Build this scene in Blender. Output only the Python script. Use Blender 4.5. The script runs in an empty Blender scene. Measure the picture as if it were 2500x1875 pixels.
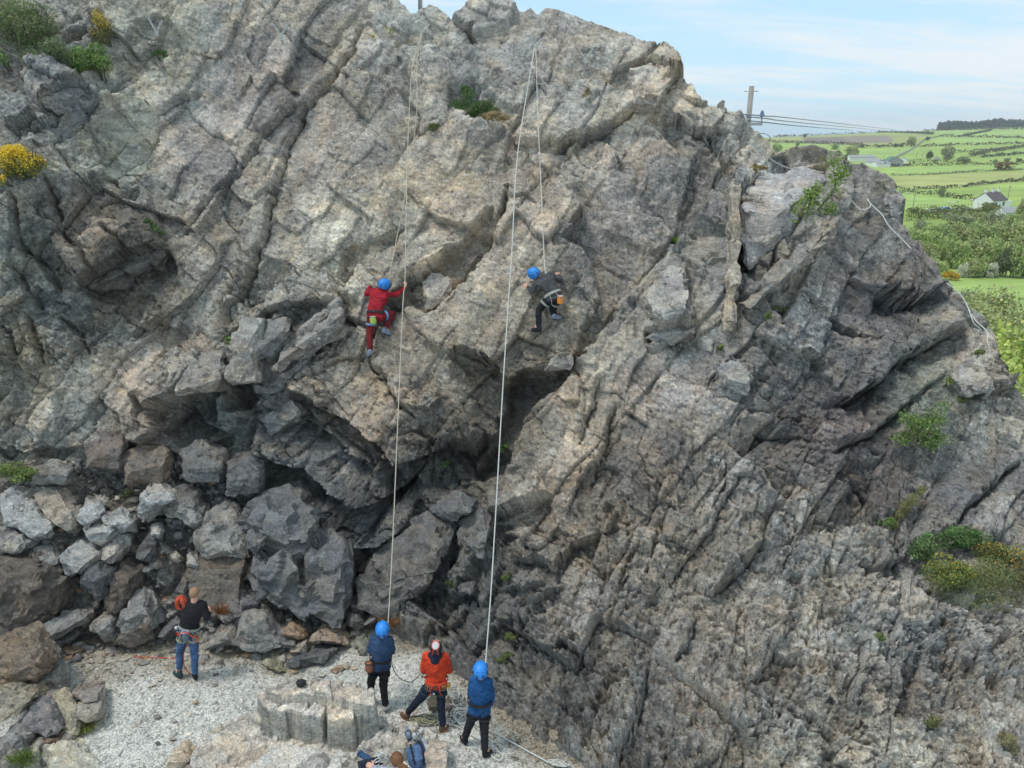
import bpy, bmesh, math, random
import numpy as np
from mathutils import Vector, Matrix

# ------------------------------------------------------------ camera, sky, sun, exposure
SC = bpy.context.scene
COL = SC.collection
CAM_H = 8.7
F_PX = 1805.0
PITCH = math.radians(18.6)
cd = bpy.data.cameras.new('camera')
cam = bpy.data.objects.new('camera', cd)
COL.objects.link(cam)
cam.location = (0, 0, CAM_H)
cam.rotation_euler = (math.radians(90) - PITCH, 0, 0)
cd.sensor_width = 36.0
cd.lens = 36.0 * F_PX / 2500.0
cd.clip_start = 0.1
cd.clip_end = 12000
SC.camera = cam

SUN_EL, SUN_AZ = math.radians(68), math.radians(-110)   # azimuth: direction the light comes from, measured from +Y clockwise
world = bpy.data.worlds.new('World')
SC.world = world
world.use_nodes = True
wn, wl = world.node_tree.nodes, world.node_tree.links
wn.clear()
w_out = wn.new('ShaderNodeOutputWorld')
w_bg = wn.new('ShaderNodeBackground')
w_bg.inputs['Strength'].default_value = 0.15
sky = wn.new('ShaderNodeTexSky')
sky.sky_type = 'NISHITA'
sky.sun_disc = False
sky.sun_elevation = SUN_EL
sky.sun_rotation = SUN_AZ
sky.dust_density = 1.0
sky.air_density = 1.0
w_tc = wn.new('ShaderNodeTexCoord')
w_sep = wn.new('ShaderNodeSeparateXYZ')
wl.new(w_tc.outputs['Generated'], w_sep.inputs[0])
# flat cloud deck: project the view direction on a plane overhead, so that the streaks recede
def wmath(op, a, b=None, c=None):
    n = wn.new('ShaderNodeMath'); n.operation = op
    for i, v in enumerate((a, b, c)):
        if v is None: continue
        if isinstance(v, (int, float)): n.inputs[i].default_value = v
        else: wl.new(v, n.inputs[i])
    return n.outputs[0]
zz = wmath('ADD', wmath('MAXIMUM', w_sep.outputs['Z'], 0.0), 0.12)
wx = wmath('DIVIDE', w_sep.outputs['X'], zz)
wy = wmath('DIVIDE', w_sep.outputs['Y'], zz)
w_comb = wn.new('ShaderNodeCombineXYZ')
wl.new(wmath('ADD', wmath('MULTIPLY', wx, 0.35), wmath('MULTIPLY', wy, 0.18)), w_comb.inputs[0])
wl.new(wmath('ADD', wmath('MULTIPLY', wy, 1.15), wmath('MULTIPLY', wx, -0.22)), w_comb.inputs[1])
n1 = wn.new('ShaderNodeTexNoise'); n1.inputs['Scale'].default_value = 0.75; n1.inputs['Detail'].default_value = 9
n1.inputs['Roughness'].default_value = 0.58; n1.inputs['Distortion'].default_value = 0.35
wl.new(w_comb.outputs[0], n1.inputs['Vector'])
n2 = wn.new('ShaderNodeTexNoise'); n2.inputs['Scale'].default_value = 3.1; n2.inputs['Detail'].default_value = 6
n2.inputs['Roughness'].default_value = 0.6; n2.inputs['Distortion'].default_value = 0.5
wl.new(w_comb.outputs[0], n2.inputs['Vector'])
mix_n = wmath('ADD', wmath('MULTIPLY', n1.outputs[0], 0.72), wmath('MULTIPLY', n2.outputs[0], 0.28))
rmp = wn.new('ShaderNodeMapRange'); rmp.interpolation_type = 'SMOOTHSTEP'
rmp.inputs['From Min'].default_value = 0.42; rmp.inputs['From Max'].default_value = 0.60
rmp.inputs['To Min'].default_value = 0.12; rmp.inputs['To Max'].default_value = 0.95
wl.new(mix_n, rmp.inputs['Value'])
w_mix = wn.new('ShaderNodeMixRGB')
wl.new(rmp.outputs[0], w_mix.inputs['Fac'])
w_blue = wn.new('ShaderNodeMixRGB'); w_blue.blend_type = 'MIX'; w_blue.inputs['Fac'].default_value = 0.72
wl.new(sky.outputs[0], w_blue.inputs[1]); w_blue.inputs[2].default_value = (2.2, 3.7, 4.9, 1)
wl.new(w_blue.outputs[0], w_mix.inputs[1])
w_mix.inputs[2].default_value = (4.1, 4.4, 4.6, 1)
wl.new(w_mix.outputs[0], w_bg.inputs['Color'])
wl.new(w_bg.outputs[0], w_out.inputs[0])

sd = bpy.data.lights.new('sun', 'SUN')
sun = bpy.data.objects.new('sun', sd)
COL.objects.link(sun)
sd.energy = 1.5
sd.angle = math.radians(14)
sd.color = (1.0, 0.96, 0.9)
sdir = Vector((math.sin(SUN_AZ) * math.cos(SUN_EL), math.cos(SUN_AZ) * math.cos(SUN_EL), math.sin(SUN_EL)))
sun.rotation_euler = sdir.to_track_quat('Z', 'Y').to_euler()

SC.view_settings.view_transform = 'Standard'
SC.view_settings.look = 'None'
SC.view_settings.gamma = 1.0
SC.view_settings.exposure = 0.5
try: SC.view_settings.use_curve_mapping = False
except Exception: pass
SC.render.engine = 'CYCLES'
SC.cycles.max_bounces = 5
SC.cycles.diffuse_bounces = 3

# ------------------------------------------------------------ geometry helpers
CP, SP = math.cos(PITCH), math.sin(PITCH)
def ray(px, py):
    cx = (px - 1250.0) / F_PX; cy = (937.5 - py) / F_PX
    return Vector((cx, CP + cy * SP, -SP + cy * CP))
def P(px, py, Y):
    """world point seen at photo pixel (px, py) lying at distance Y in front of the viewpoint"""
    d = ray(px, py); t = Y / d.y
    return Vector((d.x * t, Y, CAM_H + d.z * t))
def PZ(px, py, z=0.0):
    d = ray(px, py); t = (z - CAM_H) / d.z
    return Vector((d.x * t, d.y * t, z))
def pxm(Y, py=937):
    """photo pixels per metre at distance Y"""
    return F_PX / (Y / ray(1250, py).y)

rng = np.random.default_rng(7)
def hash2(ix, iy, seed):
    h = (ix.astype(np.int64) * 374761393 + iy.astype(np.int64) * 668265263 + seed * 1442695041) & 0xffffffff
    h = (h ^ (h >> 13)) * 1274126177 & 0xffffffff
    h = (h ^ (h >> 16)) * 2246822519 & 0xffffffff
    return (h ^ (h >> 15)) & 0xffffffff
def rnd(ix, iy, seed):
    return hash2(ix, iy, seed).astype(np.float64) / 4294967295.0
def vnoise(x, y, seed=0):
    ix = np.floor(x); iy = np.floor(y); fx = x - ix; fy = y - iy
    ix = ix.astype(np.int64); iy = iy.astype(np.int64)
    def g(jx, jy):
        a = rnd(ix + jx, iy + jy, seed) * 6.2831853
        return np.cos(a) * (fx - jx) + np.sin(a) * (fy - jy)
    u = fx * fx * fx * (fx * (fx * 6 - 15) + 10); v = fy * fy * fy * (fy * (fy * 6 - 15) + 10)
    a = g(0, 0); b = g(1, 0); c = g(0, 1); d = g(1, 1)
    return ((a + (b - a) * u) * (1 - v) + (c + (d - c) * u) * v) * 1.5
def fbm(x, y, oct=4, seed=0, rough=0.5):
    s = 0; amp = 1; tot = 0
    for i in range(oct):
        s = s + amp * vnoise(x * 2 ** i + 17.3 * i, y * 2 ** i - 9.1 * i, seed + i * 31); tot += amp; amp *= rough
    return s / tot
def facets(a, b, size, ang, aspect, seed, tilt, off, crack=0.0, cw=0.05, warp=0.12):
    """broken rock: every cell of a jittered, stretched lattice is its own tilted plane"""
    ca, sa = math.cos(ang), math.sin(ang)
    u = (a * ca + b * sa) / (size * aspect); v = (-a * sa + b * ca) / size
    w1 = fbm(u * 1.3, v * 1.3, 2, seed + 5); w2 = fbm(u * 1.3 + 40, v * 1.3, 2, seed + 6)
    uw = u + warp * w1; vw = v + warp * w2
    iu = np.floor(uw).astype(np.int64); iv = np.floor(vw).astype(np.int64)
    f1 = np.full(u.shape, 9e9); f2 = np.full(u.shape, 9e9); h = np.zeros(u.shape); cid = np.zeros(u.shape)
    for j in (-1, 0, 1):
        for k in (-1, 0, 1):
            cu = iu + j; cv = iv + k
            px_ = cu + 0.15 + 0.7 * rnd(cu, cv, seed); py_ = cv + 0.15 + 0.7 * rnd(cu, cv, seed + 1)
            du = uw - px_; dv = vw - py_
            d = 0.6 * np.maximum(np.abs(du), np.abs(dv)) + 0.4 * np.sqrt(du * du + dv * dv)
            r2 = rnd(cu, cv, seed + 2); r3 = rnd(cu, cv, seed + 3); r4 = rnd(cu, cv, seed + 4)
            hh = off * (r2 * 2 - 1) + size * tilt * ((r3 * 2 - 1) * du * aspect + (r4 * 2 - 1) * dv)
            m = d < f1
            f2 = np.where(m, f1, np.minimum(f2, d)); f1 = np.where(m, d, f1); h = np.where(m, hh, h); cid = np.where(m, r2, cid)
    if crack:
        h = h - crack * np.exp(-((f2 - f1) / cw) ** 2)
    return h, cid

def bricks(a, b, su, sv, au, av, seed, tilt, off, crack=0.0, cw=0.02, wave=0.06, bias=0.0):
    """jointed rock: two crossing families of long straight joints cut it into staggered plates, each a tilted plane"""
    e1 = (math.cos(au), math.sin(au)); e2 = (math.cos(av), math.sin(av)); det = e1[0] * e2[1] - e1[1] * e2[0]
    u = (a * e2[1] - b * e2[0]) / det / su; v = (-a * e1[1] + b * e1[0]) / det / sv
    lo = fbm(a / (sv * 4), b / (sv * 4), 2, seed + 9); l2 = fbm(a / (sv * 0.9), b / (sv * 0.9), 2, seed + 10)
    v = v + 0.7 * lo + wave * l2 * 2; u = u + 0.5 * lo + wave * l2 * 2
    def irr(t, key, sd):
        i = np.floor(t); f = t - i; ii = i.astype(np.int64)
        r0 = rnd(ii, key, sd) * 0.55; r1 = rnd(ii + 1, key, sd) * 0.55
        low = f < r0
        idx = np.where(low, ii - 1, ii)
        ra = np.where(low, rnd(ii - 1, key, sd) * 0.55 - 1, r0); rb = np.where(low, r0, 1 + r1)
        return idx, (f - ra) / (rb - ra), np.minimum(f - ra, rb - f)
    z0 = np.zeros(u.shape, np.int64)
    jv, fv, dv = irr(v, z0 + 7, seed)
    ju, fu, du = irr(u + 3.7 * rnd(jv, z0, seed + 1), jv, seed + 2)
    r2 = rnd(ju, jv, seed + 3); r3 = rnd(ju, jv, seed + 4); r4 = rnd(ju, jv, seed + 5)
    h = off * (r2 * 2 - 1) + tilt * (su * (r3 * 2 - 1) * (fu - 0.5) + sv * (r4 * 2 - 1 + bias) * (fv - 0.5))
    if crack: h = h - crack * np.exp(-(np.minimum(du * su, dv * sv) / cw) ** 2) * (0.3 + rnd(ju, jv, seed + 6))
    return h, r2

def blocks(a, b, size, ang, aspect, seed, slope, off, warp=0.2):
    """polyhedral lumps: the upper envelope of tilted planes, one per lattice cell"""
    ca, sa = math.cos(ang), math.sin(ang)
    u = (a * ca + b * sa) / (size * aspect); v = (-a * sa + b * ca) / size
    uw = u + warp * fbm(u * 1.7, v * 1.7, 3, seed + 5); vw = v + warp * fbm(u * 1.7 + 40, v * 1.7, 3, seed + 6)
    iu = np.floor(uw).astype(np.int64); iv = np.floor(vw).astype(np.int64)
    best = np.full(u.shape, -9e9)
    for j in (-1, 0, 1):
        for k in (-1, 0, 1):
            cu = iu + j; cv = iv + k
            du = uw - cu - rnd(cu, cv, seed); dv = vw - cv - rnd(cu, cv, seed + 1)
            r2 = rnd(cu, cv, seed + 2); r3 = rnd(cu, cv, seed + 3); r4 = rnd(cu, cv, seed + 4)
            g = off * (r2 - 0.5) + (r3 - 0.5) * 0.5 * du + (r4 - 0.75) * 0.6 * dv - slope * np.maximum(np.abs(du + 0.3 * dv), np.abs(dv))
            best = np.maximum(best, g)
    return best * size

def new_mesh(name, verts, faces, mat=None, smooth=False, parent=None, link=True):
    me = bpy.data.meshes.new(name)
    verts = np.asarray(verts, dtype=np.float32); 
    if isinstance(faces, np.ndarray):
        n = faces.shape[1]
        me.vertices.add(len(verts)); me.vertices.foreach_set('co', verts.ravel())
        me.loops.add(faces.size); me.loops.foreach_set('vertex_index', faces.astype(np.int32).ravel())
        me.polygons.add(len(faces)); me.polygons.foreach_set('loop_start', np.arange(0, faces.size, n, dtype=np.int32))
        me.update(calc_edges=True)
    else:
        me.from_pydata([tuple(map(float, v)) for v in verts], [], faces); me.update()
    if smooth: me.polygons.foreach_set('use_smooth', np.ones(len(me.polygons), dtype=bool))
    if mat:
        for m in (mat if isinstance(mat, (list, tuple)) else [mat]): me.materials.append(m)
    o = bpy.data.objects.new(name, me)
    if link: COL.objects.link(o)
    if parent: o.parent = parent
    return o
def color_attr(me, name, cols):
    at = me.color_attributes.new(name, 'FLOAT_COLOR', 'POINT')
    c = np.ones((len(me.vertices), 4), dtype=np.float32); c[:, :3] = cols
    at.data.foreach_set('color', c.ravel())
def tag(o, label=None, cat=None, group=None, kind=None):
    if label: o['label'] = label
    if cat: o['category'] = cat
    if group: o['group'] = group
    if kind: o['kind'] = kind
    return o
def empty(name, loc=(0, 0, 0), rz=0):
    o = bpy.data.objects.new(name, None); COL.objects.link(o); o.location = loc; o.rotation_euler = (0, 0, rz)
    o.empty_display_size = 0.2
    return o
def srgb(r, g, b, k=1.0):
    f = lambda c: ((c / 255) / 12.92 if c / 255 <= 0.04045 else ((c / 255 + 0.055) / 1.055) ** 2.4)
    return (f(r) * k, f(g) * k, f(b) * k)

# ------------------------------------------------------------ node helpers
class NT:
    def __init__(s, name):
        s.m = bpy.data.materials.new(name); s.m.use_nodes = True
        s.t = s.m.node_tree; s.n = s.t.nodes; s.l = s.t.links
        s.b = s.n['Principled BSDF']; s.b.inputs['Roughness'].default_value = 0.85
        s.b.inputs['Specular IOR Level'].default_value = 0.25
    def node(s, typ, **kw):
        n = s.n.new(typ)
        for k, v in kw.items():
            if k.startswith('_'): setattr(n, k[1:], v)
            else:
                i = n.inputs[int(k[1:])] if k[0] == 'i' and k[1:].isdigit() else n.inputs[k.replace('__', ' ')]
                if hasattr(v, 'node'): s.l.new(v, i)
                else: i.default_value = v
        return n
    def math(s, op, a, b=0.0, c=None):
        n = s.n.new('ShaderNodeMath'); n.operation = op
        for i, v in enumerate((a, b, c)):
            if v is None: continue
            if hasattr(v, 'node'): s.l.new(v, n.inputs[i])
            else: n.inputs[i].default_value = v
        return n.outputs[0]
    def noise(s, vec, scale, detail=4, rough=0.55, dist=0.0):
        n = s.node('ShaderNodeTexNoise', Scale=scale, Detail=detail, Roughness=rough, Distortion=dist)
        if vec is not None: s.l.new(vec, n.inputs['Vector'])
        return n.outputs[0]
    def mapr(s, v, a, b, c=0.0, d=1.0, smooth=True):
        n = s.n.new('ShaderNodeMapRange')
        if smooth: n.interpolation_type = 'SMOOTHSTEP'
        s.l.new(v, n.inputs[0])
        for i, x in zip((1, 2, 3, 4), (a, b, c, d)):
            if hasattr(x, 'node'): s.l.new(x, n.inputs[i])
            else: n.inputs[i].default_value = x
        return n.outputs[0]
    def mix(s, f, a, b, mode='MIX'):
        n = s.n.new('ShaderNodeMixRGB'); n.blend_type = mode
        for i, v in zip((0, 1, 2), (f, a, b)):
            if hasattr(v, 'node'): s.l.new(v, n.inputs[i])
            elif i == 0: n.inputs[0].default_value = v
            else: n.inputs[i].default_value = (*v[:3], 1)
        return n.outputs[0]
    def bump(s, h, dist, strength=1.0, normal=None):
        n = s.node('ShaderNodeBump', Strength=strength, Distance=dist)
        s.l.new(h, n.inputs['Height'])
        if normal: s.l.new(normal, n.inputs['Normal'])
        return n.outputs[0]
    def pos(s): return s.node('ShaderNodeNewGeometry').outputs['Position']
    def obj(s): return s.node('ShaderNodeTexCoord').outputs['Object']
    def s_vec(s, op, a, b):
        n = s.n.new('ShaderNodeVectorMath'); n.operation = op
        s.l.new(a, n.inputs[0])
        if op == 'SCALE': n.inputs['Scale'].default_value = b
        elif hasattr(b, 'node'): s.l.new(b, n.inputs[1])
        else: n.inputs[1].default_value = b
        return n.outputs['Value'] if op == 'DOT_PRODUCT' else n.outputs['Vector']
    def attr(s, name): 
        n = s.n.new('ShaderNodeAttribute'); n.attribute_name = name; return n
    def mapping(s, vec, scale=(1, 1, 1), rot=(0, 0, 0)):
        n = s.n.new('ShaderNodeMapping'); s.l.new(vec, n.inputs[0])
        n.inputs['Scale'].default_value = scale; n.inputs['Rotation'].default_value = rot
        return n.outputs[0]
    def out(s, col=None, rough=None, normal=None):
        if col is not None:
            if hasattr(col, 'node'): s.l.new(col, s.b.inputs['Base Color'])
            else: s.b.inputs['Base Color'].default_value = (*col[:3], 1)
        if rough is not None:
            if hasattr(rough, 'node'): s.l.new(rough, s.b.inputs['Roughness'])
            else: s.b.inputs['Roughness'].default_value = rough
        if normal is not None: s.l.new(normal, s.b.inputs['Normal'])
        return s.m

def rock_material(name, use_attr=True, tint=(0.2, 0.19, 0.18), lichen=1.0, strie=(0, 0, 0), contrast=1.0, bump=1.0):
    n = NT(name)
    p = n.pos() if use_attr else n.obj()
    base = n.attr('tint').outputs['Color'] if use_attr else None
    if base is None:
        oi = n.node('ShaderNodeObjectInfo')
        hv = n.node('ShaderNodeHueSaturation', Color=oi.outputs['Color']); base = hv.outputs[0]
    # broad mottling, brown and grey, then grain
    m1 = n.noise(p, 1.7, 6, 0.62, 0.3)
    col = n.mix(n.mapr(m1, 0.42, 0.66), base, n.mix(1.0, base, (1.12, 1.02, 0.90), 'MULTIPLY'))
    m2 = n.noise(p, 4.3, 6, 0.65, 0.4)
    col = n.mix(n.mapr(m2, 0.50, 0.72), col, n.mix(1.0, col, (0.66, 0.66, 0.70), 'MULTIPLY'))
    m3 = n.noise(p, 0.95, 7, 0.68, 0.6)
    col = n.mix(n.mapr(m3, 0.52, 0.60, 0, 0.7), col, n.mix(1.0, col, (1.22, 1.24, 1.20), 'MULTIPLY'))
    m4 = n.noise(n.mapping(p, (1.4, 1.4, 1.0), (0.2, 0, 0.6)), 1.3, 7, 0.7, 0.8)
    col = n.mix(n.mapr(m4, 0.54, 0.60, 0, 0.75), col, n.mix(1.0, col, (0.74, 0.72, 0.74), 'MULTIPLY'))
    # layered striation
    st = n.noise(n.mapping(p, (3.0, 3.0, 9), (0.35, 0.75, 0)), 1.0, 7, 0.72, 1.2)
    col = n.mix(n.mapr(st, 0.36, 0.64), n.mix(1.0, col, (0.74, 0.74, 0.75), 'MULTIPLY'), n.mix(1.0, col, (1.16, 1.15, 1.13), 'MULTIPLY'))
    g = n.noise(p, 26, 6, 0.75, 0.6)
    col = n.mix(n.mapr(g, 0.36, 0.64), n.mix(1.0, col, (0.78, 0.775, 0.77), 'MULTIPLY'), n.mix(1.0, col, (1.22, 1.21, 1.19), 'MULTIPLY'))
    fg = n.noise(p, 58, 4, 0.7, 0.4)
    col = n.mix(n.mapr(fg, 0.38, 0.62), n.mix(1.0, col, (0.80, 0.80, 0.80), 'MULTIPLY'), n.mix(1.0, col, (1.18, 1.18, 1.18), 'MULTIPLY'))
    # rust
    r = n.noise(p, 2.6, 7, 0.7, 0.8)
    col = n.mix(n.math('MULTIPLY', n.mapr(r, 0.66, 0.76), 0.5), col, n.mix(1.0, col, (1.7, 1.0, 0.55), 'MULTIPLY'))
    # water streaks straight down
    ws = n.noise(n.mapping(p, (9, 9, 0.7)), 1.0, 4, 0.6, 0.2)
    col = n.mix(n.mapr(ws, 0.55, 0.75, 0.0, 0.5), col, n.mix(1.0, col, (0.62, 0.6, 0.62), 'MULTIPLY'))
    # pale crustose lichen: small round spots of several sizes in patches
    if lichen > 0:
        rl = n.node('ShaderNodeRGBToBW'); n.l.new(base, rl.inputs[0])
        patch = n.math('MULTIPLY', n.mapr(n.noise(p, 1.1, 4, 0.6), 0.40, 0.60), n.mapr(rl.outputs[0], 0.20, 0.38, 0.12, 1.0))
        for sc, rad, keep in ((8.0, 0.42, 0.3), (15.0, 0.48, 0.4), (31.0, 0.5, 0.45)):
            v = n.node('ShaderNodeTexVoronoi', Scale=sc, Randomness=1.0)
            wv = n.mix(0.035 if sc < 20 else 0.02, p, n.node('ShaderNodeTexNoise', Scale=sc * 3, Detail=2).outputs[1])
            n.l.new(wv, v.inputs['Vector'])
            cs = n.node('ShaderNodeSeparateColor'); n.l.new(v.outputs['Color'], cs.inputs[0])
            k = n.math('GREATER_THAN', cs.outputs[0], 1 - keep)
            rr = n.math('MULTIPLY', cs.outputs[1], rad)
            spot = n.mapr(v.outputs['Distance'], n.math('SUBTRACT', rr, 0.06), rr, 1.0, 0.0)
            f = n.math('MULTIPLY', n.math('MULTIPLY', spot, k), n.math('MULTIPLY', patch, 0.85 * lichen))
            col = n.mix(f, col, (0.58, 0.57, 0.52))
    # relief finer than the mesh: small tilted chips, each with its own plane, at three sizes
    nb = None
    for sc, dist, stretch, rot in ((13.0, 0.018, (1, 1, 0.55), (0.3, 0.6, 0.2)), (29.0, 0.015, (0.6, 1, 1), (0.2, -0.5, 0.6)), (60.0, 0.010, (1, 1, 0.6), (0.5, 0.9, 0.1))):
        mp = n.mapping(p, stretch, rot)
        wv = n.node('ShaderNodeTexNoise', Scale=sc * 0.8, Detail=2)
        n.l.new(mp, wv.inputs['Vector'])
        off = n.s_vec('SCALE', n.s_vec('SUBTRACT', wv.outputs[1], (0.5, 0.5, 0.5)), 0.5 / sc)
        q = n.s_vec('ADD', mp, off)
        v = n.node('ShaderNodeTexVoronoi', Scale=sc); n.l.new(q, v.inputs['Vector'])
        dlt = n.s_vec('SUBTRACT', q, v.outputs['Position'])
        tl = n.s_vec('SUBTRACT', v.outputs['Color'], (0.5, 0.5, 0.5))
        h = n.math('MULTIPLY', n.s_vec('DOT_PRODUCT', dlt, tl), sc * 1.6)
        cs = n.node('ShaderNodeSeparateColor'); n.l.new(v.outputs['Color'], cs.inputs[0])
        h = n.math('ADD', h, n.math('MULTIPLY', cs.outputs[0], 0.5))
        nb = n.bump(h, dist * bump, 1.0, nb)
    nb = n.bump(n.noise(p, 75, 5, 0.75, 0.8), 0.008 * bump, 1.0, nb)
    return n.out(col, 0.82, nb)
# ------------------------------------------------------------ the quarry face
CREST = [(-400,-260),(700,-230),(930,-120),(975,0),(1003,35),(1016,34),(1028,24),(1048,14),(1077,24),(1101,45),(1125,33),(1158,2),(1178,-4),(1235,-2),(1250,2),(1266,24),(1280,27),(1294,18),(1313,37),(1322,28),(1333,20),(1361,24),(1402,41),(1451,61),(1492,73),(1532,92),(1565,108),(1597,110),(1630,126),(1650,150),(1661,180),(1672,197),(1683,207),(1692,220),(1700,238),(1730,252),(1748,256),(1763,250),(1776,262),(1779,268),(1807,268),(1818,282),(1832,301),(1848,321),(1862,338),(1877,354),(1893,372),(1909,370),(1926,362),(1946,356),(1966,355),(1986,352),(2005,358),(2023,366),(2052,368),(2066,386),(2075,394),(2113,396),(2141,411),(2160,424),(2178,439),(2186,462),(2204,484),(2206,515),(2212,548),(2222,558),(2231,602),(2239,627),(2267,652),(2292,669),(2332,706),(2365,755),(2397,787),(2414,828),(2426,877),(2463,909),(2491,946),(2520,985),(2600,1070),(2750,1200)]
DEPTH = [(-250,-150,17.2),(-250,300,15.0),(-250,700,13.6),(-250,1000,12.9),(-250,1300,12.0),(-250,1560,10.9),
 (0,0,16.6),(0,300,15.0),(60,550,14.3),(0,800,13.4),(0,1080,12.9),(0,1300,12.1),(0,1545,11.1),
 (350,0,17.4),(350,300,16.3),(350,560,15.2),(330,800,14.3),(330,1080,13.3),(330,1300,12.3),(300,1560,11.2),
 (700,0,17.6),(700,300,16.4),(700,600,15.2),(700,900,14.0),(700,1130,13.2),(700,1330,12.4),(700,1560,11.2),
 (1000,40,17.6),(1000,330,16.2),(1000,500,15.5),(1000,776,14.3),(1000,1000,13.2),(1000,1150,12.9),(1000,1350,12.4),(980,1520,11.6),
 (1250,0,17.6),(1250,200,16.7),(1250,450,15.6),(1250,776,14.2),(1200,1000,13.6),(1200,1300,12.0),(1150,1500,11.0),(1200,1720,9.7),
 (1500,75,16.9),(1450,300,15.9),(1450,600,14.6),(1450,900,13.2),(1450,1200,11.9),(1450,1500,10.4),(1450,1700,9.3),(1450,1875,8.3),
 (1650,180,16.2),(1800,300,15.4),(1700,440,15.0),(1740,600,14.1),(1840,515,13.75),(1900,530,13.6),(1870,470,14.5),(1960,500,13.9),(1900,422,15.3),(2000,418,15.3),(1860,600,13.55),(1960,380,15.7),(1830,700,13.1),(1750,900,12.6),(1750,1200,11.5),(1750,1500,10.0),(1750,1875,8.0),
 (2000,360,15.2),(2050,480,14.2),(2050,600,13.5),(2100,900,12.2),(2100,1200,10.9),(2100,1500,9.4),(2100,1875,7.8),
 (2190,470,14.6),(2290,680,13.6),(2420,860,12.6),(2500,960,12.2),(2450,1150,11.2),(2450,1350,9.9),(2450,1600,8.8),(2450,1875,7.5),
 (2700,1150,11.3),(2700,1400,9.6),(2700,1875,7.2),(1300,2050,7.6),(2000,2050,7.2),(2700,2050,6.8),(0,1875,9.5),(700,1875,9.0),(1000,1875,8.8)]
BASE = [(-450,1580),(0,1548),(200,1572),(400,1560),(600,1556),(700,1545),(860,1510),(960,1500),(1060,1560),(1140,1640),(1200,1725),(1262,1772),(1450,1850),(1540,1900),(1700,1990),(1800,2100)]

def tps_fit(pts):
    c = np.array([(p[0] / 500, p[1] / 500) for p in pts]); v = np.array([math.log(p[2]) for p in pts]); n = len(c)
    r = np.linalg.norm(c[:, None] - c[None], axis=2); K = np.where(r > 0, r * r * np.log(r + 1e-12), 0) + np.eye(n) * 0.004
    Q = np.hstack([np.ones((n, 1)), c]); A = np.zeros((n + 3, n + 3)); A[:n, :n] = K; A[:n, n:] = Q; A[n:, :n] = Q.T
    return c, np.linalg.solve(A, np.concatenate([v, np.zeros(3)]))
TC, TW = tps_fit(DEPTH)
def depth_at(x, y):
    x = np.asarray(x, float) / 500; y = np.asarray(y, float) / 500
    s = TW[-3] + TW[-2] * x + TW[-1] * y
    for (cx, cy), w in zip(TC, TW[:-3]):
        r2 = (x - cx) ** 2 + (y - cy) ** 2
        s = s + w * 0.5 * r2 * np.log(r2 + 1e-12)
    return np.exp(s)
def base_y(x): return np.interp(x, [p[0] for p in BASE], [p[1] for p in BASE])

NX, NY = 1060, 720
gx = np.linspace(-330, 2720, NX)
top = np.interp(gx, [p[0] for p in CREST], [p[1] for p in CREST])
v = np.linspace(0, 1, NY)
bot = np.maximum(base_y(gx) + 45, top + 300); bot = np.minimum(bot, 2060)
PX = np.repeat(gx[None], NY, 0); PY = top[None] + (bot - top)[None] * v[:, None]
def rays(px, py):
    cx = (px - 1250.0) / F_PX; cy = (937.5 - py) / F_PX
    return cx, CP + cy * SP, -SP + cy * CP
def pts_at(px, py, Y):
    rx, ry, rz = rays(px, py); t = Y / ry
    return np.stack([rx * t, Y + 0 * rx, CAM_H + rz * t], -1)
D0 = depth_at(PX, PY)
P0 = pts_at(PX, PY, D0)
du = np.gradient(P0, axis=1); dv = np.gradient(P0, axis=0)
NRM = np.cross(dv, du); NRM /= np.linalg.norm(NRM, axis=2, keepdims=True) + 1e-9
if NRM[300, 400, 1] > 0: NRM = -NRM
def blur(a, k):
    for ax in (0, 1):
        c = np.cumsum(np.pad(a, [(k, k) if i == ax else (0, 0) for i in range(a.ndim)], mode='edge'), axis=ax)
        n = a.shape[ax]
        hi = np.take(c, np.arange(2 * k, 2 * k + n) - 0, axis=ax) if False else None
        idx1 = np.minimum(np.arange(n) + 2 * k, c.shape[ax] - 1); idx0 = np.maximum(np.arange(n) - 1, 0)
        a = (np.take(c, idx1, axis=ax) - np.take(c, idx0, axis=ax)) / (2 * k + 1)
    return a
NRM = blur(NRM, 25); NRM[..., 0] *= 0.5; NRM /= np.linalg.norm(NRM, axis=2, keepdims=True) + 1e-9
A_ = P0[..., 0]; B_ = P0[..., 2] * 0.85 + P0[..., 1] * 0.5   # metric coordinates on the face
# jagged pixel coordinates so that traced edges break like rock
_j1, _k1 = facets(A_, B_, 0.42, math.radians(50), 1.6, 91, 0.5, 0.0); _j2, _k2 = facets(A_, B_, 0.17, math.radians(-30), 1.5, 94, 0.5, 0.0)
_j3, _k3 = facets(A_, B_, 0.30, math.radians(20), 1.5, 96, 0.5, 0.0)
WXn = PX + 11 * (_k1 - 0.5) + 6 * (_k2 - 0.5) + 20 * _j1; WYn = PY + 11 * (_k3 - 0.5) + 6 * (_k2 * 7 % 1 - 0.5) + 20 * _j3
H = np.zeros_like(PX)

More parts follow.
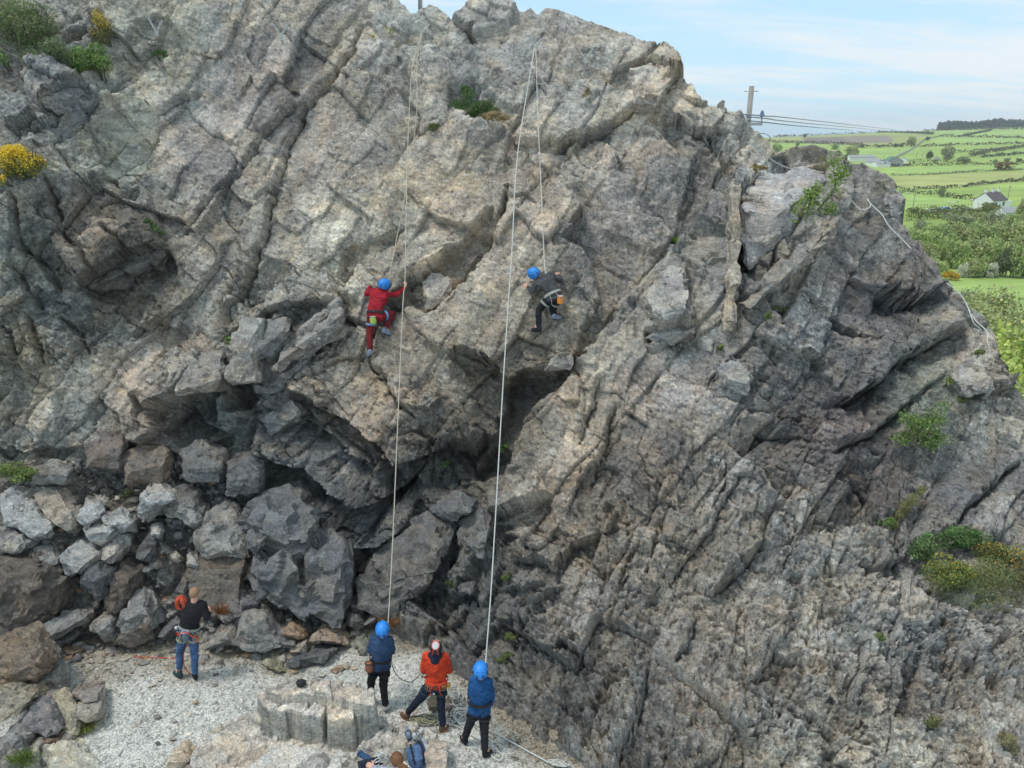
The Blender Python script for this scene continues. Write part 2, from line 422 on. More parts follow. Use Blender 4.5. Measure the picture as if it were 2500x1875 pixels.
def poly_dist(pts, X, Y):
    best = np.full(X.shape, 9e9); sgn = np.ones(X.shape); tt = np.zeros(X.shape)
    L = [0]
    for a, b in zip(pts[:-1], pts[1:]): L.append(L[-1] + math.hypot(b[0] - a[0], b[1] - a[1]))
    for i, (a, b) in enumerate(zip(pts[:-1], pts[1:])):
        dx, dy = b[0] - a[0], b[1] - a[1]; l2 = dx * dx + dy * dy + 1e-9
        t = np.clip(((X - a[0]) * dx + (Y - a[1]) * dy) / l2, 0, 1)
        ex, ey = X - a[0] - t * dx, Y - a[1] - t * dy
        d = np.sqrt(ex * ex + ey * ey); s = np.sign(dx * (Y - a[1]) - dy * (X - a[0]))
        m = d < best
        best = np.where(m, d, best); sgn = np.where(m, s, sgn); tt = np.where(m, (L[i] + t * (L[i + 1] - L[i])) / L[-1], tt)
    return best, sgn, tt
def window(pts, pad):
    x0 = min(p[0] for p in pts) - pad; x1 = max(p[0] for p in pts) + pad; y0 = min(p[1] for p in pts) - pad; y1 = max(p[1] for p in pts) + pad
    i0, i1 = np.searchsorted(gx, (x0, x1)); i1 = max(i1, i0 + 2)
    rows = np.where(((PY[:, i0:i1] > y0) & (PY[:, i0:i1] < y1)).any(axis=1))[0]
    if len(rows) == 0: return None
    return (slice(rows[0], rows[-1] + 1), slice(i0, i1))
def lip(pts, ha, La, hb, Lb, end=0.12):
    """a break in the face along a line: ha on its upper side (left side if it runs down... see sign), hb on the other"""
    w = window(pts, max(La if ha else 0, Lb if hb else 0) * 2.6 + 8)
    if w is None: return
    d, s, t = poly_dist(pts, WXn[w], WYn[w])
    fade = np.clip(np.minimum(t, 1 - t) / end, 0, 1) ** 0.6 if end > 0 else 1.0
    inside_end = (t > 0.001) & (t < 0.999)
    fade = np.where(inside_end, fade, 0)
    hp = hb * np.clip(1 - d / (1.5 * Lb), 0, 1); hn = ha * np.clip(1 - d / (1.5 * La), 0, 1)
    H[w] += np.where(s > 0, hp, hn) * fade
def crack(pts, depth=0.12, width=4.0, end=0.1):
    w = window(pts, width * 4)
    if w is None: return
    d, s, t = poly_dist(pts, WXn[w], WYn[w])
    fade = np.clip(np.minimum(t, 1 - t) / end, 0, 1)
    wid = width * (0.6 + 0.8 * np.abs(vnoise(t * 9, t * 0 + depth * 77, int(pts[0][0]) % 97)))
    H[w] -= depth * np.exp(-(d / wid) ** 2) * fade
def inside(pts, X, Y):
    r = np.zeros(X.shape, bool); n = len(pts)
    for i in range(n):
        (x0, y0), (x1, y1) = pts[i], pts[(i + 1) % n]
        if y0 == y1: continue
        c = ((y0 > Y) != (y1 > Y)) & (X < (x1 - x0) * (Y - y0) / (y1 - y0) + x0); r ^= c
    return r
def plate(pts, h, gxx=0.0, gyy=0.0, edge=5.0, pad=0):
    """raise (or sink) a traced plate; gxx, gyy tilt it per 100 pixels about its centre"""
    w = window(pts, edge + 12)
    if w is None: return
    X, Y = WXn[w], WYn[w]
    ins = inside(pts, X, Y); d, _, _ = poly_dist(list(pts) + [pts[0]], X, Y)
    k = np.clip(np.where(ins, d, -d) / edge + 0.5, 0, 1)
    cx = sum(p[0] for p in pts) / len(pts); cy = sum(p[1] for p in pts) / len(pts)
    H[w] += k * (h + gxx * (X - cx) / 100 + gyy * (Y - cy) / 100)

# --- large forms traced from the face (photo pixels) ---
lip([(810,191),(780,228),(761,244),(735,300),(700,366),(684,420),(667,468),(663,500),(648,550),(631,594),(602,667),(574,718),(553,742),(557,795),(574,824)], 0.00,60,0.0,60)
crack([(900,20),(860,110),(810,191),(761,244),(735,300),(700,366),(684,420),(667,468),(663,500),(648,550),(631,594),(602,667),(574,718),(553,742),(557,795),(574,824)], 0.28, 5)
lip([(574,824),(557,795),(553,742),(574,718),(602,667),(631,594),(663,500),(700,366),(761,244),(810,191)], 0.12,120,-0.10,90)
lip([(280,268),(330,272),(386,277),(430,252),(488,222)], 0.10,50,-0.08,40); crack([(386,277),(430,252),(488,222)],0.10,5)
lip([(735,262),(683,301),(665,325),(643,346)], -0.12,60,0.15,70); crack([(735,262),(683,301),(643,346),(600,400),(582,427),(530,480),(488,525),(435,588)],0.15,5)
lip([(643,346),(582,427),(488,525),(435,588)], 0.0,60,0.10,70)
# pale smooth panel at upper left and its blocks
plate([(205,262),(250,255),(350,258),(382,285),(385,340),(372,380),(348,430),(330,495),(290,480),(250,400),(220,330)], -0.22, 0.03, -0.04, 8)
lip([(60,170),(130,165),(212,224),(240,232),(310,250),(390,270)], 0.0,50,0.32,60)
lip([(100,262),(126,244),(175,232),(212,224),(236,230)], 0.35,60,-0.25,40)
lip([(20,309),(60,290),(90,277)], 0.25,50,-0.2,30); lip([(70,305),(110,290),(140,288)],0.18,35,-0.15,25)
plate([(175,65),(205,58),(210,80),(198,98),(170,104),(160,92)], -0.5, 0,0,10)
plate([(330,60),(400,40),(440,90),(430,140),(375,160),(315,165),(318,110)], -0.10,0.02,0.03,8)
lip([(420,130),(470,150),(530,150),(600,175),(690,210),(735,250)], -0.18,70,0.18,70)
lip([(390,160),(420,128),(450,140)], -0.15,40,0.15,50)
# left overhanging wedge
lip([(199,702),(260,665),(310,640),(366,624),(415,608)], 0.55,110,-0.40,60,0.05)
lip([(100,390),(200,420),(290,440)], 0.0,40,0.22,60); lip([(219,480),(232,430),(285,425),(285,478)], 0.22,60,-0.2,50)
lip([(366,420),(348,385),(372,368),(380,340)], 0.0,30,0.0,30)
plate([(0,430),(90,400),(240,470),(330,520),(415,600),(300,640),(200,690),(120,640),(0,600)], 0.25,0.0,0.05,60)
for a,b in (((0,790),(30,880)),((60,770),(100,900)),((140,770),(220,880)),((60,600),(150,720)),((20,640),(90,760)),((150,560),(250,690)),((250,560),(330,640)),((30,480),(70,640)),((110,430),(150,560))):
    x0,y0=a; x1,y1=b; crack([(x0,y0),((x0+x1)/2+8,(y0+y1)/2-6),(x1,y1)],0.16,6); lip([a,b],-0.08,40,0.12,50)
lip([(330,830),(350,800),(405,778)],0.25,50,-0.2,40)
lip([(362,1011),(380,995),(399,987),(468,942),(500,938),(529,934)], 0.55,80,-0.60,110,0.06)
lip([(400,870),(440,850),(470,872),(540,860)], -0.12,30,0.22,60)
lip([(545,934),(570,915),(600,918),(631,925)], 0.45,60,-0.7,60,0.06)
plate([(575,925),(630,925),(640,960),(610,1000),(560,985)], -0.6,0,0,30)
lip([(-300,1150),(0,1080),(61,1109),(120,1090),(171,1096),(228,1080),(300,1075),(380,1085),(450,1110),(530,1075),(620,1010)], 0.18,60,-0.10,60,0.03)
lip([(140,950),(145,1010),(150,1060)], -0.12,40,0.14,70); lip([(335,960),(330,1000),(350,1050)],-0.14,40,0.16,50); crack([(270,960),(215,1060),(200,1100)],0.1,4)
# stepped roofs left of the red climber
lip([(553,800),(575,824),(647,771),(700,765),(730,748),(820,742)], 0.28,50,-0.22,40)
lip([(647,767),(700,700),(745,670),(800,655),(826,722)], -0.25,60,0.18,60)
lip([(667,893),(690,870),(740,835),(790,805),(830,775),(826,722)], 0.40,55,-0.35,45,0.06)
lip([(640,840),(690,800),(740,760)],0.2,30,-0.2,30); crack([(700,880),(745,840),(790,800)],0.1,4)
plate([(560,860),(640,790),(740,750),(750,800),(680,880),(640,930),(600,925)],0.22,-0.1,0.0,14)
lip([(708,954),(770,968),(800,1003),(850,1030),(906,1068),(950,1110),(975,1133),(1028,1117),(1080,1095),(1125,1076),(1160,1090),(1190,1047)], 0.42,80,-0.60,70,0.03)
lip([(610,1000),(660,1000),(720,1010),(790,1060),(850,1110),(910,1150),(960,1130)], 0.20,50,-0.18,60)
lip([(600,1110),(680,1130),(760,1150),(800,1190),(880,1230),(960,1210),(1010,1170)], 0.40,60,-0.55,90,0.05)
lip([(650,1060),(640,1100),(660,1140)],-0.1,30,0.15,40)
lip([(750,1240),(800,1290),(850,1330),(930,1340),(990,1300)], 0.35,60,-0.5,60)
crack([(724,946),(773,917),(830,880),(895,864)],0.18,5); crack([(895,864),(902,901),(938,921),(945,950),(955,965),(975,990),(1020,1019)],0.3,5)
lip([(898,870),(902,901),(938,921),(950,958),(975,985),(1040,1000),(1080,960)], 0.22,70,-0.14,50)
# overhang and recess to the right of the red climber
lip([(830,655),(845,610),(922,586),(975,561)], -0.05,40,0.0,40); plate([(812,665),(845,608),(900,590),(978,560),(960,590),(905,625),(860,655),(830,690)], -0.28,0,0,12)
plate([(982,690),(1010,660),(1065,640),(1120,600),(1160,560),(1200,520),(1207,549),(1187,610),(1160,650),(1110,700),(1090,735),(1045,768),(1005,745),(985,720)], -0.42,-0.05,0.0,14)
lip([(935,745),(962,722),(990,700),(1015,668),(1062,640),(1120,600)], 0.30,60,-0.25,35)
plate([(1030,690),(1060,665),(1110,670),(1080,720),(1045,735)],0.18,0.1,-0.1,12)
lip([(1243,448),(1238,490),(1220,530),(1207,549),(1190,590),(1187,610),(1160,640),(1138,651)], 0.0,50,0.2,50)
crack([(1243,430),(1238,490),(1207,549),(1187,610),(1138,651),(1110,700),(1060,745)],0.22,7)
plate([(945,735),(990,720),(995,745),(960,760),(935,790),(905,780)],-0.3,0,0,16)
crack([(740,800),(800,770),(860,780),(900,800),(905,850)],0.14,5); crack([(820,745),(835,770),(865,790)],0.3,8)
# central slab
plate([(1243,372),(1300,378),(1349,391),(1375,440),(1405,490),(1420,525),(1395,570),(1370,590),(1420,625),(1450,680),(1462,755),(1420,800),(1402,864),(1349,890),(1235,925),(1200,900),(1120,870),(1040,840),(980,770),(1060,760),(1130,690),(1190,620),(1235,520)], 0.20,0.02,-0.01,10)
lip([(1110,855),(1150,862),(1190,880),(1215,895),(1235,925),(1290,905),(1349,901),(1402,864)], 0.22,60,-0.45,60,0.06)
plate([(1235,930),(1300,925),(1390,902),(1321,978),(1276,1035),(1256,1080),(1236,1130),(1200,1160),(1160,1160),(1210,1060),(1230,1000)], -0.50,0.08,0.0,14)
lip([(1231,1150),(1243,1121),(1256,1080),(1276,1035),(1321,978),(1386,901),(1410,869),(1492,779),(1553,702),(1593,661),(1641,602),(1702,533),(1775,441)], -0.32,90,0.30,110,0.03)
crack([(1231,1150),(1256,1080),(1276,1035),(1321,978),(1386,901),(1410,869),(1492,779),(1553,702),(1593,661),(1641,602),(1702,533),(1775,441)],0.35,6,0.03)
lip([(1340,890),(1352,865),(1395,862)],-0.2,30,0.15,30)
plate([(1415,590),(1470,560),(1560,590),(1640,600),(1553,702),(1492,779),(1462,755),(1450,680)],-0.06,0.0,0.03,12)
lip([(1380,470),(1400,500),(1418,525),(1395,560),(1385,590),(1430,620),(1455,665)], -0.22,60,0.15,60)
lip([(1090,870),(1110,855),(1140,850),(1180,870),(1215,900)], 0.10,45,-0.10,35)
crack([(1243,448),(1230,520),(1215,545)],0.1,6)
# top ledges
lip([(960,110),(1000,118),(1060,130),(1110,150),(1180,170)], -0.22,50,0.20,60); lip([(840,195),(900,190),(960,200),(1000,198)], -0.25,40,0.25,60)
lip([(1090,285),(1126,288),(1180,308),(1256,334)], -0.18,60,0.30,80,0.05)
plate([(1100,215),(1160,205),(1230,255),(1290,275),(1256,330),(1180,306),(1110,284),(1090,250)],-0.10,0,0.1,14)
lip([(1260,225),(1310,215),(1380,215),(1450,210),(1530,245),(1589,250)], -0.22,60,0.20,70)
lip([(1357,354),(1370,338),(1443,323),(1492,309),(1540,280),(1589,252)], 0.22,60,-0.15,50); crack([(1357,354),(1390,338),(1443,323),(1492,309),(1589,252)],0.3,6)
lip([(1246,370),(1300,378),(1349,391),(1385,400)], -0.25,50,0.1,60)
plate([(1300,330),(1380,340),(1400,380),(1350,392),(1262,372),(1262,340)],-0.20,0,0.0,14)
lip([(1450,330),(1480,345),(1510,380),(1518,395),(1508,412)],-0.12,40,0.12,40); lip([(1495,410),(1530,425),(1560,437)],-0.15,30,0.12,40)
plate([(1110,-20),(1178,-20),(1262,20),(1240,60),(1200,80),(1140,85),(1105,60)],0.18,0,0,12)
crack([(1101,50),(1135,75),(1160,100)],0.25,7); plate([(1135,75),(1162,102),(1150,60),(1130,68)],-0.3,0,0,6)
lip([(1490,170),(1540,160),(1590,150),(1640,185),(1672,197)],0.15,50,-0.12,40)
plate([(1540,175),(1590,160),(1640,190),(1600,260),(1545,250),(1525,210)],0.25,0.15,0,12)
crack([(1320,215),(1310,150),(1330,90)],0.06,4); crack([(1540,180),(1610,110)],0.12,6)
plate([(1610,110),(1650,140),(1670,195),(1640,190),(1590,150)],0.2,0.1,0,10)
lip([(1610,270),(1680,310),(1740,330),(1760,380),(1790,430)],0.1,50,-0.18,50); lip([(1670,305),(1720,345),(1760,400),(1780,430)],-0.15,30,0.12,50)
plate([(1783,443),(1812,440),(1803,560),(1800,690),(1792,805),(1766,803),(1776,700),(1781,560)], 0.40,0.0,0,5)
# hanging blocks right of the main diagonal
plate([(1665,560),(1700,540),(1785,555),(1790,600),(1720,600),(1640,640),(1640,610)],0.05,0,-0.35,10)
lip([(1640,638),(1672,620),(1720,600),(1780,590)],0.0,50,0.0,50)
plate([(1600,670),(1640,650),(1672,672),(1675,760),(1660,775),(1600,772),(1585,720)],0.28,0,0.05,8)
plate([(1590,800),(1660,775),(1690,785),(1700,800),(1640,820),(1600,818)],0.35,0,-0.15,8); lip([(1570,815),(1640,822),(1700,800)],0.2,40,-0.35,35)
plate([(1645,640),(1690,650),(1695,690),(1675,760),(1672,672)],-0.15,0,0,8)
plate([(1575,850),(1625,818),(1634,845),(1590,862)],0.2,0,0,8)
plate([(1700,520),(1775,450),(1780,560),(1700,545)],0.1,0,0,10)
# ledge with the pale flat top
plate([(1820,443),(1852,431),(1954,415),(2023,411),(2019,431),(1986,460),(1917,500),(1893,525),(1803,509)], -0.12,0.0,0.62,7)
lip([(1803,509),(1850,520),(1893,527),(1917,500),(1960,475),(1986,460)], 0.10,40,-0.28,60,0.04)
plate([(1803,512),(1893,530),(1915,505),(1945,535),(1893,610),(1828,651),(1800,700),(1800,600)],-0.22,0.15,0.0,10)
plate([(1815,560),(1845,555),(1858,575),(1830,580)],0.2,0,-0.3,5)
lip([(1982,468),(1946,537),(1893,610),(1828,651)], 0.22,60,-0.22,50); crack([(1982,468),(1946,537),(1893,610),(1880,680),(1865,715)],0.35,6)
plate([(1980,600),(2023,549),(2040,560),(1960,640),(1900,700),(1830,745),(1800,740),(1870,690),(1920,640)],0.30,0,0,10)
plate([(1915,590),(1980,560),(1985,610),(1925,625)],-0.12,0.1,-0.1,8)
lip([(2023,380),(2052,400),(2066,386),(2050,440),(2085,445),(2075,510)],0.0,30,0.12,40); plate([(2045,440),(2085,443),(2072,505),(2052,512),(2040,470)],0.15,0.1,0,6)
lip([(1870,420),(1900,440),(1950,390),(2020,395)],-0.2,40,0.0,30)
lip([(2120,530),(2180,560),(2240,600),(2290,670)],-0.12,40,0.16,70)
lip([(2160,700),(2186,712),(2235,736),(2288,714)], 0.34,90,-0.36,45,0.04)
plate([(2080,660),(2120,640),(2200,720),(2180,740),(2120,700)],-0.1,0,0,14)
lip([(2039,987),(2080,965),(2145,930),(2186,893),(2227,860),(2292,828),(2341,799)], 0.38,80,-0.34,60,0.04); crack([(2060,985),(2145,930),(2227,860),(2341,799)],0.2,6)
crack([(2312,909),(2270,940),(2227,974),(2180,1020),(2137,1052),(2080,1075),(2011,1121)],0.25,6); lip([(2011,1121),(2080,1075),(2137,1052),(2227,974),(2312,909)],0.14,50,-0.12,60)
crack([(2495,1125),(2440,1170),(2373,1227),(2337,1275)],0.25,7); lip([(2337,1275),(2373,1227),(2440,1170),(2495,1125)],0.12,60,-0.10,50)
lip([(1755,909),(1800,945),(1828,966),(1900,1040),(1982,1100),(2050,1140),(2100,1182)], 0.0,70,0.42,90,0.04)
plate([(1755,885),(1780,878),(1830,900),(1828,950),(1810,945),(1765,920)],0.3,0.05,0.05,8)
plate([(1945,1085),(2000,1010),(2100,985),(2110,1060),(2060,1080),(1990,1095)],0.15,0.05,-0.1,9)
lip([(2000,750),(2050,800),(2130,830),(2180,870)],-0.12,30,0.18,60); lip([(2020,770),(2090,800),(2140,840)],0.2,30,-0.18,30); lip([(1950,850),(2000,890),(2010,905)],0.22,35,-0.2,30)
lip([(1880,800),(1960,830),(2010,860)],-0.1,30,0.16,50); lip([(1830,850),(1880,900),(1940,990),(1960,1030)],-0.12,40,0.22,60)
plate([(2350,880),(2390,872),(2420,940),(2400,955),(2355,945)],0.2,0,0,8); lip([(2400,905),(2440,925),(2470,925)],-0.2,20,0.2,30)
lip([(2380,960),(2430,975),(2470,985)],-0.25,30,0.22,50)
plate([(2050,1160),(2110,1120),(2200,1110),(2180,1230),(2100,1190)],-0.15,0.05,0,14)
# lower right ledge with gorse, and the broken slope
lip([(1880,1340),(1960,1330),(2060,1295),(2130,1300),(2210,1320)], -0.25,50,0.20,60)
plate([(2100,1372),(2150,1340),(2230,1320),(2240,1330),(2190,1355),(2140,1380)],0.05,0,0.4,6); lip([(2100,1385),(2160,1375),(2215,1345)],0.1,30,-0.2,40)
plate([(2230,1340),(2330,1290),(2480,1330),(2520,1420),(2440,1440),(2360,1470),(2280,1440)],-0.1,0,0.25,30)
lip([(2090,1380),(2200,1420),(2300,1480),(2400,1540),(2500,1560)],-0.2,60,0.25,80)
for i,(x0,y0,x1,y1) in enumerate([(1640,1210,1560,1440),(1864,1318,1730,1444),(1414,1084,1459,913),(1790,1180,1640,1420),(1950,1240,1900,1420),(2080,1700,2120,1560),(2300,1500,2340,1680),(2210,1620,2190,1760),(1380,1560,1300,1720),(1700,1500,1640,1640),(1560,1320,1480,1520),(2230,1450,2330,1600),(2400,1600,2450,1720),(1500,980,1440,1180)]):
    lip([(x0,y0),((x0+x1)/2+10,(y0+y1)/2),(x1,y1)],-0.13 if i%2 else 0.12,60,0.15 if i%2 else -0.14,60); crack([(x0,y0),((x0+x1)/2+10,(y0+y1)/2),(x1,y1)],0.1,5)
lip([(1600,1325),(1650,1325),(1690,1345)],0.12,30,-0.16,25); lip([(1680,1410),(1720,1440),(1735,1445),(1775,1392),(1864,1318)],0.16,60,-0.12,40)
lip([(1240,1350),(1262,1302),(1333,1245),(1340,1205)],-0.10,60,0.10,50); lip([(1195,1245),(1260,1232),(1337,1205)],0.35,50,-0.40,60,0.06)
lip([(1250,1350),(1300,1330),(1345,1300),(1420,1230),(1440,1215)],0.0,60,0.0,60); lip([(1255,1370),(1310,1360),(1350,1385),(1400,1320),(1490,1290),(1500,1250)],0.28,45,-0.26,40)
plate([(1480,1300),(1550,1270),(1600,1290),(1590,1345),(1500,1345),(1480,1315)],0.18,0.05,0.05,10)
lip([(1380,1560),(1400,1480),(1440,1400),(1475,1300),(1500,1230)],-0.22,60,0.22,80); 
lip([(1360,1580),(1370,1565),(1395,1580),(1430,1595)],0.22,25,-0.26,25)
lip([(1085,1500),(1130,1420),(1180,1340),(1215,1260)],0.15,40,-0.12,50); lip([(1010,1480),(1060,1400),(1110,1310),(1140,1270)],0.15,50,-0.15,40)
for (x0,y0,x1,y1) in [(1040,1450,1110,1320),(1120,1460,1160,1360),(1180,1480,1240,1380),(1080,1560,1140,1480),(1150,1600,1250,1500),(1230,1450,1330,1420),(1300,1480,1380,1420)]:
    lip([(x0,y0),(x1,y1)],0.14,30,-0.12,30)
# dark cave
plate([(841,1428),(860,1400),(914,1363),(935,1355),(905,1400),(880,1440),(880,1480),(905,1500),(860,1500),(845,1480)], -0.9,0,0,16)
plate([(990,1080),(1125,1080),(1180,1060),(1150,1150),(1080,1200),(1000,1200),(930,1240),(900,1200),(985,1140)],-0.25,0,0,20)
plate([(700,960),(780,975),(900,1075),(975,1140),(1000,1200),(900,1220),(800,1170),(700,1100),(640,1060)],-0.16,0.0,0.06,16)

# --- roughness of the breakage: smooth slabs above, shattered below and at right ---
RG = [(0,0,.5),(0,250,.9),(500,300,.42),(800,400,.36),(1200,100,.5),(1100,700,.40),(1500,500,.5),(1500,150,.5),(1750,300,.95),(1900,450,.6),(2100,650,.55),(2000,880,1.0),(2350,850,.9),(2400,1150,.65),
      (100,600,1.0),(150,800,1.0),(300,700,.7),(250,1000,.55),(450,850,.7),(500,1150,1.0),(200,1350,1.0),(700,900,.9),(850,1050,.75),(900,1200,1.0),(1100,1300,1.0),(1100,1500,1.05),(1300,1000,.6),(1350,1300,.75),
      (1600,1000,.7),(1700,1250,1.0),(1600,1500,.9),(1350,1650,1.35),(1500,1780,1.6),(2000,1300,1.1),(2000,1600,1.2),(2300,1550,1.2),(2400,1800,1.3),(1900,1800,1.2)]
def shepard(pts, X, Y, p=3.0):
    num = 0; den = 0
    for q in pts:
        w = 1.0 / (((X - q[0]) ** 2 + (Y - q[1]) ** 2) / 10000 + 0.25) ** (p / 2)
        val = np.asarray(q[2:]); num = num + w[..., None] * val; den = den + w
    return num / den[..., None]
ROUGH = shepard(RG, PX, PY)[..., 0]
R60, R35 = math.radians(58), math.radians(-36)
h1, c1 = bricks(A_, B_, 2.5, 1.25, R60, R35 - 0.1, 13, 0.26, 0.11, 0.09, 0.020, wave=0.06)
ROUGH = ROUGH * (0.80 + 0.20 * np.clip((PY - 900) / 300, 0, 1))
h2, c2 = bricks(A_, B_, 1.05, 0.60, R60, R35, 23, 0.30, 0.07, 0.055, 0.020, wave=0.09)
h3, c3 = bricks(A_, B_, 0.55, 0.36, math.radians(66), math.radians(-22), 37, 0.42, 0.045, 0.05, 0.016)
h3b, c3b = bricks(A_, B_, 0.42, 0.20, math.radians(88), math.radians(-40), 38, 0.5, 0.03, 0.0)
h4, c4 = bricks(A_, B_, 0.26, 0.15, math.radians(52), math.radians(-30), 41, 0.55, 0.022, 0.0, wave=0.12)
h7, c7 = bricks(A_, B_, 0.34, 0.11, math.radians(8), math.radians(70), 43, 0.7, 0.035, 0.0, wave=0.15)
h8, c8 = bricks(A_, B_, 0.15, 0.07, math.radians(-15), math.radians(60), 44, 0.7, 0.022, 0.0, wave=0.2)
h5, c5 = facets(A_, B_, 0.10, R35, 1.8, 53, 0.6, 0.014, 0.0, warp=0.2)
h6, c6 = facets(A_, B_, 0.055, R60, 1.6, 67, 0.6, 0.007, 0.0, warp=0.2)
FINE = np.clip((PX - 1250) / 200, 0, 1) * np.clip((PY - 1180 - np.clip(1500 - PX, 0, 400) * 0.3) / 260, 0, 1) * 0.8
m2_ = np.clip(0.5 + fbm(A_ * 0.6 + 5, B_ * 0.6, 3, 72) * 2.5, 0, 1)
mod = 0.55 + 0.9 * np.clip(0.5 + fbm(A_ * 0.8, B_ * 0.8, 3, 70) * 1.2, 0, 1)
big = H.copy()
b1 = blocks(A_, B_, 0.9, R60, 1.5, 131, 0.34, 0.5); b1 -= b1.mean()
b2 = blocks(A_, B_, 0.36, R35, 1.7, 137, 0.42, 0.7); b2 -= b2.mean()
b3 = blocks(A_, B_, 0.15, R60 + 0.3, 2.0, 139, 0.5, 0.8, 0.4); b3 -= b3.mean()
crestf = np.clip((np.arange(NY)[:, None] + 0 * PX) / 30.0, 0.3, 1)
H = H + (0.12 * b1 * (1 - FINE) + 0.14 * b2 * mod + (0.28 + 0.40 * FINE) * b3 * mod) * ROUGH ** 2.1 * crestf
RUB = np.clip(1 - np.abs(PX - 250) / 420, 0, 1) * np.clip((PY - 1130) / 60, 0, 1); H -= 0.22 * np.minimum(RUB * 3, 1)
H = H + crestf * 0.8 * h1 * (0.25 + 0.75 * ROUGH) + (1.1 * h2 * (0.12 + 0.88 * ROUGH ** 1.6) * (1 - .55 * FINE) + 1.0 * h3 * ROUGH ** 2.0 * m2_ * (1 - .4 * FINE) + 1.2 * h3b * ROUGH ** 1.8 * (1 - m2_) * (1 - .6 * FINE)) * mod + (0.7 + 0.4 * FINE) * h4 * ROUGH ** 1.7 * mod + FINE * (0.9 * h7 + 0.8 * h8) + crestf * (h5 + h6) * (0.22 + 0.6 * ROUGH ** 1.3)
H += 0.08 * fbm(A_ * 0.5, B_ * 0.5, 2, 80) + 0.008 * fbm(A_ * 9, B_ * 6, 3, 81, 0.7)
fadeb = np.clip((base_y(PX) - PY + 60) / 60, 0.2, 1)
PC = P0 + NRM * (H * fadeb)[..., None]
# the face goes on below the gravel
below = np.clip((PY - base_y(PX)) / 30.0, 0, 1)[..., None]
PC[..., 2:3] -= below * 0.5
# back of the crest: rows that roll over the top and fall away behind
back = []
NB = 26
nb1 = fbm(A_[0] * 1.5, B_[0] * 0, 3, 5)
for k in range(1, NB + 1):
    s = k / NB
    row = PC[0].copy()
    row[:, 1] += 3.6 * s + 0.1 * nb1 * k
    row[:, 2] += -4.2 * s ** 1.6 + 0.05 * fbm(gx * 0.02, np.full_like(gx, k * 0.3), 3, 6) * min(1, k / 3)
    row[:, 0] += 0.35 * s * np.clip((gx - 1500) / 500, 0, 2)
    back.append(row)
ALLP = np.concatenate([np.array(back)[::-1], PC], 0)
nr = ALLP.shape[0]
idx = np.arange(nr * NX).reshape(nr, NX)
quads = np.stack([idx[:-1, :-1], idx[1:, :-1], idx[1:, 1:], idx[:-1, 1:]], -1).reshape(-1, 4)

# --- stone colour by area (own tone of the slate, some shade painted into the dark lower centre) ---
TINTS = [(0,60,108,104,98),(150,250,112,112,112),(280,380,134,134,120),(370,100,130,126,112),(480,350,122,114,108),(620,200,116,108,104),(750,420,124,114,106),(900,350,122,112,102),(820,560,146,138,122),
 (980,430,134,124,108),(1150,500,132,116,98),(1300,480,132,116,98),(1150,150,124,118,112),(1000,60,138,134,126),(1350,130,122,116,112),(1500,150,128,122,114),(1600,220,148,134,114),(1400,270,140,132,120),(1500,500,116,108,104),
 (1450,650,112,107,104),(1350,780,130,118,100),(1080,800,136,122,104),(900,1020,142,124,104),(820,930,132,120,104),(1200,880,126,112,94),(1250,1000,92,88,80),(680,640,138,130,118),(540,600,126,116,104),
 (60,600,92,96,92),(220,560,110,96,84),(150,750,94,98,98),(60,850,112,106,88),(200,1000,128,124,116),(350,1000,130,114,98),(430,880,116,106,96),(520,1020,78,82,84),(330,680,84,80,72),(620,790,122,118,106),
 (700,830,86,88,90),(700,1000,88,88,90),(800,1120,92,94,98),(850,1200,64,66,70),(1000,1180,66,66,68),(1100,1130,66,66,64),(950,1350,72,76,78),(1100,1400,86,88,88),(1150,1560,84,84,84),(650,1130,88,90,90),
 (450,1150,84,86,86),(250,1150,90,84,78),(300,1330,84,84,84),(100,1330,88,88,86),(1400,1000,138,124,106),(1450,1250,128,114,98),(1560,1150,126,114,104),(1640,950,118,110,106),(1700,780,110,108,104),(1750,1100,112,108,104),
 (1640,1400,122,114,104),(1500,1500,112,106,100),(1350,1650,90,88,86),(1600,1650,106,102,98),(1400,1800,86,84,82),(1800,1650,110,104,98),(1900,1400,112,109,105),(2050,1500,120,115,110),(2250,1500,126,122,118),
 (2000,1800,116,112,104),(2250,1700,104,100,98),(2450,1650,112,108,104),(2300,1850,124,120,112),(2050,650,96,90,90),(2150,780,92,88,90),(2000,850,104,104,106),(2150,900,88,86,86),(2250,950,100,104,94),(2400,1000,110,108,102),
 (2050,1070,104,92,92),(2150,1150,84,80,80),(2400,1250,98,94,94),(2380,870,104,98,92),(1850,330,130,124,114),(1700,400,118,110,104),(1920,470,160,156,154),(1850,600,86,82,80),(2000,390,120,114,104),(2130,480,100,96,92),  # flat ledge top is paler here: sky light put into its tint
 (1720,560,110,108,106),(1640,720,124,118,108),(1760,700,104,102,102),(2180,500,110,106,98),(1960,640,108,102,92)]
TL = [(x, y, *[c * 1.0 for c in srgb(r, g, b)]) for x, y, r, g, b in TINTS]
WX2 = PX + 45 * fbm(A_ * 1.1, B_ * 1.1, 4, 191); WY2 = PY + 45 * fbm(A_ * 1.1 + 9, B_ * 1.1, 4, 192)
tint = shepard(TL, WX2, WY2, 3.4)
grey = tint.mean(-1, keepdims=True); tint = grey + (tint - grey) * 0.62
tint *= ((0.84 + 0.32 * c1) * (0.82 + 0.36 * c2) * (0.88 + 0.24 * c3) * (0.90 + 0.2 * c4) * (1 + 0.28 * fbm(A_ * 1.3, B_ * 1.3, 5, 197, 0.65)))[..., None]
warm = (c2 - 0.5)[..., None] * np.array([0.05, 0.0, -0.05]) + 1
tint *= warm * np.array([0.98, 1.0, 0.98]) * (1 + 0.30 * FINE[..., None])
tint *= ROCK_GAIN if 'ROCK_GAIN' in globals() else 2.2
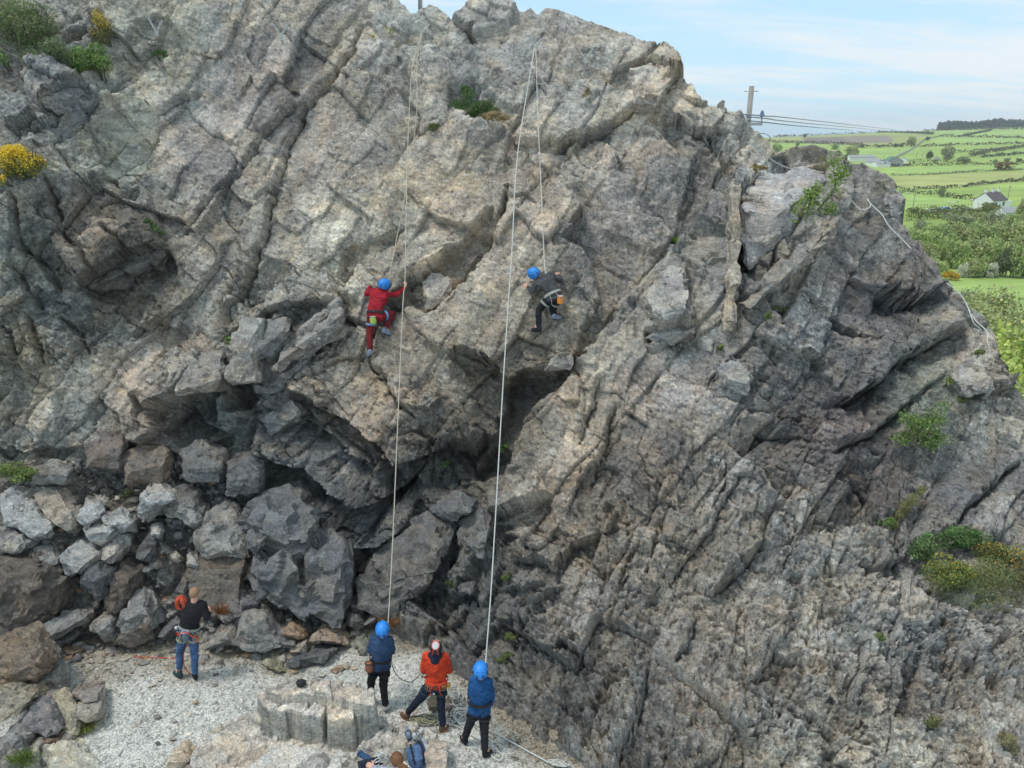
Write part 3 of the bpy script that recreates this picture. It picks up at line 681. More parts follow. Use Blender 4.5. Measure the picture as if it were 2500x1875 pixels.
tl_ = tint.mean(-1); tint *= (np.clip(tl_ / blur(tl_, 60), .3, 2.2) ** 0.3)[..., None]
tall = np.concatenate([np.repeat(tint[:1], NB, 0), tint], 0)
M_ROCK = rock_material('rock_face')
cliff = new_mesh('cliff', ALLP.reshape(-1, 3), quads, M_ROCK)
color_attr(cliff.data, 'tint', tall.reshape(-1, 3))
tag(cliff, 'broad grey and brown quarry face of broken slate rising above the gravel floor', None, None, 'structure')
cliff['category'] = 'cliff'

def surf(px, py):
    """displaced point of the face seen nearest to a photo pixel, and its distance Y"""
    i = int(np.clip(np.searchsorted(gx, px), 1, NX - 2))
    col = PC[:, i]; dz = col[:, 2] - CAM_H
    # project the column and take the nearest row in front
    depth = col[:, 1] * CP - dz * SP; up = col[:, 1] * SP + dz * CP
    yy = 937.5 - F_PX * up / depth
    j = np.argmin(np.abs(yy - py) + 0.0 * depth)
    return Vector(col[j])
def tint_at(px, py):
    i = int(np.clip(np.searchsorted(gx, px), 1, NX - 2)); j = int(np.clip(np.searchsorted(PY[:, i], py), 0, NY - 1))
    return tint[max(0, j - 6):j + 7, max(0, i - 6):i + 7].reshape(-1, 3).mean(0)
def surfY(px, py): return surf(px, py).y
# ------------------------------------------------------------ quarry floor
def gravel_material():
    n = NT('gravel'); p = n.pos()
    big = n.noise(p, 0.9, 5, 0.6)
    col = n.attr('tint').outputs['Color']
    v = n.node('ShaderNodeTexVoronoi', Scale=42.0)
    wv = n.mix(0.10, n.mapping(p, (1, 1.5, 1), (0, 0, 0.5)), n.node('ShaderNodeTexNoise', Scale=14.0, Detail=3).outputs[1]); n.l.new(wv, v.inputs['Vector'])
    cs = n.node('ShaderNodeSeparateColor'); n.l.new(v.outputs['Color'], cs.inputs[0])
    v2 = n.node('ShaderNodeTexVoronoi', Scale=20.0); n.l.new(n.mix(0.15, n.mapping(p, (1.6, 1, 1), (0, 0, -0.7)), n.node('ShaderNodeTexNoise', Scale=8.0, Detail=3).outputs[1]), v2.inputs['Vector'])
    cs2 = n.node('ShaderNodeSeparateColor'); n.l.new(v2.outputs['Color'], cs2.inputs[0])
    col = n.mix(n.mapr(cs.outputs[0], 0.0, 1.0, smooth=False), n.mix(1.0, col, (0.60, 0.61, 0.62), 'MULTIPLY'), n.mix(1.0, col, (1.28, 1.28, 1.26), 'MULTIPLY'))
    col = n.mix(n.mapr(cs2.outputs[1], 0.80, 0.84), col, n.mix(1.0, col, (0.62, 0.63, 0.64), 'MULTIPLY'))
    col = n.mix(n.mapr(n.noise(p, 90, 4, 0.7), 0.35, 0.65), n.mix(1.0, col, (0.74, 0.74, 0.74), 'MULTIPLY'), n.mix(1.0, col, (1.2, 1.2, 1.2), 'MULTIPLY'))
    hgt = n.math('ADD', n.math('MULTIPLY', cs.outputs[1], 0.6), n.math('ADD', n.math('MULTIPLY', cs2.outputs[2], 0.8), n.math('MULTIPLY', v.outputs['Distance'], -0.8)))
    return n.out(col, 0.9, n.bump(n.noise(p, 120, 3, 0.7), 0.008, 1.0, n.bump(hgt, 0.022, 1.0)))
M_GRAVEL = gravel_material()
def floor_h(x, y):
    return 0.05 * fbm(x * 0.5, y * 0.5, 3, 301) + 0.012 * fbm(x * 5, y * 5, 3, 302) - 0.02
nxg, nyg = 460, 300
X = np.linspace(-10, 4.5, nxg); Y = np.linspace(5.5, 14, nyg); XX, YY = np.meshgrid(X, Y)
ZZ = floor_h(XX, YY)
idx = np.arange(nxg * nyg).reshape(nyg, nxg)
q = np.stack([idx[:-1, :-1], idx[:-1, 1:], idx[1:, 1:], idx[1:, :-1]], -1).reshape(-1, 4)
ground = new_mesh('ground', np.stack([XX, YY, ZZ], -1).reshape(-1, 3), q, M_GRAVEL)
# pale trodden chips in the middle, browner earth against the foot of the face
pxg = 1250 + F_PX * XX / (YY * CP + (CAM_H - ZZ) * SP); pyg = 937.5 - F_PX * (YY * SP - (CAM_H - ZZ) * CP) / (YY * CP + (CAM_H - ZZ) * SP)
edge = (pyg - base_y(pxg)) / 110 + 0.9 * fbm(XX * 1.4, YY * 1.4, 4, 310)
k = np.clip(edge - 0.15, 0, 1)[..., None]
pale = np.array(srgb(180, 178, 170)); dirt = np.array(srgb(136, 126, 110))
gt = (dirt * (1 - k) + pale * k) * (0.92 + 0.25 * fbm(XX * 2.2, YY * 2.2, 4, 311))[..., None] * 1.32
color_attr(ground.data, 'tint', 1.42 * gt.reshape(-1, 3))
tag(ground, kind='structure')

# ------------------------------------------------------------ low outcrop in the foreground (bedrock showing through the floor)
def wpoly(pts, z): return [(PZ(x, y, z).x, PZ(x, y, z).y) for x, y in pts]
ox = np.linspace(-4.9, 0.15, 500); oy = np.linspace(6.9, 10.6, 360); OX, OY = np.meshgrid(ox, oy)
wob = 0.035
OXw = OX + wob * fbm(OX * 4, OY * 4, 4, 401, 0.6); OYw = OY + wob * fbm(OX * 4 + 30, OY * 4, 4, 402, 0.6)
OH = np.full_like(OX, -0.25)
def raise_poly(pts_px, z, slope=(0, 0), edge=0.05):
    global OH
    pl = wpoly(pts_px, z); ins = inside(pl, OXw, OYw); d, _, _ = poly_dist(pl + [pl[0]], OXw, OYw)
    kk = np.clip(np.where(ins, d, -d) / edge + 1.0, 0, 1)
    cx = sum(p[0] for p in pl) / len(pl); cy = sum(p[1] for p in pl) / len(pl)
    top = z + slope[0] * (OX - cx) + slope[1] * (OY - cy)
    OH = np.maximum(OH, -0.25 + (top + 0.25) * kk)
def D_(l): return [(450 + x * 0.31645, 1500 + y * 0.31645) for x, y in l]
# broad flat slab
raise_poly(D_([(60,1200),(90,1060),(130,1000),(170,900),(200,880),(330,820),(390,790),(600,750),(760,800),(900,860),(1100,960),(1330,1030),(1440,900),(1560,860),(1800,860),(1830,960),(1780,1010),(1500,1100),(1400,1300),(60,1400)]), 0.16, (0.01, 0.03), 0.14)
raise_poly(D_([(40,1240),(60,1080),(150,960),(330,850),(560,800),(760,860),(700,1000),(500,1100),(300,1240)]), 0.22, (0.01, 0.02), 0.08)
raise_poly(D_([(200,1200),(250,1050),(560,960),(900,1020),(1250,1080),(1400,1180),(1380,1500),(200,1500)]), 0.24, (0.0, 0.03), 0.10)
raise_poly(D_([(980,1040),(1180,1110),(1290,1200),(1180,1400),(900,1120)]), 0.33, (0.05, 0.0), 0.04)
raise_poly(D_([(1330,1030),(1440,905),(1560,870),(1620,900),(1800,890),(1700,990),(1500,1000)]), 0.26, (0.0, 0.02), 0.06)
raise_poly(D_([(510,800),(540,745),(620,740),(650,790),(590,840)]), 0.36, (0, 0), 0.05)
# the striated block with its upright front
TOPP = 0.82
raise_poly(D_([(620,570),(700,520),(820,500),(1000,500),(1180,520),(1350,555),(1460,600),(1470,690),(1400,720),(1290,690),(1100,640),(900,620),(770,620)]), TOPP, (0.03, 0.05), 0.07)
raise_poly(D_([(565,640),(620,572),(740,620),(790,690),(770,760),(600,720)]), 0.66, (-0.03, 0.04), 0.07)
raise_poly(D_([(760,640),(880,640),(960,690),(900,760),(780,740)]), 0.66, (0.05, 0.05), 0.05)
raise_poly(D_([(880,690),(960,680),(985,640),(1090,660),(1090,720),(1050,800),(900,790)]), 0.62, (0.03, 0.05), 0.05)
raise_poly(D_([(1085,655),(1210,660),(1290,700),(1300,790),(1240,800),(1100,800)]), 0.70, (0.02, 0.05), 0.045)
raise_poly(D_([(1300,700),(1370,690),(1400,760),(1340,800),(1300,770)]), 0.66, (0.02, 0.05), 0.05)
raise_poly(D_([(1380,700),(1470,690),(1490,780),(1420,830)]), 0.55, (-0.1, 0.05), 0.07)
raise_poly(D_([(1440,780),(1560,800),(1560,850),(1430,850)]), 0.30, (-0.1, 0.05), 0.08)
f1_, g1_ = facets(OX, OY, 0.5, 0.5, 1.7, 421, 0.16, 0.022, 0.012, 0.05)
f2_, g2_ = facets(OX, OY, 0.17, 0.6, 2.2, 423, 0.26, 0.010, 0.0, warp=0.5)
f3_, g3_ = facets(OX, OY, 0.07, -0.5, 1.8, 424, 0.35, 0.005, 0.0, warp=0.5)
OZ = OH + (f1_ + f2_ + f3_) * np.clip((OH + 0.25) / 0.3, 0, 1) + 0.01 * fbm(OX * 8, OY * 8, 4, 425, 0.7)
OXs = OX + 0.03 * (g1_ - 0.5) * (OH > 0.3); 
idx = np.arange(OX.size).reshape(OX.shape)
q = np.stack([idx[:-1, :-1], idx[:-1, 1:], idx[1:, 1:], idx[1:, :-1]], -1).reshape(-1, 4)
M_OUT = rock_material('outcrop_rock', lichen=0.25, bump=0.6)
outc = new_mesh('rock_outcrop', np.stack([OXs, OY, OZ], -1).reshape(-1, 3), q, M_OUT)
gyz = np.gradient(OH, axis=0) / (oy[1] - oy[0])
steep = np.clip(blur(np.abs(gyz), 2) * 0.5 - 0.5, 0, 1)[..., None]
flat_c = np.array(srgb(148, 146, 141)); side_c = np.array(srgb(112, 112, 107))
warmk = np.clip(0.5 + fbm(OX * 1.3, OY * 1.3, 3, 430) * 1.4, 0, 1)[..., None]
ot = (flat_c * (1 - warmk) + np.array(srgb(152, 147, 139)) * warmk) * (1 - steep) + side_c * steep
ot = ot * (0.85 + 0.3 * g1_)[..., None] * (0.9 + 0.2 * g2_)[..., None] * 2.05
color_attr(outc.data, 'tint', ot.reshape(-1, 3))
tag(outc, 'striated grey bedrock hump with a flat pinkish ledge before it, bottom of the gravel', 'rock outcrop')
def outc_z(x, y):
    i = int(np.clip(np.searchsorted(ox, x), 0, len(ox) - 1)); j = int(np.clip(np.searchsorted(oy, y), 0, len(oy) - 1))
    return max(float(OZ[j, i]), 0.0)

# ------------------------------------------------------------ boulders
from mathutils import noise as mnoise
M_BOULDER = rock_material('boulder_rock', lichen=0.35, bump=0.7)
def A(l): return [(x * 0.22604, 1180 + y * 0.22604) for x, y in l]
def Bz(l): return [(450 + x * 0.22604, 1180 + y * 0.22604) for x, y in l]
def Cz(l): return [(x * 0.22604, 1500 + y * 0.22604) for x, y in l]
def Ez(l): return [(800 + x * 0.4069, 1200 + y * 0.4069) for x, y in l]
def I_(l): return l
def hull_rock(name, pts, cols, label, seed, target=0.055, rough=1.0, group=None, cat='boulder', cen=None):
    bm = bmesh.new()
    groups = pts if isinstance(pts[0][0], (tuple, list)) else [pts]
    for gp in groups:
        vs = [bm.verts.new(p) for p in gp]
        r = bmesh.ops.convex_hull(bm, input=vs)
        bmesh.ops.delete(bm, geom=[g for g in set(r['geom_unused'] + r['geom_interior']) if isinstance(g, bmesh.types.BMVert)], context='VERTS')
    if len(groups) > 1: pts = [p for gp in groups for p in gp]
    bmesh.ops.dissolve_limit(bm, angle_limit=0.12, verts=bm.verts[:], edges=bm.edges[:])
    # chip a few corners and edges
    rr = random.Random(seed)
    c0 = sum((v.co for v in bm.verts), Vector()) / len(bm.verts)
    ext = max((v.co - c0).length for v in bm.verts)
    for _ in range(3 if len(groups) == 1 else 0):
        d = Vector((rr.uniform(-1, 1), rr.uniform(-1, 0.2), rr.uniform(-0.3, 1))).normalized()
        m = max((v.co - c0).dot(d) for v in bm.verts)
        pl = c0 + d * (m * rr.uniform(0.90, 0.98))
        g = bmesh.ops.bisect_plane(bm, geom=bm.verts[:] + bm.edges[:] + bm.faces[:], plane_co=pl, plane_no=d, clear_outer=True)
        ed = [e for e in g['geom_cut'] if isinstance(e, bmesh.types.BMEdge)]
        if ed: 
            try: bmesh.ops.edgeloop_fill(bm, edges=ed)
            except Exception: pass
    bmesh.ops.triangulate(bm, faces=bm.faces[:])
    target = max(target, ext * 0.035)
    for _ in range(6):
        le = [e for e in bm.edges if e.calc_length() > target * 1.7]
        if not le: break
        bmesh.ops.subdivide_edges(bm, edges=le, cuts=1)
        bmesh.ops.triangulate(bm, faces=[f for f in bm.faces if len(f.verts) > 3])
    bm.normal_update()
    lay = Vector((rr.uniform(-.6, .6), rr.uniform(-.6, .2), 1)).normalized()
    off = Vector((seed * 3.7, seed * 1.3, 0))
    cs = []
    a = min(0.05, ext * 0.075) * rough
    if ext > 1.0: a = 0.085 * rough
    for v in bm.verts:
        q = v.co + off
        n1 = mnoise.noise(q * (1.1 / ext)) ; n2 = mnoise.noise(q * (3.2 / ext)); n3 = mnoise.noise(q * 9.0)
        lv = q.dot(lay) * (5.0 / ext) + n2 * 0.6
        st = (lv - math.floor(lv)); st = st * st
        d3, _p = mnoise.voronoi(q * (min(4.5, 2.6 * max(1, ext)) / ext))
        cell = mnoise.cell(_p[0] * 7.0) if hasattr(mnoise, 'cell') else 0
        pv = _p[0]; pl = (q * (2.6 / ext) - pv).dot(mnoise.random_unit_vector_at(pv)) if False else (q * (min(4.5, 2.6 * max(1, ext)) / ext) - pv).dot(Vector((math.sin(pv.x * 91 + pv.z * 13), math.sin(pv.y * 57 + pv.x * 31), math.sin(pv.z * 73 + pv.y * 11))))
        cell = (math.sin(pv.x * 127.1 + pv.y * 311.7 + pv.z * 74.7) * 43758.5) % 1.0
        v.co = v.co + v.normal * (a * (0.5 * n1 + 0.3 * n2 + 0.45 * (st - 0.5) + 1.3 * pl + 0.8 * (cell - 0.5)) + 0.010 * n3)
        cs.append(1 + 0.12 * n1 + 0.10 * n2 + 0.10 * (st - 0.5) + 0.10 * (cell - 0.5))
    me = bpy.data.meshes.new(name); bm.to_mesh(me); bm.free()
    if cen is None: cen = sum((Vector(p) for p in pts), Vector()) / len(pts)
    me.transform(Matrix.Translation(-cen)); me.materials.append(M_BOULDER)
    col = np.array(cols)[None] * np.array(cs)[:, None]
    color_attr(me, 'tint', col)
    o = bpy.data.objects.new(name, me); COL.objects.link(o); o.location = cen
    return tag(o, label, cat, group)
def traced(tr, T, E, B, f, col, label, seed, Y=None, back=None, gain=1.62, name='boulder', sink=0.0, cat='boulder', tilt=None, ret=False):
    """a block traced from the photograph: rear top edge T, nearest edge E, foot B; f = how far it stands out (m)"""
    if T and isinstance(T[0][0], (list, tuple)):
        gp = [traced(tr, t, e, b, f, None, None, 0, Y, back, ret=True) for t, e, b in zip(T, E, B)]
        return hull_rock(name, gp, [c * gain for c in srgb(*[0.6 * q + 0.4 * sum(col) / 3 for q in col])], label, seed, cat=cat)
    T, E, B = tr(T), tr(E), tr(B); pts = []
    allp = T + E + B
    cy = sum(p[1] for p in allp) / len(allp); cx = sum(p[0] for p in allp) / len(allp)
    dd = (lambda x, y: float(depth_at(x, y)) - 0.12 - sink) if Y is None else None
    if Y == 'surf': offs = surf(cx, cy).y - float(depth_at(cx, cy)) - 0.04
    def dep(x, y):
        if Y == 'surf': return float(depth_at(x, y)) + offs
        if Y is None: return dd(x, y)
        if isinstance(Y, tuple): return Y[0] + (Y[1] - Y[0]) * (max(p[1] for p in allp) - y) / (max(p[1] for p in allp) - min(p[1] for p in allp))
        return Y
    bk = back if back is not None else f * 1.2
    for x, y in T: pts += [P(x, y, dep(x, y) + 0.02), P(x, y, dep(x, y) + 0.02) + Vector((0, bk, -bk * 0.35))]
    for x, y in E: pts += [P(x, y, dep(x, y) - f)]
    for x, y in B: pts += [P(x, y, dep(x, y) - f * 0.35), P(x, y, dep(x, y) - f * 0.35) + Vector((0, bk, -0.15))]
    if ret: return [tuple(p) for p in pts]
    return hull_rock(name, [tuple(p) for p in pts], [c * gain for c in srgb(*[0.6 * q + 0.4 * sum(col) / 3 for q in col])], label, seed, cat=cat)
LG, MG, DG, BR, TN, PU = (138,139,137), (118,117,113), (88,90,92), (94,85,76), (140,130,115), (120,114,113)
ROCKS = [
 (A,[(0,150),(160,20),(420,200),(540,330)],[(570,460),(480,560),(370,560),(250,440),(140,390)],[(500,590),(350,610),(140,460),(0,440)],.22,LG,'pale grey flat slab at the left edge, topmost of the rubble'),
 (A,[(330,60),(450,35),(620,60),(840,290)],[(790,380),(600,450),(480,330)],[(760,530),(700,500),(520,430)],.20,TN,'tan and grey slab with an orange stained corner at the top left of the rubble'),
 (A,[(-60,480),(120,440),(300,540),(380,600)],[(280,650),(170,740),(50,650)],[(300,700),(150,780),(-40,720)],.22,MG,'mid grey slab at the left edge between the pale slab and the huge brown-faced block'),
 (A,[(-160,800),(180,760),(250,700),(330,700),(440,930)],[(440,950),(230,1035),(0,1075),(-160,1090)],[(610,1120),(570,1400),(480,1500),(250,1680),(-160,1750)],.55,BR,'huge block at the left edge with a cream top and a brown front face'),
 (A,[(340,700),(560,660),(620,830)],[(610,850),(545,940),(440,850)],[(570,1000),(450,930)],.20,MG,'squarish grey block tucked beside the top of the huge brown-faced block'),
 (A,[(700,770),(760,640),(880,605),(1050,740)],[(1045,770),(870,910),(640,830)],[(650,930),(730,1015),(860,970),(1030,850)],.32,LG,'light grey cube-shaped block left of centre in the rubble, its top tilted to the viewer'),
 (A,[(930,140),(1090,185),(1100,240)],[(1050,370),(930,440),(860,330)],[(930,500),(1050,400),(850,430)],.25,LG,'pale upright flake near the top of the rubble left of the fan-shaped slab'),
 (A,[(1100,320),(1200,300),(1290,285),(1420,400)],[(1400,440),(1160,450),(1060,380)],[(1390,520),(1180,530)],.22,LG,'pale fan-shaped slab high in the rubble pile'),
 (A,[(900,480),(1050,390),(1210,500)],[(1205,515),(1060,530),(960,550)],[(1200,580),(1100,700),(960,640),(890,540)],.32,LG,'wedge with white top and dark front just under the fan-shaped slab'),
 (A,[(1060,760),(1190,560),(1290,520),(1360,580),(1350,690)],[(1240,760),(1130,830)],[(1250,820),(1160,890),(1050,820)],.28,LG,'long light grey slab pointing down left in the middle of the rubble'),
 (A,[(930,880),(1060,790),(1220,880)],[(1160,990),(1060,1020),(990,1060),(920,970)],[(1160,1160),(1080,1280),(1030,1270),(870,1080),(870,980)],.42,DG,'dark hanging block with a sharp foot below the long light slab'),
 (A,[(1220,950),(1290,860),(1520,930)],[(1370,1060),(1290,1040)],[(1400,1200),(1310,1350),(1190,1410),(1110,1340),(1160,1160)],.32,BR,'brown faced block leaning right of the dark hanging block'),
 (A,[(1440,1190),(1560,1120),(1610,1300)],[(1560,1340),(1370,1480),(1310,1420)],[(1650,1560),(1420,1660),(1250,1600)],.36,MG,'tall grey slab directly left of the man in the black top'),
 (A,[(1590,20),(1700,-30),(1780,20),(1880,165)],[(1870,180),(1570,210),(1530,160)],[(1850,210),(1720,310),(1550,410),(1480,340)],.34,LG,'pale topped triangular block at the top right of the rubble pile'),
 (A,[(1890,180),(1940,110),(2010,120),(2180,250),(2210,340)],[(2140,430),(2060,420),(1950,290)],[(2150,480),(2040,480),(1900,330)],.28,MG,'rounded grey slab right of the pale topped triangular block'),
 (A,[(1480,700),(1620,460),(1720,560)],[(1640,700),(1540,840)],[(1590,860),(1460,820)],.22,DG,'narrow dark block in the gully above the man in the black top'),
 (A,[(2020,770),(2060,750),(2130,830)],[(2130,880),(2030,870)],[(2130,920),(2010,900)],.16,LG,'small pale wedge perched on the dark wall above the bald head'),
 (A,[(1640,440),(1700,420),(1730,510)],[(1730,545),(1630,550)],[(1700,600),(1630,590)],.14,LG,'small pale stone in the middle of the gully above the narrow dark block'),
 (I_,[(515,1235),(540,1225),(577,1252),(602,1300)],[(560,1340),(500,1290),(480,1300)],[(612,1362),(560,1355),(520,1346),(493,1358),(470,1330)],.26,MG,'broad smooth grey slab propped left of the giant dark boulder'),
 (I_,[(470,1365),(540,1350),(600,1348)],[(590,1400),(500,1400)],[(575,1500),(520,1505),(470,1490),(455,1430)],.20,BR,'dark brown streaked slab behind the shoulder of the man in the black top'),
 (Cz,[(300,220),(390,120),(560,60),(760,-20),(850,-60),(940,-30)],[(880,60),(700,90),(450,290)],[(900,110),(620,270),(480,320),(300,270)],.30,MG,'long plank-like slab lying across the foot of the huge brown-faced block'),
 (Cz,[(1000,80),(1090,10),(1220,60)],[(1210,80),(1050,200),(990,120)],[(1230,310),(1130,300),(1010,180)],.26,MG,'angular grey block at the foot of the rubble, right of the plank-like slab'),
 (Cz,[(1250,190),(1400,100),(1600,30)],[(1560,130),(1380,200)],[(1650,250),(1560,330),(1420,335),(1240,315)],.30,BR,'low reddish brown block at the gravel edge left of the man in black'),
 (Cz,[(640,260),(800,130),(870,150)],[(850,200),(720,300)],[(700,310),(630,290)],.14,DG,'thin slate blue slab under the end of the plank-like slab'),
 (Cz,[(1700,210),(1930,0),(1960,60)],[(1850,160),(1760,240)],[(1780,250),(1700,230)],.12,DG,'dark tilted flake beside the hip of the man in the black top'),
 (I_,[(600,1483),(628,1474),(655,1500),(692,1570)],[(640,1500),(590,1540)],[(688,1580),(650,1592),(600,1588),(560,1572)],.42,MG,'large pyramid shaped grey boulder right of the man in the black top'),
 (I_,[(505,1577),(555,1520),(600,1485)],[(560,1545),(530,1570)],[(590,1560),(560,1572),(508,1582)],.22,MG,'sloping slab that leads up to the pyramid shaped boulder'),
 (I_,[(560,1440),(600,1450),(618,1490)],[(590,1500),(555,1490)],[(600,1515),(545,1525),(525,1505)],.24,MG,'grey block wedged above the pyramid shaped boulder on its left'),
 (I_,[(578,1460),(600,1445),(640,1465)],[(630,1475),(590,1478)],[(625,1488),(590,1490)],.16,DG,'small dark block at the foot of the giant dark boulder'),
 (D_,[(740,120),(840,60),(930,130)],[(880,165),(770,150)],[(930,175),(880,195),(750,160)],.20,(150,118,84),'orange brown stone right of the pyramid shaped boulder'),
 (D_,[(980,200),(1080,72),(1190,105),(1260,180)],[(1180,215),(1010,200)],[(1250,240),(1070,230),(970,215)],.30,(150,130,108),'tan domed boulder at the gravel edge under the giant dark boulder'),
 (D_,[(770,172),(862,170)],[(840,235),(750,230)],[(830,268),(748,262)],.16,MG,'small flat topped grey block between the orange stone and the tan boulder'),
 (D_,[(850,220),(930,200)],[(935,225),(880,290)],[(930,295),(810,295)],.15,(140,126,108),'small tan stone touching the flat topped grey block'),
 (D_,[(790,340),(900,280),(1100,218),(1195,220)],[(1150,300),(1000,310),(800,370)],[(1150,340),(1100,405),(960,425),(795,395)],.26,DG,'dark ribbed slab lying in front of the tan domed boulder'),
 (D_,[(610,340),(690,290),(790,350)],[(740,440),(640,400)],[(820,455),(700,440),(600,380)],.22,(124,122,96),'olive green wedge of rock in front of the dark ribbed slab'),
 (D_,[(1310,170),(1390,140),(1415,200)],[(1400,280),(1330,230)],[(1395,310),(1350,315),(1320,240)],.18,(118,120,108),'greenish boulder left of the first belayer in the blue jacket'),
 (Bz,[[(600,400),(720,230),(860,110),(1090,10),(1200,0),(1290,130),(1480,280)],[(620,980),(760,760),(830,700)],[(1240,700),(1450,480),(1600,450)],[(640,480),(760,470)]],
      [[(700,450),(950,560),(1150,680),(1300,620),(1420,420)],[(850,940),(1230,1000),(1100,760)],[(1350,800),(1560,700),(1760,790)],[(820,640),(900,560)]],
      [[(820,720),(1240,960)],[(740,1160),(850,1140),(1030,1270),(1300,1450),(1380,1380)],[(1790,900),(1700,1160),(1740,1300),(1690,1550),(1400,1480),(1200,1380)],[(700,700),(780,770),(660,600)]],.60,(92,95,98),'giant dark grey boulder in the centre left under the overhang'),
 (Ez,[(290,400),(400,250),(500,170),(600,115),(710,155),(770,235)],[(640,480),(420,520)],[(590,560),(400,735),(310,745),(200,680),(180,540),(240,430)],.60,(96,94,90),'big lens shaped boulder right of the black cave, behind the first rope'),
 (Ez,[(620,90),(690,30),(800,0),(880,60)],[(850,130),(700,120)],[(800,165),(720,180),(640,125)],.32,DG,'dark block above the lens shaped boulder'),
 (Ez,[(120,650),(160,630),(210,660)],[(200,700),(150,690)],[(225,735),(150,720)],.18,DG,'small dark stone inside the black cave'),
 (Ez,[(110,740),(150,690),(195,720)],[(190,780),(130,780)],[(210,800),(170,840),(110,800)],.25,DG,'dark stone at the mouth of the black cave'),
 (Ez,[(210,790),(270,720),(310,725)],[(290,760),(230,800)],[(270,790),(210,810)],.18,MG,'pointed grey stone beside the head of the first belayer'),
 (Ez,[(780,570),(820,545),(880,560)],[(870,600),(790,600)],[(850,620),(780,610)],.2,DG,'small squarish block on the dark wall left of the second rope'),
 (I_,[(205,1088),(255,1050),(298,1060)],[(292,1108),(230,1120)],[(288,1142),(212,1142)],.22,(104,94,88),'reddish grey block leaning under the left wall, leftmost of three above the rubble'),
 (I_,[(300,1112),(345,1085),(408,1095)],[(402,1135),(320,1150)],[(398,1178),(303,1182)],.26,(108,98,88),'brown angular block, middle one of three above the rubble'),
 (I_,[(440,1098),(490,1076),(545,1100)],[(538,1140),(460,1146)],[(534,1176),(446,1174)],.26,(100,101,100),'grey angular block, rightmost of three above the rubble'),
 (I_,[(70,1138),(120,1122),(168,1135)],[(162,1158),(86,1160)],[(162,1180),(76,1178)],.18,(112,110,104),'low grey slab under the leafy plant at the left edge'),
 (I_,[(548,1132),(592,1100),(645,1120)],[(634,1165),(562,1175)],[(630,1205),(552,1208)],.26,(92,93,93),'dark angular block wedged above the giant boulder'),
 (I_,[(395,1205),(440,1185),(480,1200)],[(470,1235),(410,1240)],[(470,1262),(405,1262)],.2,(98,96,94),'dark block between the pale topped triangular block and the rounded slab'),
]
for i, (tr, T, E, B, f, col, lab) in enumerate(ROCKS): traced(tr, T, E, B, f, col, lab, 11 + i)
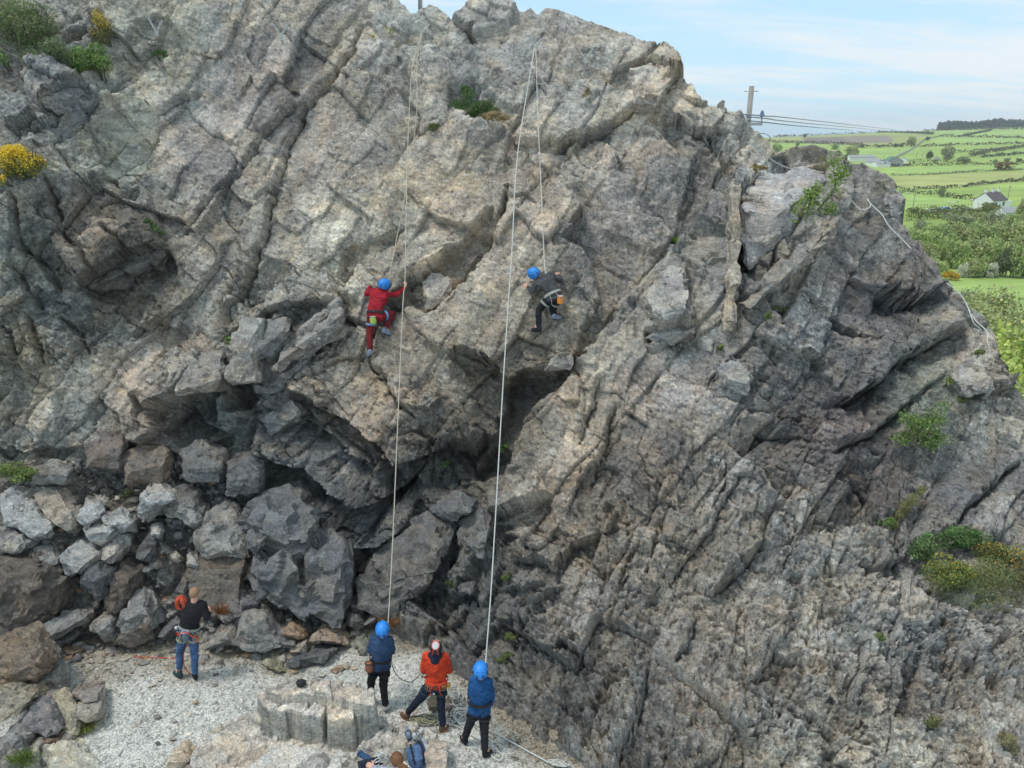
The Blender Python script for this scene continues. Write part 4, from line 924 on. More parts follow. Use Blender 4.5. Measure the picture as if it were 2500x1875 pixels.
SLABS = [  # angular pieces that stand out of the face
 ([(667+33,832),(760,778),(828,722)],[(834,768),(745,832),(668,893)],[(834,800),(750,862),(684,912)],.34,(118,108,96),'long brown beam of rock running up right below the red climber on the left'),
 ([(560,832),(640,800),(700,768)],[(700,800),(640,850),(590,880)],[(700,830),(620,900),(585,905)],.28,(92,94,96),'dark stepped block left of the long brown beam of rock'),
 ([(620,915),(690,880),(745,850)],[(750,880),(690,930),(640,950)],[(745,900),(680,957),(620,962)],.30,(88,90,92),'dark block directly below the long brown beam of rock'),
 ([(630,1012),(700,965),(740,990)],[(735,1005),(690,1040),(640,1030)],[(720,1032),(660,1062)],.25,(96,98,98),'lowest dark block under the stepped roofs, left of centre'),
 ([(455,852),(500,845),(545,862)],[(545,922),(500,938),(460,945)],[(530,950),(470,957),(425,962)],.30,(128,119,104),'tan block over the curved hollow at the left'),
 ([(585,782),(645,776)],[(605,840),(562,900),(546,925)],[(625,930),(565,942)],.28,(130,128,120),'pale upright slab beside the fern at the left'),
 ([(300,545),(380,562),(415,605)],[(400,622),(330,655),(250,688)],[(375,650),(300,700),(212,706)],.50,(104,98,90),'overhanging wedge with dark underside on the left wall'),
 ([(95,192),(150,170),(215,222)],[(205,228),(130,246),(80,232)],[(198,262),(140,282),(110,262)],.36,(124,126,126),'bluish block below the gorse at the upper left'),
 ([(232,430),(285,425)],[(286,478),(240,488)],[(262,505),(226,502)],.22,(116,94,74),'rusty little block right of the yellow gorse'),
 ([(2023,549),(2047,560)],[(1960,632),(1900,690)],[(1832,748),(1802,740),(1870,690),(1922,642)],.26,(112,104,92),'slanting shaggy slab below the sapling at the right'),
 ([(1602,672),(1640,650),(1674,672)],[(1676,755),(1610,700)],[(1660,776),(1600,774),(1585,722)],.28,(122,116,108),'square block right of the long diagonal crack'),
 ([(1590,802),(1660,775),(1702,786)],[(1698,802),(1640,820),(1590,816)],[(1700,816),(1640,844),(1572,826)],.34,(120,118,114),'thin ledge block with dark underside below the square block'),
 ([(1668,562),(1720,545),(1785,556)],[(1782,585),(1725,598),(1665,612)],[(1785,690),(1705,720),(1694,660)],.22,(126,124,122),'block with pale top left of the brown fin of rock'),
 ([(1945,1088),(2000,1010),(2100,990)],[(2105,1045),(2060,1078),(1990,1100)],[(2102,1072),(2042,1102)],.16,(106,94,93),'purplish slab below the long slanting roof at the right'),
 ([(2348,886),(2390,872),(2422,902)],[(2416,940),(2380,948)],[(2420,956),(2362,966),(2342,930)],.28,(116,108,102),'rounded block at the right edge below the fixed rope'),
 ([(2400,900),(2440,904)],[(2472,925),(2430,926)],[(2465,937),(2420,933)],.20,(140,136,132),'thin flat flake sticking out at the right edge'),
 ([(2160,440),(2188,458)],[(2203,488),(2170,500)],[(2205,518),(2172,530)],.22,(118,112,102),'knob of rock on the skyline right of the rope loop'),
 ([(2045,440),(2085,443)],[(2080,470),(2050,472)],[(2073,506),(2052,513)],.14,(142,134,118),'small tan pillar behind the sapling at the right'),
 ([(1542,172),(1590,160),(1640,190)],[(1612,228),(1562,230)],[(1602,260),(1546,253)],.26,(146,134,116),'tan block just under the rounded top of the crag'),
 ([(1757,888),(1790,878),(1830,902)],[(1826,938),(1782,928)],[(1826,965),(1776,948)],.26,(124,122,122),'light grey wedge at the start of the lower right ridge'),
 ([(1032,690),(1065,665),(1102,682)],[(1086,718),(1045,725)],[(1090,740),(1040,756)],.18,(96,94,90),'dark block inside the hollow right of the red climber'),
 ([(1345,868),(1395,862)],[(1400,885),(1340,890)],[(1390,902),(1336,902)],.14,(112,106,98),'small block on the lip of the roof below the right climber'),
 ([(1600,985),(1640,960),(1672,1000)],[(1668,1040),(1622,1045)],[(1660,1078),(1618,1072)],.14,(122,116,110),'flat faced block in the middle of the lower right wall'),
 ([(1405,1300),(1470,1262),(1500,1285)],[(1492,1330),(1430,1340)],[(1480,1372),(1425,1368)],.18,(124,112,96),'tan block above the crumbly lower right wall'),
 ([(1120,1270),(1175,1235),(1200,1262)],[(1190,1310),(1140,1325)],[(1180,1362),(1128,1352)],.24,(92,92,90),'dark upright block between the two ropes low on the wall'),
 ([(1030,1395),(1080,1330),(1110,1345)],[(1100,1400),(1052,1430)],[(1092,1450),(1030,1462)],.22,(94,94,93),'dark slanting block right of the lens shaped boulder'),
 ([(2290,1490),(2330,1470),(2370,1500)],[(2365,1545),(2315,1550)],[(2372,1600),(2312,1596)],.22,(132,128,120),'pale grey block below the gorse ledge at the right'),
 ([(2060,1700),(2100,1660),(2150,1672)],[(2148,1700),(2092,1722)],[(2150,1760),(2090,1768)],.22,(112,108,104),'grey block low on the slope at the right'),
 ([(2230,1815),(2290,1780),(2340,1800)],[(2335,1840),(2262,1850)],[(2345,1890),(2255,1890)],.24,(132,130,124),'pale block with dark face near the bottom right corner'),
]
def to_srgb(c): return [255 * (v * 12.92 if v <= .0031308 else 1.055 * v ** (1 / 2.4) - .055) for v in c]
for i, (T, E, B, f, col, lab) in enumerate(SLABS):
    if 'rusty' in lab or 'pale block with dark' in lab or 'pale grey block below' in lab or 'grey block low' in lab or 'lower right wall' in lab or 'purplish' in lab: continue
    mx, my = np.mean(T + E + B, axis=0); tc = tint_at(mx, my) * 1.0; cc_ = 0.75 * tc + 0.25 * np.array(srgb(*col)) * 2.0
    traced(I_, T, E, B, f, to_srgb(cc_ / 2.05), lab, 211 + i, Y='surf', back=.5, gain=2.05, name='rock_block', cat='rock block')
def block_pts(l): return [tuple(P(*p)) for p in l]
hull_rock('rock_block', block_pts([(1852,431,15.2),(1954,413,15.5),(2023,408,15.6),(2028,428,15.3),(1803,508,13.35),(1850,520,13.25),(1893,528,13.2),(1917,502,13.5),(1986,462,14.1),(1806,600,13.5),(1830,655,13.3),(1893,612,13.3),(1950,535,13.7),(1830,640,14.5),(1950,520,15)]), [c * 2.0 for c in srgb(134,132,131)], 'large block with a flat pale top, right of the brown fin of rock', 301, cat='rock block')
hull_rock('rock_fin', block_pts([(1784,441,13.7),(1812,438,13.75),(1806,520,13.0),(1804,640,12.75),(1797,740,12.6),(1790,808,12.5),(1768,804,12.5),(1778,700,12.7),(1784,580,12.9),(1796,440,14.4),(1792,640,13.6),(1780,800,13.3)]), [c * 1.9 for c in srgb(138,131,118)], 'thin brown upright fin of rock standing proud of the wall at the right', 302, target=.05, rough=.65, cat='rock block')
def yg(x, y, z=0.0): return PZ(x, y, z).y
FRONT = [  # rocks round the near edge of the floor; own distance (foot, top)
 (Cz,[(-60,260),(170,195),(205,215),(430,570)],[(-60,330),(250,450),(390,520)],[(440,620),(380,720),(230,700),(70,730),(-60,750)],.45,(116,100,80),'large tan topped block with brown front at the left edge of the gravel',(9.5,10.0),.5),
 (Cz,[(280,290),(430,320),(560,430)],[(530,480),(420,490)],[(540,520),(420,560),(380,500)],.2,(150,144,134),'pale flaky stone just behind the large tan topped block',(10.2,10.5),.25),
 (Cz,[(450,610),(540,560),(645,570)],[(560,700),(470,720)],[(630,830),(450,880),(340,930),(340,850)],.22,MG,'grey upright slab right of the large tan topped block',(9.6,9.9),.3),
 (Cz,[(-60,745),(180,745),(330,790)],[(320,920),(150,900),(-60,800)],[(300,970),(180,1090),(20,1150),(-60,1150)],.40,(132,122,100),'undercut block at the left edge below the large tan topped block',(8.9,9.4),.4),
 (Cz,[(320,960),(400,880),(540,860),(590,1050)],[(520,1100),(360,1120),(290,1080)],[(640,1280),(500,1320),(300,1260),(260,1100)],.35,PU,'lump of purplish rock in the lower left behind the tan plank',(8.8,9.3),.4),
 (Cz,[(560,850),(680,835),(750,980)],[(610,960),(700,1150),(770,1270)],[(830,1200),(810,1290),(740,1325),(600,1110)],.16,(150,140,112),'tan plank of slate leaning against the purplish lump',(8.9,9.4),.14),
 (Cz,[(700,850),(800,800),(960,760),(1080,780)],[(1050,860),(900,890),(780,860)],[(1040,930),(900,950),(750,900)],.2,(128,118,108),'orange flecked grey block at the left rim of the pale gravel',(9.4,9.8),.2),
 (Cz,[(750,990),(950,900),(1060,890)],[(1060,1060),(820,1090)],[(1050,1120),(930,1170),(800,1125)],.2,(140,130,114),'low tan block nearest the tuft of grass',(9.1,9.5),.2),
 (Cz,[(400,1350),(560,1340),(800,1480)],[(700,1500),(480,1480)],[(950,1650),(1050,1800),(500,1850),(430,1550)],.3,(160,156,138),'big pale cream slab in the bottom left corner',(8.2,8.8),.4),
 (Cz,[(260,1480),(390,1330),(440,1480)],[(380,1500),(300,1600)],[(500,1800),(250,1800),(240,1650)],.25,(134,130,116),'grey green block left of the pale cream slab',(8.2,8.75),.3),
 (Cz,[(-60,1360),(160,1225),(190,1380)],[(120,1450),(-40,1480)],[(170,1600),(60,1750),(-60,1750)],.3,MG,'tilted grey slab in the very corner bottom left',(8.2,8.8),.4),
 (Cz,[(170,1230),(300,1175),(375,1250)],[(330,1290),(220,1290)],[(300,1350),(260,1400),(180,1330)],.22,(140,138,130),'grey cobble above the leafy plant in the lower left',(8.7,8.95),.25),
 (Cz,[(270,1350),(370,1290),(430,1320),(640,1290)],[(600,1340),(430,1350)],[(640,1380),(560,1400),(300,1480)],.2,(136,110,90),'rusty stone under the tan plank',(8.7,8.9),.25),
 (Cz,[(640,1330),(700,1260),(760,1340)],[(740,1400),(660,1380)],[(745,1450),(640,1390)],.2,(110,100,90),'brown angular stone at the foot of the tan plank',(8.75,8.9),.2),
 (Cz,[(1810,1570),(1880,1490),(1950,1450),(2050,1550)],[(2030,1580),(1960,1600),(1830,1590)],[(2020,1640),(1880,1690),(1790,1650)],.22,(160,142,116),'yellowish stone alone on the pale gravel at the bottom edge',(8.3,8.5),.25),
 (Cz,[(1990,1660),(2060,1610),(2180,1640)],[(2150,1680),(2030,1680)],[(2180,1760),(1990,1760)],.2,(150,134,116),'rounded brown stone cut by the bottom edge near the yellowish stone',(8.05,8.25),.25),
 (I_,[(1035,1845),(1050,1825),(1090,1830)],[(1090,1858),(1040,1860)],[(1085,1880),(1042,1880)],.10,(164,150,132),'flat topped tan block beside the blue rucksack',(8.15,8.4),.25),
 (I_,[(745,1860),(780,1850),(800,1865)],[(795,1880),(750,1885)],[(800,1900),(750,1900)],.10,(140,134,126),'small grey stone at the bottom edge in front of the flat ledge',(8.0,8.1),.2),
 (D_,[(1870,690),(1900,660),(1960,670)],[(1960,710),(1880,720)],[(1950,740),(1890,745)],.12,(96,90,70),'mossy dark stone between the legs of the man in orange',(9.45,9.6),.2),
 (D_,[(2015,680),(2030,655),(2055,690)],[(2050,720),(2020,720)],[(2050,740),(2020,740)],.10,(132,112,98),'reddish stone half covered by the white rope pile',(9.45,9.6),.15),
 (D_,[(1820,450),(1850,430),(1885,460)],[(1880,480),(1825,475)],[(1880,495),(1830,490)],.1,(150,148,140),'pale stone behind the left elbow of the man in orange',(10.3,10.4),.15),
]
for i, (tr, T, E, B, f, col, lab, YY_, bk) in enumerate(FRONT): traced(tr, T, E, B, f * 0.6, col, lab, 111 + i, Y=YY_, back=bk)

# loose stones lying singly on the gravel
SM = [(115,1600,34),(185,1590,40),(200,1560,22),(160,1585,24),(350,1620,24),(365,1612,16),(220,1617,16),(312,1590,14),(390,1660,13),(375,1672,12),(367,1675,10),(405,1632,10),(478,1715,13),(385,1752,18),(540,1618,12),(614,1637,12),(640,1520,20),(690,1610,26),(785,1650,18),(830,1665,14),(822,1636,30),(845,1630,20),(865,1632,14),(425,1760,13),(420,1805,16),(385,1815,14),(520,1560,22),(560,1590,18),(600,1600,20),(455,1575,18),(480,1600,12),(755,1615,16),(720,1640,18),(240,1575,16),(275,1600,14),(300,1612,20),(150,1565,20),(1120,1490,10),(1080,1890,14),(590,1805,16),(600,1800,10),(1250,1845,12),(1310,1855,10),(640,1800,9)]
LAND = [(455,1650,'near the feet of the man in black'),(620,1590,'before the pyramid shaped boulder'),(760,1640,'before the dark ribbed slab'),(860,1630,'left of the first belayer'),(170,1590,'under the plank-like slab'),(290,1600,'under the low reddish brown block'),(400,1675,'left of the man in black'),(400,1800,'in the middle of the pale gravel'),(600,1800,'on the flat ledge'),(560,1600,'right of the man in black'),(1250,1850,'beside the trailing white rope'),(350,1620,'by the orange rope on the ground')]
for i, (x, y, w) in enumerate(SM):
    c = PZ(x, y, 0.0); s = w / pxm(c.y, y) * 0.55; rr = random.Random(900 + i)
    zb = outc_z(c.x, c.y) if (-4.9 < c.x < 0.15 and c.y < 10.6) else 0.0
    if zb > 0.05: c = PZ(x, y, zb)
    pts = []
    for k in range(16):
        d = Vector((rr.gauss(0, 1), rr.gauss(0, 1), rr.gauss(0, .7))).normalized()
        pts.append((c.x + d.x * s * 1.1, c.y + d.y * s * 0.8, zb + s * 0.22 + d.z * s * 0.42))
    shade = rr.choice([(150,144,132),(120,118,114),(160,156,146),(140,124,104),(100,98,96)])
    tone = {150: 'buff', 120: 'grey', 160: 'pale', 140: 'brownish', 100: 'dark grey'}[shade[0]]; near = min(LAND, key=lambda l: (l[0] - x) ** 2 + (l[1] - y) ** 2)[2]
    hull_rock('stone', pts, [v * 1.5 for v in srgb(*shade)], ('large ' if w > 23 else 'small ' if w > 13 else 'tiny ') + tone + ' loose stone on the floor ' + near, 950 + i, target=0.03, rough=0.6, cat='stone', group='loose stones scattered on the quarry floor')

# ------------------------------------------------------------ rubble and chips nobody could count
def chips(name, pos, sizes, cols, seed, flat=0.5, mat=None):
    rg = np.random.default_rng(seed); n = len(pos)
    box = np.array([(-1,-1,-1),(1,-1,-1),(1,1,-1),(-1,1,-1),(-1,-1,1),(1,-1,1),(1,1,1),(-1,1,1)], float)
    fc = np.array([(0,3,2,1),(4,5,6,7),(0,1,5,4),(1,2,6,5),(2,3,7,6),(3,0,4,7)])
    V = np.repeat(box[None], n, 0) * (1 + rg.uniform(-.45, .35, (n, 8, 3)))
    V[:, 4:, :2] *= rg.uniform(.45, .95, (n, 1, 1))
    sc = sizes[:, None] * np.stack([rg.uniform(.7, 1.4, n), rg.uniform(.5, 1.0, n), rg.uniform(.6, 1.4, n) * flat], -1)
    V = V * sc[:, None]
    ang = rg.uniform(0, 6.28, n); tx = rg.normal(0, .35, n)
    c, s = np.cos(tx), np.sin(tx); y, z = V[..., 1].copy(), V[..., 2].copy()
    V[..., 1] = y * c[:, None] - z * s[:, None]; V[..., 2] = y * s[:, None] + z * c[:, None]
    c, s = np.cos(ang), np.sin(ang); x, y = V[..., 0].copy(), V[..., 1].copy()
    V[..., 0] = x * c[:, None] - y * s[:, None]; V[..., 1] = x * s[:, None] + y * c[:, None]
    V += np.asarray(pos)[:, None]
    F = (fc[None] + (np.arange(n) * 8)[:, None, None]).reshape(-1, 4)
    cols = cols * 1.42
    o = new_mesh(name, V.reshape(-1, 3), F, mat)
    color_attr(o.data, 'tint', np.repeat(cols, 8, 0))
    return tag(o, kind='stuff')
rg = np.random.default_rng(5)
pos, sz, cl = [], [], []
REG = [(0,1130),(250,1110),(480,1130),(620,1140),(640,1300),(700,1560),(640,1600),(400,1610),(250,1620),(0,1590)]
ct = 0
while ct < 1500:
    x = rg.uniform(0, 880); y = rg.uniform(1110, 1610)
    if not (inside(REG, np.array([x]), np.array([y]))[0] or (y > 1480 and 640 < x < 870 and y < 1640)): continue
    s = surf(x, y) if y < base_y(x) else PZ(x, y, 0)
    if y > base_y(x) + 45 or (390 < x < 500 and 1380 < y < 1460): continue
    pos.append((s.x, s.y - 0.03, s.z + 0.01)); sz.append(min(0.095, 0.018 * (1 + rg.pareto(1.4)))); ct += 1
    g = rg.choice(4, p=[.4, .3, .2, .1]); c = np.array(srgb(*[(118,117,114),(92,92,92),(140,136,128),(130,106,84)][g])) * 1.35; cl.append(c)
tag(chips('rubble', pos, np.array(sz), np.array(cl), 6, 0.5, M_BOULDER), 'broken slate fragments filling the gaps between the boulders')
pos, sz, cl = [], [], []
for i in range(5200):
    x = rg.uniform(-60, 1500); y = rg.uniform(1560, 1900)
    if y < base_y(x) - 5: continue
    e = (y - base_y(x))
    if e > 110 and rg.random() < 0.35: continue
    s = PZ(x, y, 0); pos.append((s.x, s.y, float(floor_h(np.array(s.x), np.array(s.y))) + 0.004))
    sz.append(min(0.05, (0.0065 if e > 90 else 0.010) * (1 + rg.pareto(2.2)))); 
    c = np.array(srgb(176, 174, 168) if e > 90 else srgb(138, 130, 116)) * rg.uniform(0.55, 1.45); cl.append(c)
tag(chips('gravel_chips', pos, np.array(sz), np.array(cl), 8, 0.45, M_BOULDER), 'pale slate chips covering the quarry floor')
# ------------------------------------------------------------ far country: terrain, fields, hedges, trees, houses
def K(l): return [(1840 + x * 0.3014, 260 + y * 0.3014) for x, y in l]
TY = [(45,-11.6),(65,-11.7),(90,-11.9),(112,-12.7),(140,-13.2),(175,-13.5),(205,-13.9),(240,-14.0),(290,-13.6),(370,-11.8),(480,-8.6),(620,-5.0),(800,-0.2),(1000,5.9),(1200,11.4),(1500,17.5),(1700,16.0),(2600,-20)]
def tz(x, y):
    z = np.interp(y, [a for a, b in TY], [b for a, b in TY])
    u = np.clip(x / np.maximum(y, 1), -0.3, 0.9)
    z = z + (u - 0.54) * 62 * np.clip((y - 700) / 800, 0, 1) * (u < 0.9)
    return z + 0.3 * fbm(np.asarray(x) / 60.0, np.asarray(y) / 60.0, 3, 500) * np.clip(np.asarray(y) / 300, 0.2, 2)
def on_land(px, py):
    """where the line of sight through a photo pixel meets the land"""
    d = ray(px, py)
    ys = np.geomspace(48, 1600, 1600); t = ys / d.y
    x = d.x * t; z = CAM_H + d.z * t; g = tz(x, ys)
    k = np.argmax(z <= g) if (z <= g).any() else len(ys) - 1
    return Vector((x[k], ys[k], g[k]))
uu = np.linspace(-0.9, 1.3, 420); yy = np.geomspace(42, 2600, 520)
UU, YY2 = np.meshgrid(uu, yy); XX2 = UU * YY2; ZZ2 = tz(XX2, YY2)
idx = np.arange(UU.size).reshape(UU.shape)
q = np.stack([idx[:-1, :-1], idx[:-1, 1:], idx[1:, 1:], idx[1:, :-1]], -1).reshape(-1, 4)
def field_material():
    n = NT('pasture'); p = n.pos()
    c = n.attr('tint').outputs['Color']
    m = n.noise(n.mapping(p, (0.05, 0.12, 0.05)), 1.0, 6, 0.65, 0.4)
    c = n.mix(n.mapr(m, 0.35, 0.65), n.mix(1.0, c, (0.86, 0.88, 0.82), 'MULTIPLY'), n.mix(1.0, c, (1.10, 1.08, 1.0), 'MULTIPLY'))
    m = n.noise(p, 0.8, 4, 0.7)
    c = n.mix(n.mapr(m, 0.4, 0.7, 0, 0.35), c, n.mix(1.0, c, (0.72, 0.75, 0.6), 'MULTIPLY'))
    return n.out(c, 0.95)
M_FIELD = field_material()
land = new_mesh('pasture_land', np.stack([XX2, YY2, ZZ2], -1).reshape(-1, 3), q, M_FIELD, smooth=True)
def project(x, y, z):
    dep = y * CP + (CAM_H - z) * SP
    return 1250 + F_PX * x / dep, 937.5 - F_PX * (y * SP - (CAM_H - z) * CP) / dep
lpx, lpy = project(XX2, YY2, ZZ2)
G1, G2, G3, G4 = np.array(srgb(132,150,80)), np.array(srgb(136,156,88)), np.array(srgb(146,150,94)), np.array(srgb(112,102,94))
lt = np.zeros(lpx.shape + (3,)) + G1
def fld(poly, c):
    m = inside(K(poly), lpx, lpy); lt[m] = c
fld([(1050,500),(2300,470),(2300,515),(1100,560)], G2); fld([(1090,565),(2300,520),(2300,600),(1640,655),(1150,670)], G3)
fld([(1150,700),(1800,760),(1780,830),(1180,830)], G2); fld([(1540,690),(2300,600),(2300,800),(1780,750)], G1 * 1.02)
fld([(820,335),(1400,325),(1150,410),(820,405)], G2); fld([(1250,390),(1900,370),(2300,300),(2300,460),(1300,470)], G1)
fld([(1360,320),(1500,250),(2300,262),(2300,300)], G2 * 1.03); fld([(1500,180),(2300,170),(2300,262),(1520,240)], G2)
fld([(100,225),(700,225),(1400,230),(1350,320),(900,320),(700,300),(100,290)], G3 * 0.92)
fld([(380,250),(740,245),(760,310),(420,300)], G4); fld([(740,240),(1100,235),(1130,290),(760,300)], G4 * 1.25)
fld([(1190,830),(1800,850),(1990,900),(1990,1100),(1150,1100)], G1 * 0.82)
fld([(1200,1380),(2400,1360),(2400,1700),(1200,1700)], G2)
hz_ = fbm(UU * 9, np.log(YY2) * 9, 4, 505)[..., None]
color_attr(land.data, 'tint', (lt * (0.92 + 0.22 * hz_) * 1.42).reshape(-1, 3))
tag(land, kind='structure')

def leaf_material(name):
    n = NT(name)
    oi = n.node('ShaderNodeObjectInfo')
    v = n.attr('tint').outputs['Color']
    c = n.mix(1.0, oi.outputs['Color'], v, 'MULTIPLY')
    n.b.inputs['Specular IOR Level'].default_value = 0.2
    m = n.out(c, 0.6)
    tr = n.node('ShaderNodeBsdfTranslucent'); n.l.new(n.mix(1.0, c, (1.05, 1.12, 0.8), 'MULTIPLY'), tr.inputs['Color'])
    ms = n.node('ShaderNodeMixShader', Fac=0.3); n.l.new(n.b.outputs[0], ms.inputs[1]); n.l.new(tr.outputs[0], ms.inputs[2])
    out = [x for x in n.n if x.type == 'OUTPUT_MATERIAL'][0]; n.l.new(ms.outputs[0], out.inputs[0])
    return m
M_LEAF = leaf_material('leaves')
nb_ = NT('bark'); M_BARK = nb_.out(nb_.mix(nb_.noise(nb_.obj(), 12, 5, 0.7), (0.05, 0.042, 0.034), (0.17, 0.15, 0.12)), 0.9)
def quads_mesh(name, C, size, N, cols, rg, aspect=0.6, mat=None):
    """leaf-sized faces: centres C, half sizes, rough normals N"""
    n = len(C); N = N / (np.linalg.norm(N, axis=1, keepdims=True) + 1e-9)
    r = rg.normal(size=(n, 3)); t = np.cross(N, r); t /= np.linalg.norm(t, axis=1, keepdims=True) + 1e-9; b = np.cross(N, t)
    s = (size * np.ones(n))[:, None]
    V = np.stack([C - t * s, C - b * s * aspect, C + t * s, C + b * s * aspect], 1)
    F = np.arange(n * 4).reshape(-1, 4)
    o = new_mesh(name, V.reshape(-1, 3), F, mat or M_LEAF, link=False); color_attr(o.data, 'tint', np.repeat(cols, 4, 0))
    me = o.data; bpy.data.objects.remove(o); return me
def crown_mesh(name, seed, lobes=16, n=2400, leaf=0.085, flat=0.8, tall=1.0, spread=0.62, fuzz=0.1):
    rg = np.random.default_rng(seed); C = []; N = []; B = []
    for i in range(lobes):
        d = rg.normal(size=3); d /= np.linalg.norm(d); c = d * spread * rg.uniform(.5, 1) * np.array([1, 1, flat]); r = rg.uniform(.22, .46)
        m = int(n / lobes); dd = rg.normal(size=(m, 3)); dd /= np.linalg.norm(dd, axis=1, keepdims=True)
        rr = r * (1 - 0.45 * rg.random(m) ** 2 + fuzz * rg.normal(size=m)); k = dd[:, 2] > -0.6
        p = c + dd * rr[:, None]
        C.append(p[k]); N.append((dd + 0.7 * rg.normal(size=dd.shape))[k]); B.append(np.full(k.sum(), rg.uniform(.8, 1.2)))
    C = np.concatenate(C); N = np.concatenate(N); B = np.concatenate(B)
    C[:, 2] = C[:, 2] * tall; C[:, 2] -= C[:, 2].min()
    h = C[:, 2].max()
    b = B * rg.uniform(.72, 1.28, len(C))
    cols = np.stack([b * rg.uniform(.92, 1.15, len(C)), b, b * rg.uniform(.8, 1.1, len(C))], -1)
    return quads_mesh(name, C, leaf * rg.uniform(.6, 1.3, len(C)), N, cols, rg), h
CROWNS = [crown_mesh('crown', 600 + i, n=3000, leaf=0.075, tall=[1, 1.1, .85, 1.3, .7][i], spread=[.62, .55, .7, .5, .75][i]) for i in range(5)]
def trunk_mesh(seed, h=1.0, r=0.05, limbs=5):
    rr = random.Random(seed); V = []; F = []
    def tube(a, b, r0, r1, k=6):
        a, b = Vector(a), Vector(b); ax = (b - a).normalized(); t = ax.orthogonal().normalized(); u = ax.cross(t); s = len(V)
        for p, r_ in ((a, r0), (b, r1)):
            for j in range(k):
                an = 6.2832 * j / k; V.append(p + t * math.cos(an) * r_ + u * math.sin(an) * r_)
        for j in range(k): F.append((s + j, s + (j + 1) % k, s + k + (j + 1) % k, s + k + j))
    top = (rr.uniform(-.06, .06), rr.uniform(-.06, .06), h * .6)
    tube((0, 0, -0.1), top, r, r * .6)
    for i in range(limbs):
        a = 6.28 * i / limbs + rr.random(); z0 = h * rr.uniform(.25, .6)
        tube((top[0] * z0 / (h * .6), top[1] * z0 / (h * .6), z0), (math.cos(a) * .4, math.sin(a) * .4, h * rr.uniform(.65, .95)), r * .45, r * .12, 5)
    o = new_mesh('trunk', V, F, M_BARK, link=False); me = o.data; bpy.data.objects.remove(o); return me
TRUNKS = [trunk_mesh(i) for i in range(3)]
def tree(base, w, h, kind, col, label, group=None, cat='tree', seed=0, name='broadleaf_tree', lift=0.03):
    me, ch = CROWNS[kind]
    root = empty(name, base, (seed * 2.39996) % 6.28); tag(root, label, cat, group)
    c = bpy.data.objects.new('crown', me); COL.objects.link(c); c.parent = root
    c.scale = (w / 2, w / 2, h * (1 - lift) / ch); c.location = (0, 0, h * lift); c.color = (*col, 1)
    t = bpy.data.objects.new('trunk', TRUNKS[seed % 3]); COL.objects.link(t); t.parent = root; t.scale = (w / 2, w / 2, h * 0.9)
    return root
GT = {'olive': (0.38, 0.42, 0.20), 'green': (0.37, 0.45, 0.19), 'bright': (0.44, 0.52, 0.16), 'dark': (0.15, 0.18, 0.09), 'grey': (0.31, 0.35, 0.21), 'white': (0.6, 0.6, 0.52), 'yellow': (0.55, 0.38, 0.05)}
def ktree(kx, kbase, kw, kh, kind, col, label, group=None, cat='tree', seed=0, Y=None, name='broadleaf_tree'):
    (px, py), = K([(kx, kbase)])
    b = on_land(px, py)
    s = pxm(b.y, py)
    return tree(b, kw * 0.3014 / s, kh * 0.3014 / s, kind, GT[col], label, group, cat, seed, name)
ktree(1275,328,95,85,0,'olive','rounded tree on a hedge line high on the far pasture, beside the stone wall',seed=1)
ktree(1420,428,75,75,3,'dark','dark narrow tree in the far fields left of the big round tree',seed=2)
ktree(1560,448,125,130,0,'grey','big round grey green tree standing alone in the middle of the far fields',seed=3)
ktree(1700,462,110,60,4,'grey','low spreading tree just right of the big round field tree',seed=4)
ktree(1470,450,70,45,4,'white','pale blossoming bush at the foot of the big round field tree',seed=5,cat='bush',name='bush')
ktree(1515,738,72,88,0,'grey','small round tree in the hedge left of the white house',seed=6)
ktree(190,372,110,75,2,'green','light green tree showing in the gap left of the rock knoll',seed=7)
ktree(352,322,45,35,2,'grey','little tree on the far heath above the rock knoll',seed=8)
ktree(655,350,90,50,1,'green','mid green tree behind the rock knoll on its left',seed=9)
ktree(790,425,130,110,0,'olive','bluish green tree behind the rock knoll by the white farm sheds',seed=10)
ktree(412,250,45,30,2,'dark','small dark tree on the far left skyline',seed=11)
ktree(878,335,40,32,2,'dark','small dark tree on a far hedge above the green barn',seed=12)
ktree(1150,330,45,32,2,'dark','left of two small dark trees close together on a far hedge',seed=13)
ktree(1198,330,38,34,2,'dark','right of two small dark trees close together on a far hedge',seed=14)
ktree(2175,960,190,260,3,'olive','tall grey green tree at the right edge beside the white shed',seed=15)
ktree(1905,855,135,80,4,'dark','dense dark round shrub in front of the white house',seed=16,cat='bush',name='bush')
ktree(2190,610,40,60,1,'grey','tree cut by the right edge above the long dark hedge',seed=17)
ktree(2145,450,50,32,2,'dark','dark bush in the far hedges near the right edge',seed=18,cat='bush',name='bush')
ktree(2050,450,60,35,2,'grey','grey green bush in the far hedges, left of the dark one at the right edge',seed=19,cat='bush',name='bush')
ktree(1960,455,40,28,2,'grey','smallest bush of the far hedges between the round tree and the right edge',seed=20,cat='bush',name='bush')
ktree(1405,275,50,30,2,'dark','dark bush high on the far pasture where two stone walls meet',seed=21,cat='bush',name='bush')
ktree(1298,865,75,40,4,'dark','dark round shrub at the left end of the clipped hedge',seed=22,cat='bush',name='bush')
ktree(1510,845,50,25,4,'dark','small shrub by the blue car',seed=23,cat='bush',name='bush')
